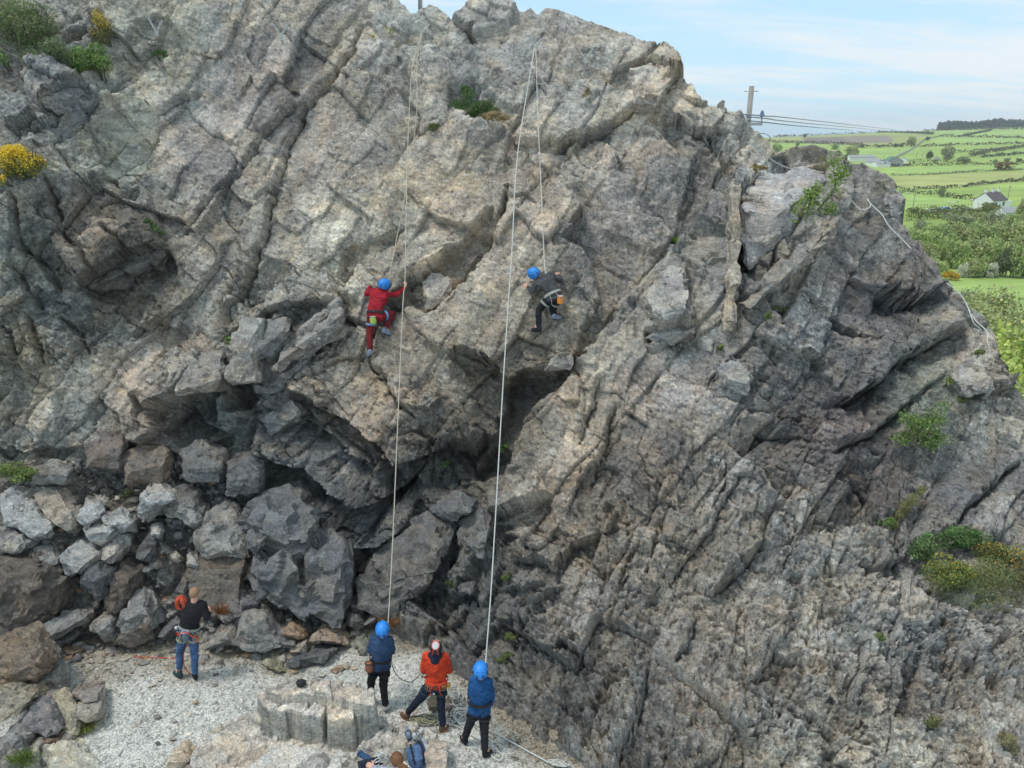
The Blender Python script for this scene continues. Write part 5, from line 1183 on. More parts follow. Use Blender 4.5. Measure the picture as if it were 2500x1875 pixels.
# the wood below the house, tree by tree
WOOD = [(1340,1050,140,100,'grey'),(1640,1010,230,110,'grey'),(1790,1000,200,110,'olive'),(1930,1040,170,150,'grey'),(2080,1010,190,110,'green'),(2200,1030,160,140,'olive'),
 (1330,1180,190,150,'green'),(1470,1170,240,170,'green'),(1650,1160,260,170,'olive'),(1830,1150,240,160,'green'),(2000,1160,260,180,'olive'),(2160,1150,240,170,'green'),
 (1360,1300,220,150,'olive'),(1480,1290,190,130,'bright'),(1600,1310,220,190,'green'),(1760,1290,240,170,'olive'),(1930,1290,240,180,'green'),(2100,1280,230,180,'olive'),(2230,1290,200,190,'green'),
 (1480,1370,170,110,'green'),(1760,1385,150,110,'olive'),(1830,1380,150,130,'green'),(2010,1380,170,190,'dark'),(2100,1388,180,210,'green'),(2200,1388,160,180,'dark')]
ORD = ['first', 'second', 'third', 'fourth', 'fifth', 'sixth', 'seventh']
def row_of(kb): return 0 if kb < 1100 else 1 if kb < 1240 else 2 if kb < 1340 else 3
for i, (kx, kb, kw, kh, c) in enumerate(WOOD):
    rw = row_of(kb); rank = sorted(w[0] for w in WOOD if row_of(w[1]) == rw).index(kx)
    ktree(kx, kb, kw * 1.15, kh * 1.35, [0, 2, 4, 0, 2][i % 5], c, ORD[rank] + ' tree from the left in the ' + ['rear', 'second', 'third', 'front'][rw] + ' row of the wood below the cottage', 'trees of the wood below the white house', seed=30 + i)
ktree(1690,1385,110,115,1,'white','left of two white blossoming hawthorns at the edge of the wood',seed=70,name='hawthorn')
ktree(1905,1385,150,130,2,'white','right of two white blossoming hawthorns at the edge of the wood, the broader one',seed=71,name='hawthorn')
ktree(1598,1408,140,80,4,'yellow','orange yellow gorse bush at the corner of the near field',seed=72,cat='bush',name='gorse_bush')
def ptree(px, ptop, Y, w, kind, col, label, seed):
    b = P(px, ptop, Y); zb = float(tz(b.x, Y)); root = tree(Vector((b.x, Y, zb)), w, b.z - zb, kind, GT[col], label, None, 'tree', seed, lift=0.25)
    return root
CROWN_BIG = crown_mesh('crown', 640, lobes=40, n=20000, leaf=0.042, spread=.66, tall=1.15); CROWNS.append(CROWN_BIG)
ptree(2395, 700, 56, 8.0, 5, 'olive', 'dark olive bushy tree rising behind the sloping edge of the crag', 80)
ptree(2455, 742, 50, 7.5, 5, 'olive', 'olive tree at the right edge below the near field', 81)
ptree(2345, 694, 64, 5.5, 5, 'grey', 'small grey tree against the near field, touching the crag edge', 82)
ptree(2492, 800, 38, 7.0, 5, 'bright', 'bright yellow green tree at the right edge next to the crag', 83)
ptree(2440, 840, 35, 5.0, 5, 'bright', 'bright green tree half hidden by the crag, lowest at the right edge', 84)

# hedges
def hedge(kpts, h, w, col, label, gap=0.0, name='hedge', seed=0, cat='hedge', n_m=4.0, leaf=0.35):
    rg = np.random.default_rng(700 + seed); pts = [on_land(*p) for p in K(kpts)]; C = []
    for a, b in zip(pts[:-1], pts[1:]):
        L = (b - a).length; m = max(6, int(L * n_m))
        t = rg.random(m); hh = h * (0.75 + 0.35 * np.sin(t * L * 0.35 + seed) * np.cos(t * L * 0.13) )
        base = np.array(a)[None] * (1 - t[:, None]) + np.array(b)[None] * t[:, None]
        d = np.stack([rg.normal(0, w * .45, m), rg.normal(0, w * .3, m), hh * rg.random(m) ** .7], -1)
        keep = rg.random(m) > gap * (0.5 + 0.5 * np.sin(t * L * 0.2))
        C.append((base + d)[keep])
    C = np.concatenate(C); s = np.linalg.norm(C - np.array([0, 0, 8.7]), axis=1)
    cols = np.array(col)[None] * rg.uniform(.6, 1.35, (len(C), 1)) 
    me = quads_mesh(name, C, leaf * rg.uniform(.6, 1.2, len(C)), rg.normal(size=C.shape) + np.array([0, -.4, .6]), cols, rg, 0.8)
    o = bpy.data.objects.new(name, me); COL.objects.link(o); o.color = (1, 1, 1, 1)
    return tag(o, label, cat)
DK = (0.085, 0.10, 0.06)
hedge([(1100,562),(1400,557),(1800,532),(2240,513)], 1.2, .8, (.16,.16,.12), 'long thin hedge with fence posts across the pale yellow field', .2, seed=1, leaf=.3, n_m=10)
hedge([(1150,676),(1262,680)], 1.6, 1, DK, 'short piece of hedge at the crag edge above the left cottage field', 0, seed=2, n_m=14, leaf=.3)
hedge([(1296,672),(1480,668),(1640,658)], 1.9, 1, DK, 'dark hedge with square end left of the small round tree', 0, seed=3, n_m=16, leaf=.3)
hedge([(1690,655),(1900,632),(2100,612),(2240,598)], 1.9, 1, DK, 'long dark hedge running to the right edge above the white house', 0, seed=4, n_m=16, leaf=.3)
hedge([(1160,700),(1320,708),(1480,718)], 2.0, 1, DK, 'dark hedge left of the small round tree, nearer the viewer', 0, seed=5, n_m=18, leaf=.3)
hedge([(1540,733),(1660,748),(1780,762)], 1.9, 1, (.12,.13,.06), 'hedge with yellowish tips leading to the white house', 0, seed=6, n_m=18, leaf=.3)
hedge([(1238,925),(1400,915),(1600,903),(1840,888),(1985,872)], 3.4, 1.2, (.22,.24,.07), 'tall clipped hedge with a yellow green top below the lane', 0, seed=7, n_m=70, leaf=.26)
hedge([(1060,492),(1300,482),(1900,474),(2240,470)], 2.6, 1.6, (.14,.13,.07), 'broad gorse speckled hedge below the big round tree', .1, seed=8, n_m=10, leaf=.45)
hedge([(820,336),(1000,334),(1240,324)], 3.6, 2, DK, 'far hedge above the green barn', .15, seed=9, n_m=5, leaf=.7)
hedge([(1350,330),(1600,318),(2000,308),(2240,300)], 3.0, 2, (.13,.11,.06), 'far brownish hedge right of the stone wall', .2, seed=10, n_m=4, leaf=.8)
hedge([(1500,244),(1900,252),(2240,264)], 3.4, 2, DK, 'far hedge just under the pine wood', .1, seed=11, n_m=3, leaf=1.0)
hedge([(1750,408),(1900,376),(2100,346),(2240,322)], 3.4, 2.4, (.12,.13,.07), 'bushy diagonal hedge climbing to the right in the far fields', .3, seed=12, n_m=6, leaf=.6)
hedge([(1620,376),(1820,368),(2010,352)], 2.6, 2, DK, 'thin far hedge right of the big round tree', .3, seed=13, n_m=4, leaf=.6)
hedge([(1840,415),(2000,402),(2240,382)], 2.6, 2, DK, 'second diagonal hedge near the right edge of the far fields', .3, seed=14, n_m=6, leaf=.6)
hedge([(160,250),(350,232),(550,218),(1000,212),(1450,228)], 5, 3, (.11,.12,.075), 'ragged hedge along the far skyline left of the pine wood', .3, seed=15, n_m=3, leaf=1.2)
hedge([(1380,197),(1800,190),(2240,184)], 4, 3, (.14,.13,.08), 'thin hedge at the foot of the pine wood on the skyline', .3, seed=16, n_m=2, leaf=1.3)
hedge([(1690,244),(1800,222),(1920,198)], 3, 2, DK, 'short oblique hedge under the pine wood', .3, seed=17, n_m=3, leaf=1.0)
hedge([(100,290),(420,300),(700,308),(900,322)], 3.5, 3, (.12,.12,.075), 'hedge at the lower edge of the brown heath', .3, seed=18, n_m=5, leaf=.8)
hedge([(1150,452),(1300,447),(1520,452)], 1.6, 1.5, (.15,.15,.09), 'low hedge beside the green barn', .3, seed=19, n_m=8, leaf=.4)
hedge([(1960,522),(2020,517),(2090,520)], 4.2, 3, (.2,.14,.06), 'gorse clump in the thin hedge near the right edge', 0, seed=20, n_m=40, leaf=.5)
# wood of pines on the ridge
rgp = np.random.default_rng(77); C = []; 
for i in range(420):
    kx = rgp.uniform(1503, 2330); (px, py), = K([(kx, 190)]); Yp = rgp.uniform(1430, 1560); b = P(px, 300, Yp); zb = float(tz(b.x, Yp)); hh = rgp.uniform(9.5, 14.5) * (1 + 0.12 * math.sin(kx / 60))
    m = 46; t = rgp.random(m); r = (1 - t) * 4.2 + .4; a = rgp.uniform(0, 6.28, m)
    C.append(np.stack([b.x + np.cos(a) * r * rgp.random(m), Yp + np.sin(a) * r, zb + 1 + t * hh], -1))
C = np.concatenate(C); cols = np.array((.075, .10, .075))[None] * rgp.uniform(.6, 1.4, (len(C), 1))
me = quads_mesh('pine_wood', C, 1.5, rgp.normal(size=C.shape) + np.array([0, -1, .5]), cols, rgp, 0.8)
o = bpy.data.objects.new('pine_wood', me); COL.objects.link(o); tag(o, 'dark conifer wood on the skyline at the right', 'wood', kind='stuff')

# stone wall, fences, poles
def simple(name, c, rough=0.7, metal=0.0, noise_amt=0.15, scale=8.0, spec=0.3):
    n = NT(name); nz = n.noise(n.obj(), scale, 4, 0.6)
    k1 = tuple(v * (1 - noise_amt) for v in c); k2 = tuple(min(1, v * (1 + noise_amt)) for v in c)
    n.b.inputs['Metallic'].default_value = metal; n.b.inputs['Specular IOR Level'].default_value = spec
    return n.out(n.mix(n.mapr(nz, 0.3, 0.7), k1, k2), rough)
M_STONE = simple('field_stone', srgb(170,166,156)); M_WHITE = simple('white_render', (0.78, 0.78, 0.76), noise_amt=.05); M_SLATE = simple('roof_slate', srgb(92,84,84), noise_amt=.2)
M_WOOD = simple('weathered_wood', srgb(140,134,122), noise_amt=.25); M_STEEL = simple('galvanised_steel', srgb(176,178,176), 0.45, 0.6, .1); M_GREEN = simple('green_sheeting', srgb(96,124,104), noise_amt=.1)
M_GLASS = simple('dark_glass', (0.04, 0.05, 0.06), 0.15, 0, .1, spec=.6); M_GREYR = simple('grey_roof', srgb(150,150,152)); M_WIRE = simple('wire', srgb(110,112,116), 0.5, 0.4)
def box_bm(bm, c, s, rot=0.0):
    m = Matrix.Translation(c) @ Matrix.Rotation(rot, 4, 'Z') @ Matrix.Diagonal((*s, 1)); bmesh.ops.create_cube(bm, size=1.0, matrix=m)
def bm_obj(name, bm, mat, parent=None, bevel=0.0, loc=None, smooth=False):
    if bevel:
        bmesh.ops.bevel(bm, geom=bm.edges[:], offset=bevel, segments=1, affect='EDGES', clamp_overlap=True)
    me = bpy.data.meshes.new(name); bm.to_mesh(me); bm.free(); me.materials.append(mat)
    if smooth: me.polygons.foreach_set('use_smooth', np.ones(len(me.polygons), dtype=bool))
    o = bpy.data.objects.new(name, me); COL.objects.link(o)
    if parent: o.parent = parent
    if loc is not None: o.location = loc
    return o
def tube_mesh(name, pts, r, mat, parent=None, k=6, closed=False, smooth=True):
    pts = [Vector(p) for p in pts]; V = []; F = []; n = len(pts); rs = r if hasattr(r, '__len__') else [r] * n
    t0 = (pts[1] - pts[0]).normalized(); nrm = t0.orthogonal().normalized()
    for i, p in enumerate(pts):
        a = pts[i - 1] if (i > 0 or closed) else p; b = pts[(i + 1) % n] if (i < n - 1 or closed) else p
        t = (b - a)
        if t.length < 1e-9: t = t0
        t.normalize(); nrm = (nrm - t * nrm.dot(t)); nrm = nrm.normalized() if nrm.length > 1e-6 else t.orthogonal().normalized(); bn = t.cross(nrm)
        for j in range(k):
            an = 6.2832 * j / k; V.append(p + (nrm * math.cos(an) + bn * math.sin(an)) * rs[i])
    for i in range(n if closed else n - 1):
        for j in range(k): F.append((i * k + j, i * k + (j + 1) % k, ((i + 1) % n) * k + (j + 1) % k, ((i + 1) % n) * k + j))
    if not closed: F.append(tuple(range(k))[::-1]); F.append(tuple((n - 1) * k + j for j in range(k)))
    return new_mesh(name, V, F, mat, smooth=smooth, parent=parent)
def smooth_pts(pts, sub=6):
    P_ = [Vector(p) for p in pts]; out = []
    for i in range(len(P_) - 1):
        p0 = P_[max(i - 1, 0)]; p1 = P_[i]; p2 = P_[i + 1]; p3 = P_[min(i + 2, len(P_) - 1)]
        for s in range(sub):
            t = s / sub; out.append(0.5 * ((2 * p1) + (p2 - p0) * t + (2 * p0 - 5 * p1 + 4 * p2 - p3) * t * t + (3 * p1 - p0 - 3 * p2 + p3) * t ** 3))
    out.append(P_[-1]); return out
wp = [on_land(*p) for p in K([(1160,412),(1280,352),(1380,272),(1520,238)])]
bm = bmesh.new()
for a, b in zip(wp[:-1], wp[1:]):
    L = (b - a).length; m = max(3, int(L / 3)); rr = random.Random(3)
    for i in range(m):
        p = a.lerp(b, (i + .5) / m); box_bm(bm, (p.x, p.y, p.z + 0.6), (L / m * 0.95, 0.9, 1.3 + rr.uniform(-.3, .3)), math.atan2(b.y - a.y, b.x - a.x))
tag(bm_obj('stone_wall', bm, M_STONE), 'pale dry stone wall climbing obliquely through the far pasture', 'wall')
def fence(kpts, n, h, label, Y=None):
    pts = [on_land(*p) for p in K(kpts)]; root = empty('wire_fence', pts[0]); tag(root, label, 'fence'); L = [0]
    for a, b in zip(pts[:-1], pts[1:]): L.append(L[-1] + (b - a).length)
    me = None
    for i in range(n):
        s = L[-1] * i / (n - 1); j = min(max(k for k in range(len(L)) if L[k] <= s), len(pts) - 2); p = pts[j].lerp(pts[j + 1], (s - L[j]) / (L[j + 1] - L[j]))
        p.z = float(tz(p.x, p.y))
        if me is None:
            bm = bmesh.new(); box_bm(bm, (0, 0, h / 2), (0.14, 0.14, h)); o = bm_obj('post', bm, M_WOOD, root); me = o.data
        else: o = bpy.data.objects.new('post', me); COL.objects.link(o); o.parent = root
        o.location = p - pts[0]
    for z in (h * .55, h * .9):
        w = tube_mesh('wire', [p + Vector((0, -.05, z)) - pts[0] for p in pts], 0.012, M_WIRE, root, 4)
fence([(1790,1372),(1900,1378),(2060,1384),(2240,1390)], 12, 1.3, 'post and wire fence along the foot of the wood')
fence([(1140,560),(1400,552),(1700,536)], 16, 1.3, 'thin line of fence posts in the hedge over the pale yellow field')
fence([(1330,820),(1500,815),(1760,812)], 18, 1.1, 'fence beyond the lane in the field left of the white house')
def pole(kx, kb, kt, label, r=0.12):
    (px, py), (_, pt) = K([(kx, kb), (kx, kt)]); b = on_land(px, py); h = (py - pt) / pxm(b.y, py)
    root = empty('telegraph_pole', b); tag(root, label, 'pole')
    tube_mesh('shaft', [(0, 0, -0.3), (0, 0, h)], r, M_WOOD, root, 7)
    bm = bmesh.new(); box_bm(bm, (0, -0.12, h * 0.93), (1.2, 0.1, 0.12)); bm_obj('crossarm', bm, M_WOOD, root)
pole(1175,402,345,'far pole above the green barn, tallest there'); pole(1315,418,375,'far pole right of the green barn, left of a pair'); pole(1366,413,368,'far pole right of the green barn, right of a pair')
pole(1050,432,395,'far pole left of the green barn'); pole(1290,818,708,'pole in the field at the crag edge left of the blue car'); pole(2056,755,645,'pole just right of the white house')
pole(1708,922,822,'pole standing before the clipped hedge', .16); pole(1860,400,340,'far pole among the hedges near the right edge')

def gable_house(name, loc, L, W, H, R, rot, mw, mr, label, cat, windows=(), chimneys=(), extra=None):
    """L along local x (ridge), W across, H to the eaves, R roof rise; the long wall faces local -y"""
    root = empty(name, loc, rot); tag(root, label, cat)
    bm = bmesh.new(); v = [bm.verts.new(p) for p in [(-L/2,-W/2,-.5),(L/2,-W/2,-.5),(L/2,W/2,-.5),(-L/2,W/2,-.5),(-L/2,-W/2,H),(L/2,-W/2,H),(L/2,W/2,H),(-L/2,W/2,H),(-L/2,0,H+R),(L/2,0,H+R)]]
    for f in [(0,1,5,4),(2,3,7,6),(1,2,6,9,5),(3,0,4,8,7),(3,2,1,0)]: bm.faces.new([v[i] for i in f])
    bm_obj('wall', bm, mw, root)
    t = 0.16; e = 0.25; bm = bmesh.new()
    for s in (-1, 1):
        k = R / (W / 2); y1 = s * (W / 2 + e); z1 = H - e * k
        a = [(-L/2-.12, 0, H+R+.03), (L/2+.12, 0, H+R+.03), (L/2+.12, y1, z1+.03), (-L/2-.12, y1, z1+.03)]
        vs = [bm.verts.new(p) for p in a] + [bm.verts.new((p[0], p[1], p[2] + t)) for p in a]
        for f in [(0,1,2,3),(7,6,5,4),(0,4,5,1),(1,5,6,2),(2,6,7,3),(3,7,4,0)]: bm.faces.new([vs[i] for i in f])
    rf = bm_obj('roof', bm, mr, root)
    for (x, y) in chimneys:
        bm = bmesh.new(); box_bm(bm, (x, y, H + R + .25), (.9, .6, 1.5)); ch = bm_obj('chimney', bm, mw, rf)
        bm = bmesh.new(); bmesh.ops.create_cone(bm, segments=8, radius1=.14, radius2=.12, depth=.4, cap_ends=True, matrix=Matrix.Translation((x, y, H + R + 1.2))); bm_obj('chimney_pot', bm, M_SLATE, rf)
    for (side, a, z, w, h) in windows:
        bm = bmesh.new()
        if side == 'f': box_bm(bm, (a, -W/2 - .01, z), (w, .08, h))
        elif side == 'l': box_bm(bm, (-L/2 - .01, a, z), (.08, w, h))
        else: box_bm(bm, (L/2 + .01, a, z), (.08, w, h))
        wd = bm_obj('window', bm, M_WHITE, root)
        bm = bmesh.new()
        if side == 'f': box_bm(bm, (a, -W/2 - .03, z), (w * .8, .08, h * .82))
        elif side == 'l': box_bm(bm, (-L/2 - .03, a, z), (.08, w * .8, h * .82))
        else: box_bm(bm, (L/2 + .03, a, z), (.08, w * .8, h * .82))
        bm_obj('pane', bm, M_GLASS, wd)
    return root
def kland(kx, ky): return on_land(*K([(kx, ky)])[0])
hb = kland(1905, 832)
hs = gable_house('cottage', hb, 8.6, 6.0, 3.0, 2.3, math.radians(32), M_WHITE, M_SLATE, 'white cottage with dark roof and three chimneys in the fields at the right', 'house',
    windows=[('f', 2.2, 1.9, 1.5, 1.6), ('f', -2.2, 1.9, 1.0, 1.3), ('f', 0, 1.0, .9, 2.0)], chimneys=[(-3.9, 0), (0.2, 0), (3.9, 0)])
bm = bmesh.new(); box_bm(bm, (6.0, -1.0, 1.1), (3.4, 3.5, 3.2)); bm_obj('side_annexe', bm, M_WHITE, hs)
sh = kland(2050, 928); gable_house('shed', sh, 5.0, 4.0, 2.4, 1.2, math.radians(8), M_WHITE, M_GREYR, 'whitewashed shed with grey roof below the white cottage, at the right edge', 'shed', windows=[('f', -1.0, 1.2, .6, .7)])
gb = kland(1120, 484); gable_house('barn', gb, 10, 9, 3.0, 2.6, math.radians(82), M_GREYR, M_GREEN, 'large farm barn with green sheeting in the far fields', 'barn', windows=[('l', -1.8, 1.4, 1.6, 1.2), ('l', 1.8, 1.4, 1.6, 1.2)])
gable_house('farm_shed', kland(1205, 468), 6, 5, 2.6, 1.5, math.radians(60), M_WHITE, M_GREYR, 'small white farm building right of the green barn', 'farm building')
gable_house('farm_shed', kland(1025, 490), 9, 6, 2.0, 1.1, math.radians(10), M_WHITE, M_GREYR, 'low white farm building just left of the green barn', 'farm building')
gable_house('farm_shed', kland(965, 478), 8, 6, 2.2, 1.8, math.radians(-35), M_WHITE, M_GREYR, 'grey roofed farm building second left of the green barn', 'farm building')
gable_house('farm_shed', kland(860, 440), 18, 7, 2.2, 1.3, math.radians(5), M_WHITE, M_GREYR, 'long white farm building partly behind the crag top', 'farm building')
bm = bmesh.new(); a, b = kland(1395, 858), kland(1490, 853); box_bm(bm, ((a + b) / 2 + Vector((0, 0, .5))), ((b - a).length, .3, 1.3), math.atan2(b.y - a.y, b.x - a.x)); tag(bm_obj('garden_wall', bm, M_WHITE), 'low white wall left of the blue car', 'wall')
bm = bmesh.new(); a, b = kland(1600, 845), kland(1775, 838); box_bm(bm, ((a + b) / 2 + Vector((0, 0, .4))), ((b - a).length, .3, 1.1), math.atan2(b.y - a.y, b.x - a.x)); tag(bm_obj('garden_wall', bm, M_WHITE), 'low white wall between the blue car and the white cottage', 'wall')
lp = [kland(x, y) for x, y in ((1330, 866), (1500, 858), (1780, 846))]
Vl = []; 
for p in lp: Vl += [(p.x, p.y - 1.6, float(tz(p.x, p.y - 1.6)) + .06), (p.x, p.y + 1.6, float(tz(p.x, p.y + 1.6)) + .06)]
tag(new_mesh('lane', Vl, [(0, 2, 3, 1), (2, 4, 5, 3)], simple('lane_asphalt', (.12, .12, .12))), kind='structure')
# the blue car in the lane
cl = kland(1548, 854); car = empty('parked_car', cl + Vector((0, 0, .05)), math.radians(3)); tag(car, 'small blue car parked in the lane left of the white cottage', 'car')
M_CAR = simple('blue_paint', srgb(96,128,170), .3, .2, .03, spec=.5); M_TYRE = simple('rubber', (.03, .03, .03))
bm = bmesh.new(); prof = [(-2.1,.35),(-2.15,.75),(-1.9,.95),(-1.3,1.0),(-.7,1.42),(.6,1.45),(1.35,1.05),(2.0,.95),(2.15,.7),(2.1,.35)]
f0 = [bm.verts.new((x, -.82, z)) for x, z in prof]; f1 = [bm.verts.new((x, .82, z)) for x, z in prof]; bm.faces.new(f0); bm.faces.new(f1[::-1])
for i in range(len(prof)): j = (i + 1) % len(prof); bm.faces.new((f0[i], f1[i], f1[j], f0[j]))
bmesh.ops.recalc_face_normals(bm, faces=bm.faces[:]); bm_obj('body', bm, M_CAR, car, 0.05)
bm = bmesh.new(); gp = [(-1.15,1.02),(-.65,1.36),(.55,1.38),(1.15,1.06)]; g0 = [bm.verts.new((x, -.84, z)) for x, z in gp]; g1 = [bm.verts.new((x, .84, z)) for x, z in gp]; bm.faces.new(g0); bm.faces.new(g1[::-1])
for i in range(4): j = (i + 1) % 4; bm.faces.new((g0[i], g1[i], g1[j], g0[j]))
bmesh.ops.recalc_face_normals(bm, faces=bm.faces[:]); bm_obj('side_window', bm, M_GLASS, car)
for x in (-1.3, 1.3):
    for y in (-.78, .78):
        bm = bmesh.new(); bmesh.ops.create_cone(bm, segments=14, radius1=.32, radius2=.32, depth=.2, cap_ends=True, matrix=Matrix.Translation((x, y, .32)) @ Matrix.Rotation(math.pi / 2, 4, 'X')); bm_obj('wheel', bm, M_TYRE, car)
# sheep in the field by the cottage
M_WOOL = simple('wool', (.6, .58, .52)); sheep_me = None
for i, (kx, ky) in enumerate([(1245,715),(1580,790),(1610,795),(1650,778),(1765,770),(1800,805)]):
    g = kland(kx, ky)
    bm = bmesh.new(); bmesh.ops.create_uvsphere(bm, u_segments=10, v_segments=7, radius=.5, matrix=Matrix.Translation((0, 0, .62)) @ Matrix.Diagonal((1.1, .55, .55, 1)))
    bmesh.ops.create_uvsphere(bm, u_segments=8, v_segments=6, radius=.17, matrix=Matrix.Translation((.62, 0, .78)) @ Matrix.Diagonal((1.4, .8, 1, 1)))
    for lx in (-.3, .3):
        for ly in (-.14, .14): bmesh.ops.create_cone(bm, segments=5, radius1=.05, radius2=.06, depth=.5, cap_ends=True, matrix=Matrix.Translation((lx, ly, .25)))
    o = bm_obj('sheep', bm, M_WOOL, loc=g, smooth=True); o.rotation_euler[2] = i * 1.3
    tag(o, 'white sheep grazing in the field by the cottage', 'sheep', 'sheep grazing by the cottage')

# poles and wires on top of the crag
b0 = P(1825, 318, 21.0); t0_ = P(1825, 210, 21.0)
root = empty('power_pole', b0); tag(root, 'thick grey pole standing above the crag skyline with a thin bar near its top', 'pole')
hgt = t0_.z - b0.z
tube_mesh('shaft', [(0, 0, -1.5), (0, 0, hgt)], [.072, .068], simple('concrete_pole', srgb(150,146,138), noise_amt=.15), root, 14)
tube_mesh('steel_bar', [(-.19, 0, hgt - .13), (.19, 0, hgt - .13)], .012, M_STEEL, root, 6)
bm = bmesh.new(); r_ = P(1850, 303, 20.6) - b0; box_bm(bm, (r_.x - .12, r_.y, r_.z), (.46, .09, .07)); bm_obj('bracket', bm, M_STEEL, root)
top_i = P(1860, 283, 20.6) - b0
tube_mesh('insulator_pin', [(r_.x + .1, r_.y, r_.z), (top_i.x, r_.y, top_i.z)], .018, M_STEEL, root, 6)
bm = bmesh.new()
for i, (rr_, zz_) in enumerate(((.05, 0), (.065, .04), (.05, .08), (.035, .11))): bmesh.ops.create_cone(bm, segments=12, radius1=rr_, radius2=rr_ * .8, depth=.045, cap_ends=True, matrix=Matrix.Translation((top_i.x, r_.y, top_i.z + zz_)))
bm_obj('insulator', bm, simple('blue_grey_glaze', srgb(110,124,160), .3), root)
tube_mesh('loose_wire', smooth_pts([Vector(p) - b0 for p in (P(1832,350,20.3), P(1836,336,20.3), P(1850,327,20.3), P(1866,326,20.3), P(1879,334,20.3), P(1878,343,20.3), P(1868,347,20.3))], 5), .008, M_TYRE, root, 5)
for i, (pts, lab) in enumerate([([(1832,283,20.8),(1862,283,20.6),(2000,296,60),(2185,317,190)], 'uppermost of three power lines leaving the thick grey pole'), ([(1832,288,20.8),(1866,289,20.7),(1990,303,60),(2150,318,190)], 'middle of three power lines leaving the thick grey pole'), ([(1834,296,20.8),(1870,299,20.8),(1990,311,60),(2080,318,190)], 'lowest of three power lines leaving the thick grey pole')]):
    pp = [P(*p) for p in pts]; o = tube_mesh('power_line', smooth_pts(pp, 6), [0.006 + 0.03 * k / 18 for k in range(19)], M_WIRE, None, 5); tag(o, lab, 'cable')
b1 = P(1024, 60, 20.0); o = tube_mesh('steel_post', [b1 + Vector((0, 0, -1)), P(1023, -260, 20.0)], .055, M_STEEL, None, 12); tag(o, 'pale steel post cut by the top edge above the left rope anchor', 'post')
# ------------------------------------------------------------ plants on the face
def bush(name, px, py, w, h, label, cols, n=4000, leaf=0.03, off=0.25, lobes=14, cat='bush', spread=0.6, needle=0.45, dY=None, stems=5, flower=None, ff=0.0, seed=None, shape=None):
    seed = seed or int(px * 7 + py); rg = np.random.default_rng(seed); s = surf(px, py); Y = (s.y if dY is None else dY) - off
    c = P(px, py, Y); k = pxm(Y, py); W, Hh = 1.25 * w / k / 2, 1.2 * h / k / 2
    C, N, B = [], [], []
    for i in range(lobes):
        if shape: lx, lz, lr = shape[i % len(shape)]; lc = np.array([lx, rg.uniform(-.4, .4), lz]); r = lr
        else:
            d = rg.normal(size=3); d /= np.linalg.norm(d); lc = d * spread * rg.uniform(.55, 1.05); r = rg.uniform(.22, .42)
        m = n // lobes; dd = rg.normal(size=(m, 3)); dd /= np.linalg.norm(dd, axis=1, keepdims=True)
        C.append(lc + dd * (r * (1 - .5 * rg.random(m) ** 1.5))[:, None]); N.append(dd + .8 * rg.normal(size=dd.shape)); B.append(np.full(m, rg.uniform(.75, 1.25)))
    C = np.concatenate(C) * np.array([W, min(W, Hh) * .8, Hh]); N = np.concatenate(N); B = np.concatenate(B)
    pick = rg.integers(0, len(cols), len(C)); base = np.array([srgb(*q) for q in cols])[pick] * (B * rg.uniform(.7, 1.35, len(C)))[:, None] * 1.35
    base = 0.78 * base * 1.15 + 0.22 * base.mean(1, keepdims=True) * 1.15
    if flower is not None:
        f = rg.random(len(C)) < ff * np.clip(0.6 + 1.3 * (C[:, 2] / Hh), .1, 2); base[f] = np.array(srgb(*flower)) * rg.uniform(.7, 1.2, (f.sum(), 1)) * 1.0
    root = empty(name, c); tag(root, label, cat)
    me = quads_mesh('foliage', C, leaf * rg.uniform(.6, 1.4, len(C)), N, base, rg, needle); o = bpy.data.objects.new('foliage', me); COL.objects.link(o); o.parent = root; o.color = (1, 1, 1, 1)
    for i in range(stems):
        a = rg.uniform(-1, 1); tube_mesh('stem', smooth_pts([(a * .25 * W, off * .9, -Hh), (a * .4 * W, off * .2, -.4 * Hh + rg.uniform(-.1, .1) * Hh), (a * .8 * W, 0, rg.uniform(0, .7) * Hh)], 3), [.018, .016, .015, .012, .01, .008, .005], M_BARK, root, 5)
    return root
GOR = [(92,116,58),(74,98,52),(120,138,76),(88,100,66)]
DRYC = [(150,136,96),(128,120,84),(96,100,60)]
bush('gorse_bush', 45, 60, 190, 150, 'large gorse bush with bare twisted twigs in the top left corner', GOR + [(130,124,90)], 11000, .020, .3, 26, stems=10)
bush('gorse_bush', 118, 138, 130, 90, 'grey green gorse bush hanging below the top left corner bush', [(96,114,72),(112,124,86),(84,96,62)], 6000, .020, .3, 16, stems=6)
bush('gorse_bush', 215, 145, 130, 88, 'dense green gorse bush on the ledge right of the corner bushes', [(84,110,52),(100,126,60),(120,140,70)], 8000, .020, .3, 16, stems=4)
bush('gorse_bush', 248, 70, 66, 90, 'sparse gorse with yellow flowers above the dense green bush', [(110,112,64),(88,96,56)], 2200, .018, .25, 12, flower=(222,186,64), ff=.45)
bush('gorse_bush', 6, 142, 40, 46, 'small gorse clump at the left edge under the corner bush', GOR, 1500, .020, .2, 8)
bush('gorse_bush', 48, 395, 124, 100, 'bright yellow flowering gorse at the left edge', [(110,110,50),(90,96,48)], 6500, .022, .3, 18, flower=(238,206,70), ff=.85, seed=5)
bush('gorse_bush', 4, 440, 30, 26, 'small yellow flowered sprig below the bright yellow gorse', [(110,110,50)], 600, .022, .25, 5, flower=(238,206,70), ff=.8)
bush('juniper_bush', 388, 132, 48, 26, 'small dark green bush on the ledge under the left chain anchor', [(70,98,52),(84,112,60)], 1300, .018, .15, 8, stems=2)
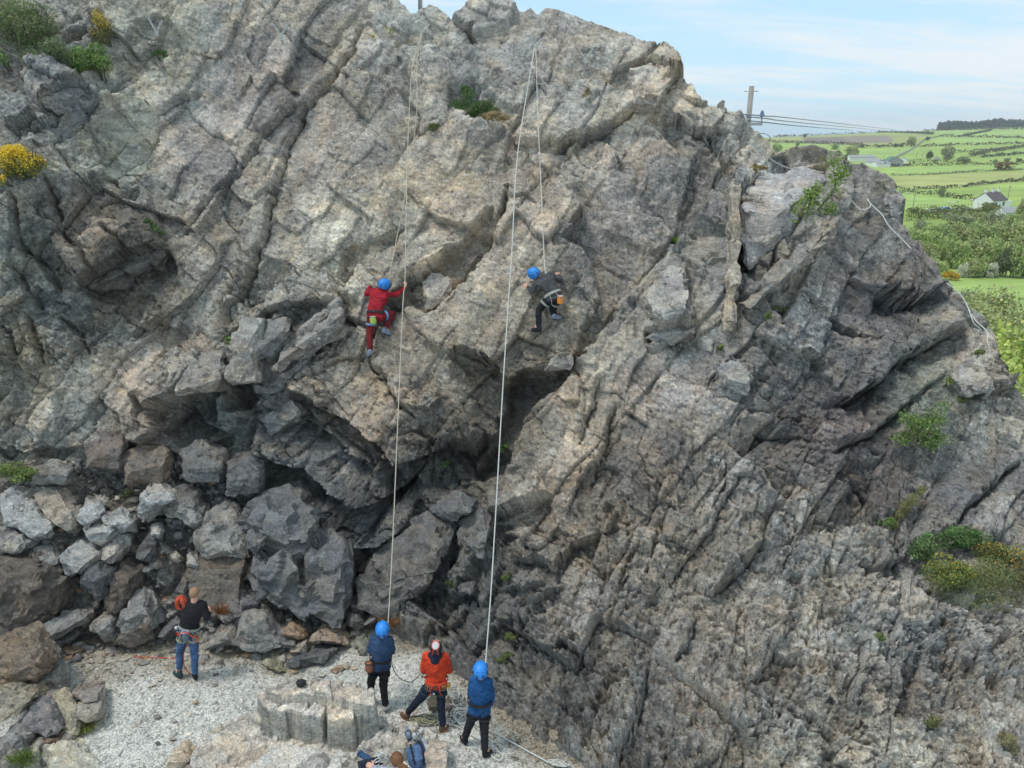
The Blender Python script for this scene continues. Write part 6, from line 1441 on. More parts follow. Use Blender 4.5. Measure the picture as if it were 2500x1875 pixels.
bush('juniper_bush', 1158, 252, 110, 72, 'bright green juniper bush on the ledge above the climbers', [(70,100,44),(88,122,52),(60,86,42)], 7500, .018, .25, 16, needle=.3, stems=4, shape=[(-.55,-.1,.35),(-.2,.45,.32),(-.1,-.2,.4),(.3,-.15,.38),(.65,-.45,.3),(-.6,-.5,.3),(.1,-.6,.35),(-.3,.75,.18),(.5,-.1,.3)])
bush('moss_clump', 1058, 310, 46, 22, 'small mossy tuft on the ledge left of the left rope', [(100,108,62),(80,90,50)], 900, .016, .12, 7, stems=0, cat='plant')
bush('grass_clump', 377, 553, 42, 38, 'dark green weed growing from the wall above the left overhang', [(66,88,46),(80,100,54)], 900, .018, .12, 6, stems=1, cat='plant', shape=[(-.6,.6,.3),(-.2,.1,.35),(.2,-.3,.35),(.6,-.7,.3)])
bush('gorse_bush', 2268, 1335, 110, 84, 'grey green gorse at the left end of the right hand ledge', [(100,124,70),(84,106,58)], 3500, .018, .3, 10)
bush('gorse_bush', 2345, 1312, 130, 80, 'dark green gorse at the top of the right hand ledge', [(74,104,50),(88,118,56)], 3500, .018, .3, 10)
bush('gorse_bush', 2330, 1398, 130, 110, 'yellow green gorse in the middle of the right hand ledge', [(120,132,60),(96,108,52)], 5000, .018, .35, 14, flower=(190,170,60), ff=.15)
bush('gorse_bush', 2438, 1372, 140, 110, 'gorse with orange buds at the right of the ledge', [(110,120,62),(90,100,54)], 5000, .018, .3, 14, flower=(206,160,70), ff=.16)
bush('gorse_bush', 2500, 1400, 60, 60, 'brownish gorse cut by the right edge', [(130,112,70),(100,100,56)], 1600, .018, .25, 8)
bush('grass_ledge', 2390, 1425, 290, 150, 'thick grass hanging under the gorse on the right hand ledge', [(104,116,64),(140,130,84),(86,102,56)], 14000, .026, .15, 30, cat='grass', needle=.12, stems=0)
bush('gorse_bush', 2280, 1765, 50, 36, 'small olive bush low on the slope at the right', [(100,104,58),(120,118,70)], 1500, .018, .15, 8)
bush('moss_clump', 2460, 1815, 60, 60, 'dry yellowish grass patch near the bottom right corner', DRYC, 1500, .018, .08, 9, cat='plant', needle=.2, stems=0)
bush('grass_clump', 2215, 1240, 70, 90, 'brownish grass hanging on the slab edge above the right hand ledge', [(138,122,72),(110,112,62),(96,110,54)], 2600, .026, .12, 10, cat='grass', needle=.12, stems=0, shape=[(.7,.8,.25),(.3,.4,.3),(0,0,.35),(-.3,-.4,.3),(-.6,-.8,.25)])
bush('grass_clump', 2165, 1275, 44, 30, 'small green weed at the foot of the brownish hanging grass', [(96,120,60)], 800, .018, .12, 6, cat='plant', stems=1)
bush('dry_grass', 1215, 285, 90, 34, 'tuft of dry straw coloured grass under the juniper bush', [(168,148,104),(140,120,84),(110,100,64)], 2600, .035, .2, 9, cat='grass', needle=.08, stems=0)
bush('dry_grass', 1852, 412, 50, 26, 'dry orange grass on the ledge beside the flat pale block', [(170,130,70),(120,116,60),(90,110,50)], 1100, .028, .15, 7, cat='grass', needle=.1, stems=0)
bush('dry_grass', 1433, 228, 30, 26, 'brown tuft on the ledge under the right hand chain', [(140,118,70),(110,100,60)], 700, .022, .12, 6, cat='grass', needle=.12, stems=0)
bush('dry_grass', 915, 88, 24, 14, 'pale tuft on the rock below the left rope anchor, left of it', [(168,156,96)], 300, .022, .08, 4, cat='grass', needle=.12, stems=0)
bush('dry_grass', 948, 72, 24, 14, 'pale tuft on the rock below the left rope anchor, nearer to it', [(160,160,96)], 300, .022, .08, 4, cat='grass', needle=.12, stems=0)
for i, (x, y, lab) in enumerate([(2395,860,'straw coloured tuft by the fixed rope on the right hand edge'),(2355,972,'yellowish tuft on the small shelf below the right hand edge'),(2320,930,'thin tuft on the shelf, upper one below the right hand edge'),(2150,1555,'tiny yellow tuft on the broken slope at the right'),(1650,590,'small green fern in the long diagonal crack'),(1875,770,'leafy weed under the split slabs, left part of it'),(1908,755,'leafy weed under the split slabs, right part of it'),(1757,845,'small weed beside the foot of the brown fin of rock'),(1228,1094,'bright green fern in the dark recess below the right climber'),(558,830,'bright green fern beside the long crack at the left'),(1085,1128,'dark fern in the shaded corner under the main slab'),(1245,1555,'weed on the wall right of the man in orange'),(1222,1615,'yellow green moss right of the second rope'),(1100,1425,'moss on the dark wall right of the lens shaped boulder'),(1238,1405,'little weed right of the second rope low on the wall'),(405,1105,'trailing green weed above the rubble'),(668,1458,'yellow green weed beside the giant dark boulder'),(312,1205,'tiny weed between the blocks of the rubble'),(1240,1600,'moss cushion at the foot of the wall beside the last belayer'),(1190,1790,'green moss at the gravel edge right of the last belayer')]):
    fern = 'fern' in lab
    bush('fern' if fern else 'weed', x, y, 34 if not fern else 32, 26, lab, [(120,150,50),(96,130,44)] if fern else [(110,118,60),(84,100,50)], 420, .020, .10, 6, cat='plant', needle=.35, stems=1)
bush('leafy_plant', 40, 1152, 110, 60, 'leafy yellow green plant at the left edge on top of the rubble', [(120,134,60),(96,112,52)], 1600, .026, .35, 14, cat='plant')
def sapling(px, py, w, h, label, pts, n, seed, off=.25, cols=((140,160,80),(112,138,60))):
    rg = np.random.default_rng(seed); s = surf(px, py); Y = s.y - off; c = P(px, py, Y); k = pxm(Y, py)
    root = empty('sapling', c); tag(root, label, 'sapling'); C = []
    for j, br in enumerate(pts):
        q = [Vector((x / k, rg.uniform(-.15, .15), -y / k)) for x, y in br]; q[0].y = off if j == 0 else q[0].y
        sm = smooth_pts(q, 4); tube_mesh('branch' if j else 'stem', sm, [max(.004, .018 * (1 - i / len(sm)) * (1 if j == 0 else .6)) for i in range(len(sm))], M_BARK, root, 5)
        m = n // len(pts); t = rg.random(m) ** .6 * (len(sm) - 1); i0 = np.clip(t.astype(int), 0, len(sm) - 2); A0 = np.array([tuple(v) for v in sm]); pp = A0[i0] + (A0[i0 + 1] - A0[i0]) * (t - i0)[:, None]
        C.append(pp + rg.normal(0, 1, (m, 3)) * np.array([.07, .07, .05]))
    C = np.concatenate(C); base = np.array([srgb(*q) for q in cols])[rg.integers(0, len(cols), len(C))] * rg.uniform(.6, 1.4, (len(C), 1)) * 0.95
    me = quads_mesh('leaves', C, .024 * rg.uniform(.6, 1.3, len(C)), rg.normal(size=C.shape) + np.array([0, -.8, .8]), base, rg, .6); o = bpy.data.objects.new('leaves', me); COL.objects.link(o); o.parent = root
sapling(2010, 500, 120, 200, 'slender sapling with pale leaves growing from the flat ledge at the right', [[(-20,60),(-5,10),(15,-40),(18,-90),(22,-112)],[(-20,60),(-40,20),(-30,-10),(-45,-30)],[(-20,60),(-60,50),(-70,20),(-50,-5)],[(-15,50),(10,30),(30,20),(15,0)],[(15,-40),(35,-60),(32,-85)],[(-5,10),(-30,-20),(-20,-45)]], 2000, 41)
sapling(2250, 1055, 110, 130, 'bright green sapling growing out of the dark corner low on the right', [[(10,35),(5,10),(10,-20),(40,-50),(48,-72)],[(5,10),(-20,0),(-40,-30),(-50,-50)],[(5,15),(-30,20),(-55,15)],[(8,0),(30,10),(55,10)],[(10,-20),(-10,-30),(-20,-20)],[(10,-20),(30,-30),(50,-25)],[(5,15),(20,25),(30,20)]], 1800, 43, cols=((128,150,84),(100,124,66)))
# grass and weeds among the foreground stones
def tuft(x, y, Y, r, h, n, cols, label, name='grass_tuft', cat='grass'):
    rg = np.random.default_rng(int(x + y)); c = P(x, y, Y); V = []; F = []; K_ = []
    for i in range(n):
        a = rg.uniform(0, 6.28); d = rg.uniform(0, r); b = Vector((math.cos(a) * d, math.sin(a) * d * .6, 0)); t = b + Vector((math.cos(a) * h * rg.uniform(.2, .9), math.sin(a) * h * .5 - .02, h * rg.uniform(.4, 1)))
        w = Vector((-math.sin(a), math.cos(a), 0)) * .006; mid = b.lerp(t, .55) + Vector((0, 0, h * .18)); s = len(V)
        V += [b - w, b + w, mid + w * .8, mid - w * .8, t]; F += [(s, s + 1, s + 2, s + 3), (s + 3, s + 2, s + 4)]; q = np.array(srgb(*cols[rg.integers(0, len(cols))])) * rg.uniform(.8, 1.5); K_ += [q] * 5
    o = new_mesh(name, V, F, M_LEAF); color_attr(o.data, 'tint', np.array(K_)); o.location = c; tag(o, label, cat); return o
tuft(206, 1783, PZ(206,1783,0).y, .16, .16, 260, [(140,150,90),(110,124,64),(168,160,110)], 'tuft of grass beside the tan plank at the gravel edge')
tuft(245, 1748, PZ(245,1748,0).y, .08, .10, 120, [(110,128,60),(84,100,50)], 'small green tuft at the corner of the low tan block')
tuft(168, 1815, PZ(168,1815,0).y, .12, .10, 120, [(140,140,90),(110,116,64)], 'sparse weeds between the rusty stone and the gravel')
tuft(60, 1860, 8.25, .2, .16, 200, [(84,106,52),(110,124,62)], 'leafy weed in front of the cobble in the lower left', 'leafy_weed', 'plant')
tuft(545, 1500, 11.1, .12, .22, 90, [(130,84,52),(110,72,46)], 'rust brown dead bracken right of the man in the black top', 'dead_bracken', 'plant')
tuft(955, 1530, 11.3, .10, .28, 90, [(130,90,58),(150,116,80)], 'dead bracken behind the first belayer', 'dead_bracken', 'plant')
# ------------------------------------------------------------ people
def cloth(name, c, rough=0.85, fold=0.25, sheen=0.0, scale=9.0):
    n = NT(name); p = n.pos()
    nz = n.noise(p, scale, 4, 0.6); fine = n.noise(p, 120, 2, 0.6)
    col = n.mix(n.mapr(nz, 0.3, 0.7), tuple(v * (1 - fold) for v in c), tuple(min(1, v * (1 + fold)) for v in c))
    h = n.math('ADD', n.noise(n.mapping(p, (1, 1, 2.2), (0.4, 0.3, 0)), 16, 3, 0.5, 1.2), n.math('MULTIPLY', fine, 0.06))
    return n.out(col, rough, n.bump(h, 0.07, 1.0))
M_SKIN = simple('skin', srgb(206,160,138), 0.6, noise_amt=.06); M_HAIRB = simple('brown_hair', srgb(112,78,52), 0.6, noise_amt=.35, scale=60); M_HAIRS = simple('cropped_sandy_hair', srgb(150,118,92), 0.8, noise_amt=.2, scale=60)
M_HELM = simple('blue_helmet_shell', srgb(38,128,210), 0.5, noise_amt=.03, spec=.5); M_BLACK = simple('black_nylon', (.02, .02, .022), .7); M_SOLE = simple('shoe_rubber', (.035, .034, .033), .7)
M_RED = cloth('red_fleece', srgb(168,36,48)); M_REDT = cloth('brick_trousers', srgb(128,42,44)); M_GREYH = cloth('grey_hoodie', srgb(86,86,88)); M_BLK = cloth('black_cloth', (.022, .023, .027)); M_NAVY = cloth('navy_cloth', srgb(38,46,66))
M_BLUEJ = cloth('blue_jacket', srgb(36,88,142)); M_BLUEJ2 = cloth('slate_blue_jacket', srgb(58,84,118)); M_ORNG = cloth('orange_sweater', srgb(222,72,40)); M_JEAN = cloth('denim', srgb(78,108,148), fold=.35); M_GREYS = cloth('light_grey_shirt', srgb(170,174,184))
M_SHOEG = simple('grey_shoe', srgb(120,134,150), .6); M_SHOEB = simple('brown_shoe', srgb(96,80,62), .7); M_OSOLE = simple('orange_sole', srgb(200,100,40), .6); M_TEAL = simple('teal_shoe', srgb(34,60,64), .7); M_WHT = simple('white_shoe', srgb(190,190,190), .6)
M_WEB = simple('blue_webbing', srgb(96,150,196), .7); M_LIME = simple('lime_bag', srgb(170,196,90), .7, noise_amt=.3, scale=30); M_ORB = simple('orange_bag', srgb(226,138,60), .7); M_BRB = simple('brown_bag', srgb(150,98,70), .7); M_GRB = simple('grey_bag', srgb(96,108,122), .7); M_BELTG = simple('grey_webbing', srgb(150,152,142), .7); M_ORW = simple('orange_webbing', srgb(220,80,50), .7)
M_METAL = simple('karabiner', srgb(190,190,180), .3, .8, .1); M_METALG = simple('gold_karabiner', srgb(190,160,80), .3, .7, .1)
def loft(bm, rings, k=14):
    """closed tube through elliptical rings: (centre, right vector, forward vector)"""
    R = []
    for c, r, f in rings:
        R.append([bm.verts.new(c + r * math.cos(6.2832 * j / k) + f * math.sin(6.2832 * j / k)) for j in range(k)])
    for a, b in zip(R[:-1], R[1:]):
        for j in range(k): bm.faces.new((a[j], a[(j + 1) % k], b[(j + 1) % k], b[j]))
    bm.faces.new(R[0][::-1]); bm.faces.new(R[-1])
def capsule(bm, a, b, ra, rb, k=12, flat=None):
    a, b = Vector(a), Vector(b); t = b - a
    if t.length < 1e-5: t = Vector((0, 0, 1e-3))
    t.normalize(); n = (flat - t * flat.dot(t)).normalized() if flat is not None else t.orthogonal().normalized(); m = t.cross(n); rings = []
    for s in (-.98, -.8, -.45, 0): rings.append((a + t * ra * s, n * ra * math.sqrt(1 - s * s), m * ra * math.sqrt(1 - s * s)))
    for s in (0, .45, .8, .98): rings.append((b + t * rb * s, n * rb * math.sqrt(1 - s * s), m * rb * math.sqrt(1 - s * s)))
    loft(bm, rings, k)
def ball(bm, c, r, k=2):
    sc = r if hasattr(r, '__len__') else (r, r, r)
    bmesh.ops.create_icosphere(bm, subdivisions=k, radius=1.0, matrix=Matrix.Translation(c) @ Matrix.Diagonal((*sc, 1)))
def fuse(name, bm, voxel, mat, parent, smooth=2, fold=0.0, seed=0):
    bmesh.ops.recalc_face_normals(bm, faces=bm.faces[:])
    me = bpy.data.meshes.new(name); bm.to_mesh(me); bm.free(); o = bpy.data.objects.new(name, me); COL.objects.link(o)
    m = o.modifiers.new('r', 'REMESH'); m.mode = 'VOXEL'; m.voxel_size = voxel
    m = o.modifiers.new('s', 'SMOOTH'); m.factor = 0.5; m.iterations = smooth
    dg = bpy.context.evaluated_depsgraph_get(); dg.update(); me2 = bpy.data.meshes.new_from_object(o.evaluated_get(dg)); me2.name = name
    o.modifiers.clear(); o.data = me2; bpy.data.meshes.remove(me)
    if fold:
        for v in me2.vertices:
            q = v.co; f = mnoise.noise(Vector((q.x * 7 + seed, q.y * 7, q.z * 15))) + .5 * mnoise.noise(Vector((q.x * 17, q.y * 17 + seed, q.z * 26)))
            v.co = q + v.normal * (f * fold)
    me2.materials.clear(); me2.materials.append(mat); me2.polygons.foreach_set('use_smooth', np.ones(len(me2.polygons), dtype=bool))
    if parent: o.parent = parent
    return o
def hand(bm, w, d, nrm, side, curl=0.7, s=1.0):
    """wrist w, direction d, back-of-hand normal nrm; side = +1 or -1 for the thumb"""
    d = d.normalized(); n = (nrm - d * nrm.dot(d)).normalized(); r = d.cross(n) * side
    for k in range(4):
        o = r * (0.031 - 0.0205 * k) * s; b0 = w + d * 0.012 * s + o * .7; kn = w + d * (0.082 - abs(k - 1.3) * 0.004) * s + o
        capsule(bm, b0, kn, .014 * s, .0115 * s, 8)
        L = (.044, .049, .046, .036)[k] * s; d1 = (d * math.cos(curl) - n * math.sin(curl)); p1 = kn + d1 * L * .62; d2 = (d * math.cos(curl * 2) - n * math.sin(curl * 2)); p2 = p1 + d2 * L * .6
        capsule(bm, kn, p1, .0108 * s, .0095 * s, 8); capsule(bm, p1, p2, .0095 * s, .008 * s, 8)
    t0 = w + d * .018 * s + r * .026 * s; t1 = t0 + (d * .55 + r * .8 - n * .2).normalized() * .042 * s; t2 = t1 + (d * .9 + r * .2 - n * .35).normalized() * .034 * s
    capsule(bm, t0, t1, .014 * s, .0115 * s, 8); capsule(bm, t1, t2, .0115 * s, .009 * s, 8)
def person(name_label, J, face, up, mats, hands, head='helmet', hood=None, jacket_hem=0.10, voxel=.0085, shoe=None, cuffs=(0, 0, 0, 0), seated=False, fem=False, hood_mat=None, bulk=1.0, legs=True):
    """J: joints in world space. face/up: where the head points."""
    top_m, leg_m, shoe_m, sole_m = mats
    base = J['base']; root = empty('person', base); tag(root, name_label, 'person')
    L = {k: v - base for k, v in J.items()}
    sc = (L['shL'] + L['shR']) / 2; hc = (L['hipL'] + L['hipR']) / 2; rs = (L['shR'] - L['shL']).normalized(); rh = (L['hipR'] - L['hipL']).normalized()
    spine = (sc - hc).normalized(); ch = hc.lerp(sc, .62) if 'chest' not in L else L['chest']; wa = hc.lerp(sc, .28) if 'waist' not in L else L['waist']
    def ring(c, r, w, d):
        r = (r - spine * r.dot(spine)).normalized(); f = spine.cross(r); return (c, r * w, f * d)
    def torso(bm, g, hem=True):
        rg_ = [ring(hc - spine * jacket_hem if hem else hc, rh, .150 + g, .105 + g)] if hem else [ring(hc - spine * .05, rh, .14 + g, .10 + g)]
        rg_ += [ring(hc, rh, .158 + g, .112 + g), ring(wa, (rh + rs).normalized(), .135 + g, .098 + g), ring(ch, rs, .165 + g, .115 + g), ring(sc - spine * .04, rs, .175 + g, .105 + g), ring(sc + spine * .025, rs, .12 + g, .075 + g), ring(sc + spine * .06, rs, .06 + g, .06 + g)]
        loft(bm, rg_, 18)
    hd = L['head']; up = Vector(up).normalized(); face = Vector(face); face = (face - up * face.dot(up)).normalized(); rt = face.cross(up)
    # body: one continuous skin
    bm = bmesh.new(); torso(bm, -.02, False)
    capsule(bm, sc - spine * .02, hd - up * .05 - face * .015, .058, .052)
    M = Matrix.Translation(hd) @ Matrix((rt, face, up)).transposed().to_4x4()
    bmesh.ops.create_icosphere(bm, subdivisions=3, radius=1, matrix=M @ Matrix.Translation((0, -.01, .025)) @ Matrix.Diagonal((.074, .092, .088, 1)))
    bmesh.ops.create_icosphere(bm, subdivisions=2, radius=1, matrix=M @ Matrix.Translation((0, .030, -.045)) @ Matrix.Diagonal((.054, .060, .066, 1)))
    for x in (-.075, .075): bmesh.ops.create_icosphere(bm, subdivisions=1, radius=1, matrix=M @ Matrix.Translation((x, -.005, -.005)) @ Matrix.Diagonal((.012, .022, .032, 1)))
    capsule(bm, M @ Vector((0, .088, .012)), M @ Vector((0, .112, -.022)), .009, .014, 8); capsule(bm, M @ Vector((-.016, .090, -.058)), M @ Vector((.016, .090, -.058)), .008, .008, 6); capsule(bm, M @ Vector((-.04, .082, .035)), M @ Vector((.04, .082, .035)), .010, .010, 6)
    for s, q in (('L', -1), ('R', 1)):
        capsule(bm, L['sh' + s], L['el' + s], .045, .038); capsule(bm, L['el' + s], L['wr' + s], .037, .026)
        hh = hands[s]; hand(bm, L['wr' + s], Vector(hh[0]), Vector(hh[1]), hh[2], hh[3])
        if legs:
            capsule(bm, L['hip' + s], L['kn' + s], .075, .05); capsule(bm, L['kn' + s], L['an' + s], .048, .034); capsule(bm, L['an' + s], L['an' + s].lerp(L['toe' + s], .4), .034, .034)
    fuse('body', bm, voxel, M_SKIN, root, 1)
    for x in (-.027, .027):
        bm = bmesh.new(); ball(bm, M @ Vector((x, .084, .012)), .011, 1); bm_obj('eye', bm, M_WHITE, root, smooth=True)
    # top
    bm = bmesh.new(); torso(bm, .012 * bulk)
    for s in 'LR':
        sh = L['sh' + s]; capsule(bm, sc.lerp(sh, .55), sh, .075, .070 * bulk); capsule(bm, sh, L['el' + s], .066 * bulk, .056 * bulk)
        e = L['el' + s].lerp(L['wr' + s], .93 if not cuffs[0] else cuffs[0]); capsule(bm, L['el' + s], e, .055 * bulk, .038 * bulk)
    if hood:
        for (u, f_, r, rr) in hood: ball(bm, sc + spine * u - spine.cross(rs) * f_ + rs * r, rr)
    fuse('top', bm, .012, top_m, root, 2, .010, 3)
    # trousers
    if legs:
        bm = bmesh.new(); loft(bm, [ring(hc - spine * .09, rh, .13, .10), ring(hc - spine * .03, rh, .162, .118), ring(hc.lerp(wa, .7), rh, .145, .108)], 18)
        for i, s in enumerate('LR'):
            an = L['kn' + s].lerp(L['an' + s], cuffs[1 + i] if cuffs[1 + i] else .96)
            capsule(bm, L['hip' + s], L['kn' + s], .092, .068); capsule(bm, L['kn' + s], an, .066, .054)
        fuse('trousers', bm, .012, leg_m, root, 2, .009, 9)
        for i, s in enumerate('LR'):
            bm = bmesh.new(); a, t = L['an' + s], L['toe' + s]; hl = L['heel' + s]; mid = hl.lerp(t, .55)
            capsule(bm, a, hl + Vector((0, 0, .02)), .042, .040); capsule(bm, hl, mid, .040, .046); capsule(bm, mid, t, .046, .034)
            sh_ = fuse('shoe', bm, .011, shoe_m[i], root, 1)
            bm = bmesh.new(); dn = Vector((0, 0, -.022)) if not seated else Vector((0, .01, -.018)); capsule(bm, hl + dn, mid + dn, .034, .040); capsule(bm, mid + dn, t + dn, .040, .030); fuse('sole', bm, .011, sole_m, sh_, 1)
    if head == 'helmet':
        bm = bmesh.new(); pr = [(0, .142), (.035, .139), (.07, .124), (.098, .096), (.114, .055), (.117, .01), (.114, -.018), (.106, -.02), (.104, .0)]
        k = 24; R = [[bm.verts.new(M @ Vector((r * math.cos(6.2832 * j / k) * .95, r * math.sin(6.2832 * j / k) * 1.14 - .008, z - (.012 if z < .02 else 0) * math.cos(6.2832 * j / k * 2)))) for j in range(k)] for r, z in pr[1:]]
        tp = bm.verts.new(M @ Vector((0, -.008, pr[0][1])))
        for j in range(k): bm.faces.new((tp, R[0][j], R[0][(j + 1) % k]))
        for a, b in zip(R[:-1], R[1:]):
            for j in range(k): bm.faces.new((a[j], b[j], b[(j + 1) % k], a[(j + 1) % k]))
        bmesh.ops.recalc_face_normals(bm, faces=bm.faces[:])
        he = bm_obj('helmet', bm, M_HELM, root, smooth=True)
        bm = bmesh.new()
        for an in range(8):
            th = 6.2832 * (an + .5) / 8
            for (r, z, w, h) in ((.085, .103, .013, .012), (.113, .060, .017, .012), (.118, .022, .013, .009)):
                c = Vector((r * math.cos(th) * .93, r * math.sin(th) * 1.12 - .008, z)); nn = Vector((math.cos(th), math.sin(th), .5)).normalized(); tt = Vector((-math.sin(th), math.cos(th), 0)); bb = nn.cross(tt)
                q = [c + tt * w + bb * h * .3, c + bb * h, c - tt * w + bb * h * .3, c - tt * w * .6 - bb * h, c + tt * w * .6 - bb * h]
                bm.faces.new([bm.verts.new(M @ (p + nn * .005)) for p in q])
        bm_obj('vent', bm, M_BLACK, he)
        st = [M @ Vector(p) for p in ((-.085, -.03, .0), (-.07, .02, -.07), (0, .05, -.115), (.07, .02, -.07), (.085, -.03, .0))]; tube_mesh('chin_strap', smooth_pts(st, 4), .006, M_BLACK, he, 5)
    elif head == 'hair':
        bm = bmesh.new(); bmesh.ops.create_icosphere(bm, subdivisions=3, radius=1, matrix=M @ Matrix.Translation((0, -.016, .031)) @ Matrix.Diagonal((.078, .093, .090, 1)))
        pl = M @ Vector((0, .03, .02)); bmesh.ops.bisect_plane(bm, geom=bm.verts[:] + bm.edges[:] + bm.faces[:], plane_co=pl, plane_no=(M.to_3x3() @ Vector((0, .8, -1))).normalized(), clear_outer=True)
        bm_obj('hair', bm, M_HAIRS, root, smooth=True)
    root['_M'] = 0
    return root, L, M, dict(hc=hc, sc=sc, wa=wa, ch=ch, spine=spine, rh=rh, rs=rs, back=-(spine.cross((rh - spine * rh.dot(spine)).normalized())), ring=ring)
def harness(root, I, L, belt_m, loop_m, w=.166, d=.128, up=.35, lp=.090):
    c = I['hc'].lerp(I['wa'], up); r = (I['rh'] - I['spine'] * I['rh'].dot(I['spine'])).normalized(); f = I['spine'].cross(r); k = 26
    h = empty('harness', (0, 0, 0)); h.parent = root
    def band(nm, c, r, f, n, w, d, hgt, m):
        V, F = [], []
        for j in range(k):
            a = 6.2832 * j / k; o = r * math.cos(a) * w + f * math.sin(a) * d; oo = o.normalized() * .007
            V += [c + o - n * hgt, c + o + oo - n * hgt, c + o + oo + n * hgt, c + o + n * hgt]
        for j in range(k):
            i = j * 4; q = ((j + 1) % k) * 4
            for s in range(4): F.append((i + s, i + (s + 1) % 4, q + (s + 1) % 4, q + s))
        return new_mesh(nm, V, F, m, parent=h)
    band('waist_belt', c, r, f, I['spine'], w, d, .024, belt_m)
    for s in 'LR':
        if 'kn' + s not in L: continue
        t = (L['kn' + s] - L['hip' + s]).normalized(); c2 = L['hip' + s].lerp(L['kn' + s], .42); a = t.orthogonal().normalized(); b = t.cross(a); band('leg_loop', c2, a, b, t, lp, lp, .018, loop_m)
    for q in (-.06, .06): tube_mesh('strap', smooth_pts([c - f * d * 1.03 * 1 + r * q, c - f * (d + .03) + r * q * 1.2 - I['spine'] * .12, c - f * (d - .02) + r * q * 1.8 - I['spine'] * .22], 4), .006, belt_m, h, 5)
    return c, r, f
def karabiner(root, p, m, s=1.0, tilt=0.0):
    pts = [Vector((math.cos(a) * .020 * s, 0, math.sin(a) * .042 * s)) for a in np.linspace(0, 6.2832, 13)[:-1]]
    o = tube_mesh('karabiner', [p + Matrix.Rotation(tilt, 3, 'Z') @ q for q in pts], .0045 * s, m, root, 5, closed=True); return o
def chalk_bag(root, p, m, rim, r=.05, h=.13):
    bm = bmesh.new(); pr = [(.6, -1), (.95, -.85), (1.05, -.2), (1.0, .6), (.9, 1)]; k = 14
    R = [[bm.verts.new(p + Vector((a * r * math.cos(6.2832 * j / k), a * r * .8 * math.sin(6.2832 * j / k), b * h / 2))) for j in range(k)] for a, b in pr]
    bm.faces.new(R[0][::-1])
    for a, b in zip(R[:-1], R[1:]):
        for j in range(k): bm.faces.new((a[j], a[(j + 1) % k], b[(j + 1) % k], b[j]))
    bm.faces.new(R[-1]); b_ = bm_obj('chalk_bag', bm, m, root, smooth=False)
    tube_mesh('rim', [p + Vector((.93 * r * math.cos(a), .93 * r * .8 * math.sin(a), h / 2)) for a in np.linspace(0, 6.2832, 15)[:-1]], .009, rim, b_, 6, closed=True)
def JJ(tab, Yf):
    return {k: P(x, y, Yf(x, y) + dy) for k, (x, y, dy) in tab.items()}
AWAY = (0, 1, 0)
def ground_person(label, tab, feet, **kw):
    """feet: px of the two soles; distance of the rest follows from them"""
    yL, yR = PZ(*feet['L'], 0.02).y, PZ(*feet['R'], 0.02).y; m = (yL + yR) / 2
    J = {}
    for k, (x, y, dy) in tab.items():
        Y = m + dy
        if k[:2] in ('kn', 'an', 'to', 'he') and k != 'head': Y = {'L': yL, 'R': yR}[k[-1]] * (.5 if k[:2] == 'kn' else 1) + (m * .5 if k[:2] == 'kn' else 0) + dy
        J[k] = P(x, y, Y)
    for s in 'LR':
        for q in ('toe', 'heel'):
            J[q + s] = PZ(tab[q + s][0], tab[q + s][1], .045)
    J['base'] = Vector((P(tab['hipL'][0], 0, m).x * 0 + (J['heelL'].x + J['heelR'].x) / 2, m, 0))
    return J
# man in the black top
tab = dict(head=(476.5,1449,.04),shL=(452,1475,.02),shR=(494,1475,.02),elL=(440,1500,.05),elR=(505,1508,.0),wrL=(437,1487,.28),wrR=(511,1496,.20),waist=(463,1516,.0),chest=(470,1492,.0),hipL=(450,1535,.0),hipR=(473,1535,.0),
 knL=(440,1590,.03),knR=(475,1592,.03),anL=(438,1638,0),anR=(476,1642,0),heelL=(441,1650,0),heelR=(477,1653,0),toeL=(427,1641,0),toeR=(474,1643,0))
J = ground_person('', tab, {'L': (438, 1650), 'R': (476, 1655)})
r1, L1, Mh, I1 = person('man in black top and jeans facing the rock with a harness full of gear', J, AWAY, (0, .05, 1), (M_BLK, M_JEAN, (M_TEAL, M_BLK), M_SOLE), {'L': ((-.1, .5, .8), (-.6, -.4, 0), -1, .9), 'R': ((-.25, .3, .9), (.5, -.5, 0), -1, .8)}, head='hair', jacket_hem=-.02, cuffs=(0, .82, 0))
c, r, f = harness(r1, I1, L1, M_BELTG, M_BELTG)
bk = I1['back']
chalk_bag(r1, c - f * -0.0 + Vector((.0, -.17, -.07)), M_GRB, M_GREYS, .055, .16)
rr = random.Random(4)
for i, x in enumerate((-.17, -.15, -.13, -.10, .09, .12, .15, .17, .18)):
    karabiner(r1, c + Vector((x, -.13 + abs(x) * .3, -.09 - .02 * (i % 3))), (M_METAL, M_METALG)[i % 2], 1.0, rr.uniform(-1, 1)); karabiner(r1, c + Vector((x, -.14 + abs(x) * .3, -.18 - .02 * (i % 2))), (M_METALG, M_METAL, M_LIME)[i % 3], .9, rr.uniform(-1, 1))
    tube_mesh('sling', [c + Vector((x, -.135 + abs(x) * .3, -.12)), c + Vector((x, -.145 + abs(x) * .3, -.16))], .008, (M_BLACK, M_ORW, M_WEB)[i % 3], r1, 5)
tube_mesh('accessory_cord', smooth_pts([c + Vector(q) for q in ((-.19, -.06, -.12), (-.10, -.17, -.04), (-.02, -.20, .02), (.05, -.20, .02), (.10, -.18, -.06), (.16, -.12, -.14), (.13, -.14, -.22))], 5), .008, M_ORW, r1, 6)
bm = bmesh.new(); ball(bm, c + Vector((-.19, -.05, .0)), (.035, .03, .035)); bm_obj('tape_roll', bm, M_WHT, r1, smooth=True)
bm = bmesh.new(); ball(bm, c + Vector((-.19, -.06, -.09)), (.025, .02, .035)); bm_obj('red_pouch', bm, M_RED, r1, smooth=True)
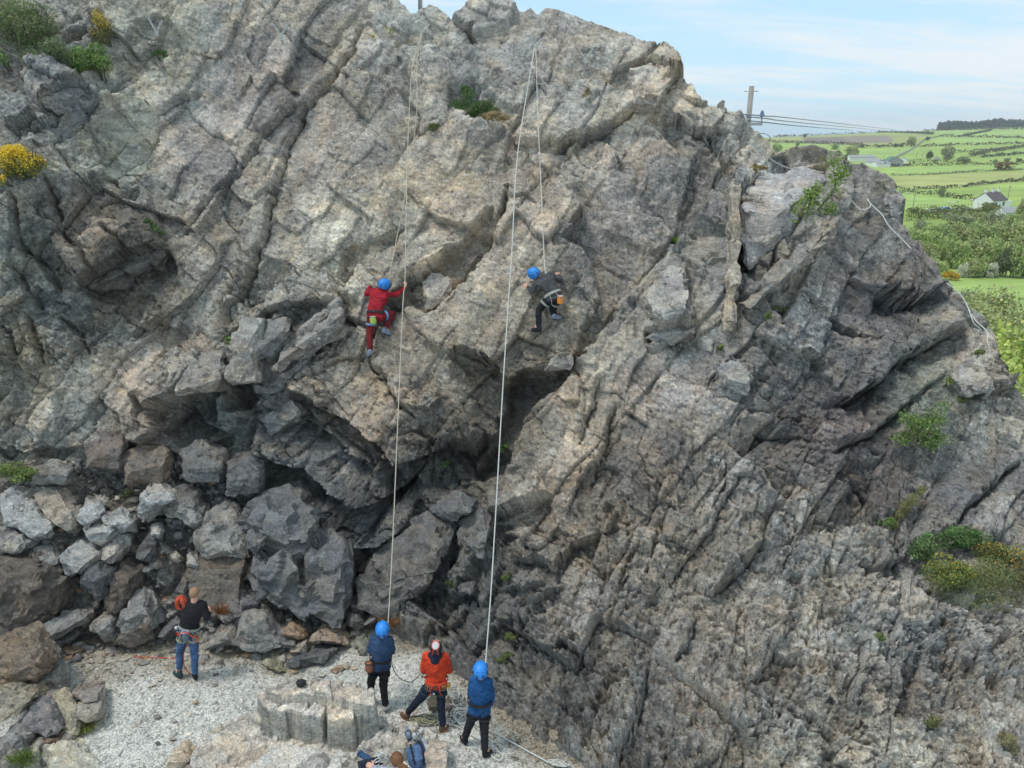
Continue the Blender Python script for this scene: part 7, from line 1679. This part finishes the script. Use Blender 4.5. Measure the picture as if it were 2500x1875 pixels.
# belayer in slate blue jacket
tab = dict(head=(934.5,1537,.0),shL=(912,1560,0),shR=(951,1562,0),elL=(905,1588,.08),elR=(957,1590,.06),wrL=(922,1585,.34),wrR=(943,1592,.32),waist=(930,1601,0),chest=(930,1578,0),hipL=(917,1624,0),hipR=(940,1624,0),
 knL=(906,1664,0),knR=(936,1675,0),anL=(906,1700,0),anR=(941,1719,0),heelL=(905,1712,0),heelR=(940,1730,0),toeL=(908,1700,0),toeR=(950,1722,0))
J = ground_person('', tab, {'L': (905, 1714), 'R': (942, 1731)})
r2, L2, Mh, I2 = person('belayer in slate blue hooded jacket with a brown chalk bag, blue helmet tipped back', J, AWAY, (0, -.45, .9), (M_BLUEJ2, M_BLK, (M_WHT, M_WHT), M_SOLE), {'L': ((.4, .6, .4), (-.3, -.8, .3), 1, 1.0), 'R': ((-.4, .6, .4), (.3, -.8, .3), -1, 1.0)}, hood=[(.02, -.10, 0, (.085, .06, .075)), (-.04, -.12, 0, (.06, .045, .06))], jacket_hem=.05, bulk=1.0)
c, r, f = harness(r2, I2, L2, M_BLACK, M_BLACK, w=.172, d=.132, up=.8); chalk_bag(r2, c + Vector((-.17, -.10, -.10)), M_BRB, M_BLACK, .062, .16)
# belayer in brighter blue jacket
tab = dict(head=(1173,1637,.0),shL=(1156,1661,0),shR=(1192,1665,0),elL=(1149,1694,.10),elR=(1200,1699,.02),wrL=(1165,1690,.34),wrR=(1197,1722,.10),waist=(1171,1708,0),chest=(1172,1683,0),hipL=(1159,1732,0),hipR=(1183,1732,0),
 knL=(1147,1767,0),knR=(1182,1781,0),anL=(1135,1800,0),anR=(1184,1830,0),heelL=(1137,1811,0),heelR=(1183,1842,0),toeL=(1127,1800,0),toeR=(1198,1835,0))
J = ground_person('', tab, {'L': (1133, 1812), 'R': (1186, 1842)})
r3, L3, Mh, I3 = person('rightmost belayer, bright blue jacket and black trousers, holding the taut rope', J, AWAY, (0, -.35, .94), (M_BLUEJ, M_BLK, (M_BLK, M_BLK), M_SOLE), {'L': ((.5, .6, .5), (-.3, -.8, .3), 1, 1.1), 'R': ((0, .25, -1), (.6, -.5, 0), -1, 1.2)}, hood=[(.02, -.10, 0, (.09, .06, .07)), (-.03, -.12, 0, (.065, .045, .06))], jacket_hem=.06, bulk=1.0)
harness(r3, I3, L3, M_BLACK, M_BLACK, w=.172, d=.132, up=.9)
# man in the orange sweater
tab = dict(head=(1065,1580,-.05),shL=(1041,1603,0),shR=(1086,1603,0),elL=(1033,1636,.05),elR=(1096,1636,.05),wrL=(1050,1640,.32),wrR=(1082,1640,.32),waist=(1065,1648,0),chest=(1064,1622,0),hipL=(1053,1670,0),hipR=(1077,1670,0),
 knL=(1023,1708,0),knR=(1077,1722,0),anL=(997,1738,0),anR=(1081,1768,0),heelL=(996,1749,0),heelR=(1077,1781,0),toeL=(981,1743,0),toeR=(1092,1774,0))
J = ground_person('', tab, {'L': (992, 1750), 'R': (1082, 1783)})
r4, L4, Mh, I4 = person('man in bright orange sweater and navy trousers, legs wide apart, head tipped back', J, AWAY, (0, -.62, .78), (M_ORNG, M_NAVY, (M_SHOEB, M_SHOEB), M_OSOLE), {'L': ((.6, .5, .1), (-.2, -.8, .3), 1, .8), 'R': ((-.6, .5, .1), (.2, -.8, .3), -1, .8)}, head='none', jacket_hem=.03)
c, r, f = harness(r4, I4, L4, M_ORW, M_TEAL, w=.172, d=.132, up=.55)
bm = bmesh.new(); bmesh.ops.create_icosphere(bm, subdivisions=3, radius=1, matrix=Mh @ Matrix.Translation((0, -.016, .025)) @ Matrix.Diagonal((.092, .104, .098, 1))); bmesh.ops.bisect_plane(bm, geom=bm.verts[:] + bm.edges[:] + bm.faces[:], plane_co=Mh @ Vector((0, .03, -.03)), plane_no=(Mh.to_3x3() @ Vector((0, .9, -.6))).normalized(), clear_outer=True); cp_ = bm_obj('striped_helmet_liner', bm, M_BLACK, r4, smooth=True)
bm = bmesh.new(); bmesh.ops.create_icosphere(bm, subdivisions=3, radius=1, matrix=Mh @ Matrix.Translation((0, -.005, .115)) @ Matrix.Diagonal((.052, .060, .022, 1))); bm_obj('white_crown', bm, M_WHT, cp_, smooth=True)
for a in range(5):
    q = 2.2 + a * .45; tube_mesh('rib', smooth_pts([Mh @ Vector((.05 * math.cos(q + 1.57), .05 * math.sin(q + 1.57), .118)), Mh @ Vector((.085 * math.cos(q + 1.57), .095 * math.sin(q + 1.57) - .01, .07)), Mh @ Vector((.096 * math.cos(q + 1.57), .108 * math.sin(q + 1.57) - .014, .0))], 4), .006, M_ORW if a in (1, 3) else M_BLACK, cp_, 5)
tube_mesh('crown_ring', [Mh @ Vector((.056 * math.cos(a), .062 * math.sin(a), .112)) for a in np.linspace(0, 6.2832, 17)[:-1]], .008, M_ORW, cp_, 5, closed=True)
bm = bmesh.new(); sc_, sp_ = I4['sc'], I4['spine']; capsule(bm, sc_ + sp_ * .05 + Vector((-.06, -.03, 0)), sc_ + sp_ * .05 + Vector((.06, -.03, 0)), .055, .055); ball(bm, sc_ + Vector((0, -.09, .0)), (.075, .035, .075)); fuse('navy_hood', bm, .012, M_NAVY, r4, 2, .004)
for i, x in enumerate((-.14, -.11, .08, .11, .14)): karabiner(r4, c + Vector((x, -.135 + abs(x) * .25, -.07 - .015 * (i % 2))), (M_METALG, M_METAL)[i % 2], 1.1, .5 - i * .3)
for x in (-.03, .04): tube_mesh('strap', smooth_pts([c + Vector((0, -.145, 0)), c + Vector((x, -.16, -.08)), c + Vector((x * 2.2, -.13, -.20))], 4), .008, M_TEAL, r4, 5)
bm = bmesh.new(); box_bm(bm, tuple(c + Vector((.19, -.06, -.06))), (.06, .04, .07)); bm_obj('belay_device', bm, M_METALG, r4, .006)
# the climbers on the face
def climber_Y(hand_px, foot_px, off):
    yh = sum(surf(*p).y for p in hand_px) / 2; yf = sum(surf(*p).y for p in foot_px) / 2; ph = sum(p[1] for p in hand_px) / 2; pf = sum(p[1] for p in foot_px) / 2
    return lambda x, y: yh + (yf - yh) * (y - ph) / (pf - ph) - off
Yr = climber_Y([(910, 686), (991, 690)], [(900, 868), (950, 814)], .16)
tab = dict(base=(915,775,0),head=(938,697,-.10),shL=(908,712,-.05),shR=(945,716,-.08),elL=(895,717,-.02),elR=(969,719,-.06),wrL=(906,696,.10),wrR=(988,701,.08),waist=(916,752,-.16),chest=(924,732,-.12),hipL=(907,774,-.12),hipR=(927,773,-.14),
 knL=(903,816,-.02),knR=(957,766,.04),anL=(903,856,.04),anR=(941,801,.02),heelL=(903,861,-.02),heelR=(936,808,-.06),toeL=(899,870,.13),toeR=(953,815,.10))
J = JJ(tab, Yr)
r5, L5, Mh, I5 = person('climber in red hooded fleece and brick red trousers reaching right on the rock', J, (.55, .8, -.2), (.25, -.25, .93), (M_RED, M_REDT, (M_SHOEG, M_SHOEG), M_SOLE), {'L': ((.12, .3, .95), (0, -1, .2), 1, .25), 'R': ((.05, .35, .9), (0, -1, .3), -1, .7)}, hood=[(.02, -.09, .02, (.08, .055, .06)), (-.03, -.10, .0, (.055, .04, .05))], jacket_hem=.06, seated=True)
c, r, f = harness(r5, I5, L5, M_BLACK, M_WEB); chalk_bag(r5, c + Vector((-.02, -.17, -.09)), M_LIME, M_GREYS, .060, .14)
Yg = climber_Y([(1279, 697), (1360, 670)], [(1305, 805), (1365, 775)], .18)
tab = dict(base=(1350,735,0),head=(1304,670,-.06),shL=(1312,687,-.08),shR=(1343,673,-.08),elL=(1299,711,-.06),elR=(1369,684,.0),wrL=(1288,700,.08),wrR=(1362,672,.10),waist=(1347,708,-.16),chest=(1333,688,-.14),hipL=(1341,729,-.12),hipR=(1361,729,-.14),
 knL=(1315,757,-.02),knR=(1349,756,.08),anL=(1315,796,.04),anR=(1354,769,.02),heelL=(1318,805,.0),heelR=(1352,774,-.04),toeL=(1300,805,.08),toeR=(1368,776,.10))
J = JJ(tab, Yg)
r6, L6, Mh, I6 = person('climber in grey hoodie and black trousers leaning left, orange chalk bag behind', J, (-.4, .7, -.6), (-.45, -.3, .85), (M_GREYH, M_BLK, (M_BLK, M_SHOEG), M_SOLE), {'L': ((-.8, .4, .3), (0, -1, .3), 1, .8), 'R': ((-.2, .5, .6), (0, -1, .2), 1, .8)}, hood=[(.03, -.09, .0, (.085, .055, .065)), (-.03, -.10, .03, (.06, .04, .05))], jacket_hem=.05, seated=True)
c, r, f = harness(r6, I6, L6, M_BELTG, M_BELTG, w=.170, d=.13, up=.5); chalk_bag(r6, c + Vector((.14, -.13, -.08)), M_ORB, M_WHT, .058, .15)
# woman sorting gear at the bottom edge
YW = 7.95
tab = dict(base=(985,1930,.1),head=(968,1856,.0),shL=(962,1884,-.02),shR=(1004,1888,-.05),elL=(938,1880,.05),elR=(1012,1925,.0),wrL=(912,1872,.10),wrR=(985,1915,.20),waist=(988,1935,-.1),chest=(985,1908,-.06),hipL=(975,1955,-.1),hipR=(1005,1955,-.1))
J = {k: P(x, y, YW + dy) for k, (x, y, dy) in tab.items()}
r7, L7, Mh, I7 = person('woman with brown ponytail and pale grey top bending over a bag at the bottom edge', J, (-.55, .8, -.3), (-.1, .15, .95), (M_GREYS, M_BLK, (M_BLK, M_BLK), M_SOLE), {'L': ((-.9, .3, .1), (0, -.4, .9), 1, .5), 'R': ((-.3, .6, 0), (0, -.4, .9), -1, .5)}, head='none', jacket_hem=.05, legs=False)
bm = bmesh.new(); bmesh.ops.create_icosphere(bm, subdivisions=3, radius=1, matrix=Mh @ Matrix.Translation((0, -.02, .03)) @ Matrix.Diagonal((.088, .104, .100, 1))); capsule(bm, Mh @ Vector((0, -.10, -.01)), Mh @ Vector((.05, -.15, -.06)), .035, .042); capsule(bm, Mh @ Vector((.05, -.15, -.06)), Mh @ Vector((.09, -.17, -.12)), .040, .018)
fuse('hair', bm, .010, M_HAIRB, r7, 1, .005, 2)
# ------------------------------------------------------------ ropes and gear
def rope_mat(name, c):
    n = NT(name); return n.out(n.mix(n.mapr(n.noise(n.pos(), 60, 2, .6), .4, .6), tuple(v * .8 for v in c), c), .8)
M_ROPE = rope_mat('cream_rope', srgb(196,188,164)); M_ROPEW = rope_mat('white_rope', srgb(204,204,196)); M_ROPEO = rope_mat('olive_rope', srgb(160,158,132)); M_ROPER = rope_mat('orange_red_rope', srgb(206,92,66)); M_ROPEG = rope_mat('dark_cord', srgb(70,76,70))
def strand(pts, ends, lab, r, mat, clear=.22):
    """a taut rope: distances run straight between its ends but never inside the rock"""
    (y0, y1) = ends; q0, q1 = P(*pts[0], y0), P(*pts[-1], y1); out = []
    for x, y in pts:
        # straight line in the vertical plane: solve for the distance that lies on the chord
        a = ray(x, y); lo, hi = min(y0, y1) - .5, max(y0, y1) + .5
        f = lambda Y: (CAM_H + a.z / a.y * Y) - (q0.z + (q1.z - q0.z) * (Y - y0) / (y1 - y0))
        Y = (q0.z - (q1.z - q0.z) * y0 / (y1 - y0) - CAM_H) / (a.z / a.y - (q1.z - q0.z) / (y1 - y0)) if abs(a.z / a.y - (q1.z - q0.z) / (y1 - y0)) > 1e-3 else (y0 + y1) / 2
        Y = max(lo, min(hi, Y)); Y = min(Y, surf(x, y).y - clear); out.append(P(x, y, Y))
    return tag(tube_mesh('rope', smooth_pts(out, 5), r, mat, None, 6), lab, 'rope', None)
aC, aD = surf(1030, 83), surf(1306, 118)
strand([(1028,81),(1007.5,159),(1003,203),(997,325),(993,448),(989,675),(985,722),(979,844),(963,1225),(954.6,1403),(946,1546),(944,1590)], (aC.y - .1, I2['hc'].y + r2.location.y + .25), 'left rope running from the left anchor down to the first belayer', .0088, M_ROPE)
strand([(1030,81),(1017.7,155),(1019,244),(1009.5,346),(997,387),(987,488),(971,570),(955,651),(948,690),(940,745)], (aC.y - .1, L5['waist'].y + r5.location.y + .15), 'rope strand from the left anchor to the climber in red', .0088, M_ROPE, .16)
strand([(1305,118),(1264,374),(1250,605),(1229,925.5),(1209,1275),(1198.7,1444),(1187,1600),(1184,1650),(1183,1720)], (aD.y - .1, I3['hc'].y + r3.location.y + .25), 'thick white rope running from the right anchor down to the rightmost belayer', .0102, M_ROPEW)
strand([(1308,118),(1313.5,285),(1322,480),(1329,640),(1332.6,668),(1338,705)], (aD.y - .1, L6['waist'].y + r6.location.y + .12), 'rope strand from the right anchor to the climber in the grey hoodie', .0094, M_ROPEW, .2)
M_CHAIN = simple('bright_chain', srgb(190,190,184), .5, .2, .05)
def link_mesh():
    pts = [Vector((math.cos(a) * .017, 0, math.sin(a) * .032)) for a in np.linspace(0, 6.2832, 11)[:-1]]; o = tube_mesh('link', pts, .0075, M_CHAIN, None, 5, closed=True); me = o.data; bpy.data.objects.remove(o); return me
LK = link_mesh()
def chain(root, a, b):
    n = max(3, int((b - a).length / .040)); d = (b - a).normalized()
    for i in range(n):
        o = bpy.data.objects.new('link', LK); COL.objects.link(o); o.parent = root; o.location = a.lerp(b, (i + .5) / n) - root.location
        q = d.to_track_quat('Z', 'Y') @ Matrix.Rotation(math.pi / 2 * (i % 2) + .4, 3, 'Z').to_quaternion(); o.rotation_mode = 'QUATERNION'; o.rotation_quaternion = q
for (x0, y0, x1, y1, xr, yr, lab) in [(364,47,395.6,51,381.7,79,'chain anchor at the far left, on the pale smooth patch near the top'),(669,61,702,61,685,89,'chain anchor second from the left, without a rope'),(1016.5,62,1047.4,61,1030,82,'chain anchor that carries the left rope'),(1295.6,95.6,1320.8,95.6,1305.8,117,'chain anchor that carries the right rope'),(1414.4,122,1447,120,1429.5,146,'chain anchor at the right end of the top, without a rope')]:
    s0, s1, s2 = surf(x0, y0).y, surf(x1, y1).y, surf(xr, yr).y; Y = min(s0, s1, s2) - .12
    a, b, c = P(x0, y0, Y), P(x1, y1, Y), P(xr, yr, Y - .03); root = empty('anchor_chain', c); tag(root, lab, 'chain', 'chain anchors along the top of the face'); chain(root, a, c); chain(root, b, c)
    ring = tube_mesh('ring', [Vector((math.cos(t) * .030, 0, math.sin(t) * .030 - .03)) for t in np.linspace(0, 6.2832, 13)[:-1]], .011, M_CHAIN, root, 6, closed=True)
    for p in (a, b):
        bm = bmesh.new(); bmesh.ops.create_cone(bm, segments=8, radius1=.022, radius2=.018, depth=.16, cap_ends=True, matrix=Matrix.Translation(p - c + Vector((0, .06, 0))) @ Matrix.Rotation(math.pi / 2, 4, 'X')); bm_obj('bolt', bm, M_STEEL, root)
Y = surf(1722, 345).y - .05; root = empty('anchor_chain', P(1730, 358, Y)); tag(root, 'short single chain hanging on the sloping rock left of the flat pale block', 'chain', 'chain anchors along the top of the face'); chain(root, P(1717, 332, Y), P(1730, 358, Y))
def laid(name, pts, r, mat, lab, off=.05, closed=False, cat='rope'):
    q = [P(x, y, surf(x, y).y - off) for x, y in pts]
    for _ in range(2):
        for i in range(1, len(q) - 1): q[i].y = min(q[i].y, (q[i - 1].y + q[i + 1].y) / 2)
    return tag(tube_mesh(name, smooth_pts(q, 5), r, mat, None, 6), lab, cat)
laid('fixed_rope', [(1832,354),(1846,364),(1860,373),(1885,391),(1909,406),(1930,413),(1950,416),(1985,418),(2012,421)], .010, M_ROPEW, 'slack white rope laid across the flat pale block at the right', .12)
laid('fixed_rope', [(2045,440),(2056,458),(2064,472),(2084,500),(2100,511),(2112,511),(2122,503),(2118,484)], .010, M_ROPEW, 'hanging loop of white rope right of the sapling', .14)
laid('fixed_rope', [(2117,488),(2130,506),(2141,521),(2170,552),(2202,586),(2224,607)], .011, M_ROPEW, 'white rope stretched down the upper right edge of the crag', .12)
laid('fixed_rope', [(2290,680),(2312,692),(2332,710),(2348,732),(2361,754),(2378,780),(2393,803),(2412,840),(2430,877),(2462,912),(2493,948)], .011, M_ROPEW, 'long white rope down the lower right edge of the crag', .10)
laid('fixed_rope', [(2322,722),(2328,712),(2338,718),(2350,738),(2360,760),(2378,790),(2392,803),(2378,803)], .009, M_ROPEW, 'second thinner strand beside the long white rope on the right edge', .13)
def gline(pts, r, mat, lab, name='rope', cat='rope', z=.02, sub=6):
    q = []
    for p in pts:
        zz = p[2] if len(p) > 2 else z; g = PZ(p[0], p[1], zz); q.append(g)
    return tag(tube_mesh(name, smooth_pts(q, sub), r, mat, None, 6), lab, cat)
def tangle(cx, cy, w, h, n, r, mat, lab, seed, zmax=.10, name='rope_pile'):
    rr = random.Random(seed); pts = []; a = 0
    for i in range(n):
        if i % 7 == 0: ox_, oy_, kk = rr.uniform(-.5, .5) * w, rr.uniform(-.5, .5) * h, rr.uniform(.18, .6)
        a += rr.uniform(.7, 1.7); x = cx + ox_ * (1 - kk) + math.cos(a) * w / 2 * kk; y = cy + oy_ * (1 - kk) + math.sin(a) * h / 2 * kk; zz = .02 + rr.random() ** 2 * zmax
        pts.append(PZ(x, y, zz))
    return tag(tube_mesh(name, smooth_pts(pts, 6), r, mat, None, 5), lab, 'rope')
tangle(1112, 1700, 42, 50, 60, .010, M_ROPEW, 'upper part of the white rope pile, right of the man in orange', 1, .22)
tangle(1115, 1752, 66, 60, 46, .0105, M_ROPEW, 'loose white loops of rope between the man in orange and the rightmost belayer', 2, .05)
tangle(1040, 1752, 90, 36, 60, .010, M_ROPEO, 'olive rope tangle between the feet of the man in orange', 3, .06)
tangle(1360, 1864, 66, 22, 40, .010, M_ROPEW, 'end of the white rope coiled at the foot of the wall', 4, .04)
gline([(1130,1745),(1170,1772),(1210,1790),(1255,1815),(1300,1840),(1340,1862)], .011, M_ROPEW, 'white rope trailing from the pile to the coil at the foot of the wall')
gline([(1085,1765),(1120,1775),(1160,1800),(1195,1822),(1218,1835),(1228,1848),(1218,1856),(1202,1848),(1200,1838)], .011, M_ROPEW, 'white rope lying round the feet of the rightmost belayer')
gline([(1058,1760),(1064,1775),(1066,1795),(1056,1815),(1050,1832),(1060,1822),(1076,1818),(1078,1828)], .009, M_ROPEO, 'single olive strand curling down to the flat topped tan block')
gline([(975,1765),(985,1762),(1000,1770),(1010,1780),(1020,1776),(1030,1790),(1022,1796)], .008, M_ROPEO, 'thin olive cord curled behind the small items on the ledge')
h3 = L3['wrR'] + r3.location
tag(tube_mesh('rope', smooth_pts([h3 + Vector((0, .02, -.05)), h3 + Vector((.03, -.02, -.35)), PZ(1200, 1800, .2), PZ(1203, 1835, .02)], 6), .011, M_ROPEW, None, 6), 'slack rope dropping from the hand of the rightmost belayer', 'rope')
h2_ = L2['wrR'] + r2.location
tag(tube_mesh('cord', smooth_pts([P(953, 1603, 9.5), P(960, 1632, 9.6), P(975, 1655, 9.7), P(1000, 1665, 9.7), P(1016, 1657, 9.5), P(1026, 1645, 9.4)], 6), .007, M_ROPEG, None, 5), 'thin dark cord sagging between the first belayer and the man in orange', 'cord')
# the man's orange coil and the rope at his feet
cc = P(444, 1472, 10.28); root = empty('rope_coil', cc); tag(root, 'orange red rope coil held up beside the left shoulder of the man in black', 'rope coil'); rr = random.Random(9)
for i in range(13):
    a = rr.uniform(.055, .085); b = rr.uniform(.10, .135); ph = rr.uniform(-.9, .9); o = Vector((rr.uniform(-.02, .02), rr.uniform(-.04, .04), rr.uniform(-.01, .03)))
    tube_mesh('loop', [o + Vector((math.cos(t) * a * math.cos(ph), math.cos(t) * a * math.sin(ph), math.sin(t) * b)) for t in np.linspace(0, 6.2832, 21)[:-1]], .0085, M_ROPER, root, 6, closed=True)
gline([(330,1601),(336,1604),(380,1605),(435,1607)], .008, M_ROPER, 'orange red rope lying on the ground left of the man in black')
hp = r1.location + I1['hc']
tag(tube_mesh('rope', smooth_pts([hp + Vector((.02, .12, -.1)), P(450, 1590, 10.3), P(449, 1620, 10.3), PZ(453, 1632, .05), PZ(463, 1643, .02), PZ(470, 1650, .02)], 6), .008, M_ROPER, None, 6), 'orange red rope hanging between the legs of the man in black', 'rope')
# small things on the outcrop
def on_out(px, py, dz=0):
    for z in np.linspace(1.0, 0, 60):
        g = PZ(px, py, z)
        if outc_z(g.x, g.y) >= z: return Vector((g.x, g.y, outc_z(g.x, g.y) + dz))
    return PZ(px, py, 0)
p = on_out(736, 1676); bm = bmesh.new(); ball(bm, Vector((0, 0, .055)), (.075, .065, .06), 3)
for v_ in bm.verts: v_.co += v_.co.normalized() * (.012 * mnoise.noise(v_.co * 30))
tag(bm_obj('knitted_hat', bm, M_BLACK, loc=p, smooth=True), 'round black knitted hat lying on top of the striated outcrop', 'hat')
def shoe_thing(px, py, m, lab, rot):
    p = on_out(px, py); root = empty('climbing_shoe', p, rot); tag(root, lab, 'shoe')
    bm = bmesh.new(); capsule(bm, (0, 0, .045), (0, .10, .045), .042, .040); capsule(bm, (0, .10, .045), (0, .19, .03), .040, .028); capsule(bm, (0, -.02, .06), (0, -.02, .10), .038, .036); fuse('upper', bm, .009, m, root, 1)
    bm = bmesh.new(); capsule(bm, (0, -.01, .018), (0, .18, .014), .032, .026); fuse('sole', bm, .009, M_SOLE, root, 1)
    for y in (.03, .07): tube_mesh('strap', [Vector((-.045, y, .05)), Vector((0, y, .095)), Vector((.045, y, .05))], .009, M_BLACK, root, 5)
shoe_thing(998, 1806, M_SHOEG, 'pale blue grey climbing shoe standing on the ledge, left of the white one', .3)
shoe_thing(1014, 1806, M_WHT, 'white and black climbing shoe on the ledge above the rucksack', -.5)
p = on_out(960, 1792); root = empty('belay_gear', p); tag(root, 'small dark heap of metal gear on the ledge behind the shoes', 'climbing gear')
for i in range(7): karabiner(root, Vector((rr.uniform(-.06, .06), rr.uniform(-.03, .03), .03 + .02 * rr.random())), M_METAL if i % 2 else M_BLACK, .9, rr.uniform(0, 3))
# rucksack, blue cloth, flat black case, heap of white slings
M_RUCK = cloth('rucksack_cloth', srgb(92,120,160)); M_RUCKI = cloth('rucksack_lining', srgb(176,186,200))
p = PZ(1017, 1842, .10); root = empty('rucksack', p, .35); root.scale = (.85, .85, .8); tag(root, 'open blue grey rucksack behind the woman at the bottom edge', 'rucksack')
bm = bmesh.new(); loft(bm, [(Vector((0, 0, -.2)), Vector((.14, 0, 0)), Vector((0, .20, 0))), (Vector((0, 0, -.05)), Vector((.17, 0, 0)), Vector((0, .24, 0))), (Vector((0, .02, .08)), Vector((.15, 0, 0)), Vector((0, .22, 0))), (Vector((0, .05, .12)), Vector((.10, 0, 0)), Vector((0, .15, 0)))], 16); fuse('pack_body', bm, .016, M_RUCK, root, 2, .014, 4)
bm = bmesh.new(); capsule(bm, (-.10, .22, .10), (.16, .20, .12), .035, .035); capsule(bm, (.16, .20, .12), (.19, -.10, .10), .03, .03); capsule(bm, (-.1, .22, .1), (-.02, .30, .16), .03, .05); fuse('lid', bm, .014, M_RUCKI, root, 2, .01, 2)
for x in (-.07, .07): tube_mesh('shoulder_strap', smooth_pts([(x, -.2, .0), (x * 1.3, -.1, .15), (x * 1.2, .05, .16), (x, .15, .14)], 5), .016, M_BLACK, root, 6)
p = PZ(888, 1853, .3); root = empty('cloth_bundle', p); tag(root, 'crumpled blue cloth left of the white sling heap at the bottom edge', 'cloth')
bm = bmesh.new(); capsule(bm, (-.09, .06, .02), (0, .02, .03), .03, .045); capsule(bm, (0, .02, .03), (.07, -.05, .02), .045, .05); capsule(bm, (-.09, .06, .02), (-.05, .07, .05), .03, .03); fuse('fabric', bm, .012, M_BLUEJ2, root, 1, .02, 5)
p = PZ(905, 1868, .33); root = empty('flat_case', p, .45); tag(root, 'thin flat black case lying tilted beside the blue cloth at the bottom edge', 'case')
bm = bmesh.new(); box_bm(bm, (0, 0, 0), (.34, .20, .02)); o = bm_obj('shell', bm, M_BLACK, root, .006); o.rotation_euler = (.35, .1, 0); bm = bmesh.new(); box_bm(bm, (0, 0, .012), (.27, .14, .004)); o = bm_obj('panel', bm, M_NAVY, root); o.rotation_euler = (.35, .1, 0); o.location = (0, 0, .004)
rr = random.Random(21); p = PZ(930, 1856, .3); pts = [p + Vector((rr.gauss(0, .055), rr.gauss(0, .05), abs(rr.gauss(0, .05)))) for _ in range(70)]
tag(tube_mesh('sling_heap', smooth_pts(pts, 4), .008, M_ROPEW, None, 5), 'heap of white slings and cord in front of the woman at the bottom edge', 'slings')
# ------------------------------------------------------------ thin air haze
hm = bpy.data.materials.new('air'); hm.use_nodes = True; hn = hm.node_tree; hn.nodes.clear()
ho = hn.nodes.new('ShaderNodeOutputMaterial'); pv_ = hn.nodes.new('ShaderNodeVolumePrincipled')
pv_.inputs['Color'].default_value = (0.97, 0.99, 1.0, 1); pv_.inputs['Density'].default_value = 0.00020; pv_.inputs['Anisotropy'].default_value = 0.2
hn.links.new(pv_.outputs[0], ho.inputs['Volume'])
bm = bmesh.new(); bmesh.ops.create_cube(bm, size=1.0, matrix=Matrix.Translation((500, 1250, 15)) @ Matrix.Diagonal((6200, 2900, 90, 1)))
hz = bm_obj('haze', bm, hm); tag(hz, 'thin pale haze over the far fields', kind='stuff')
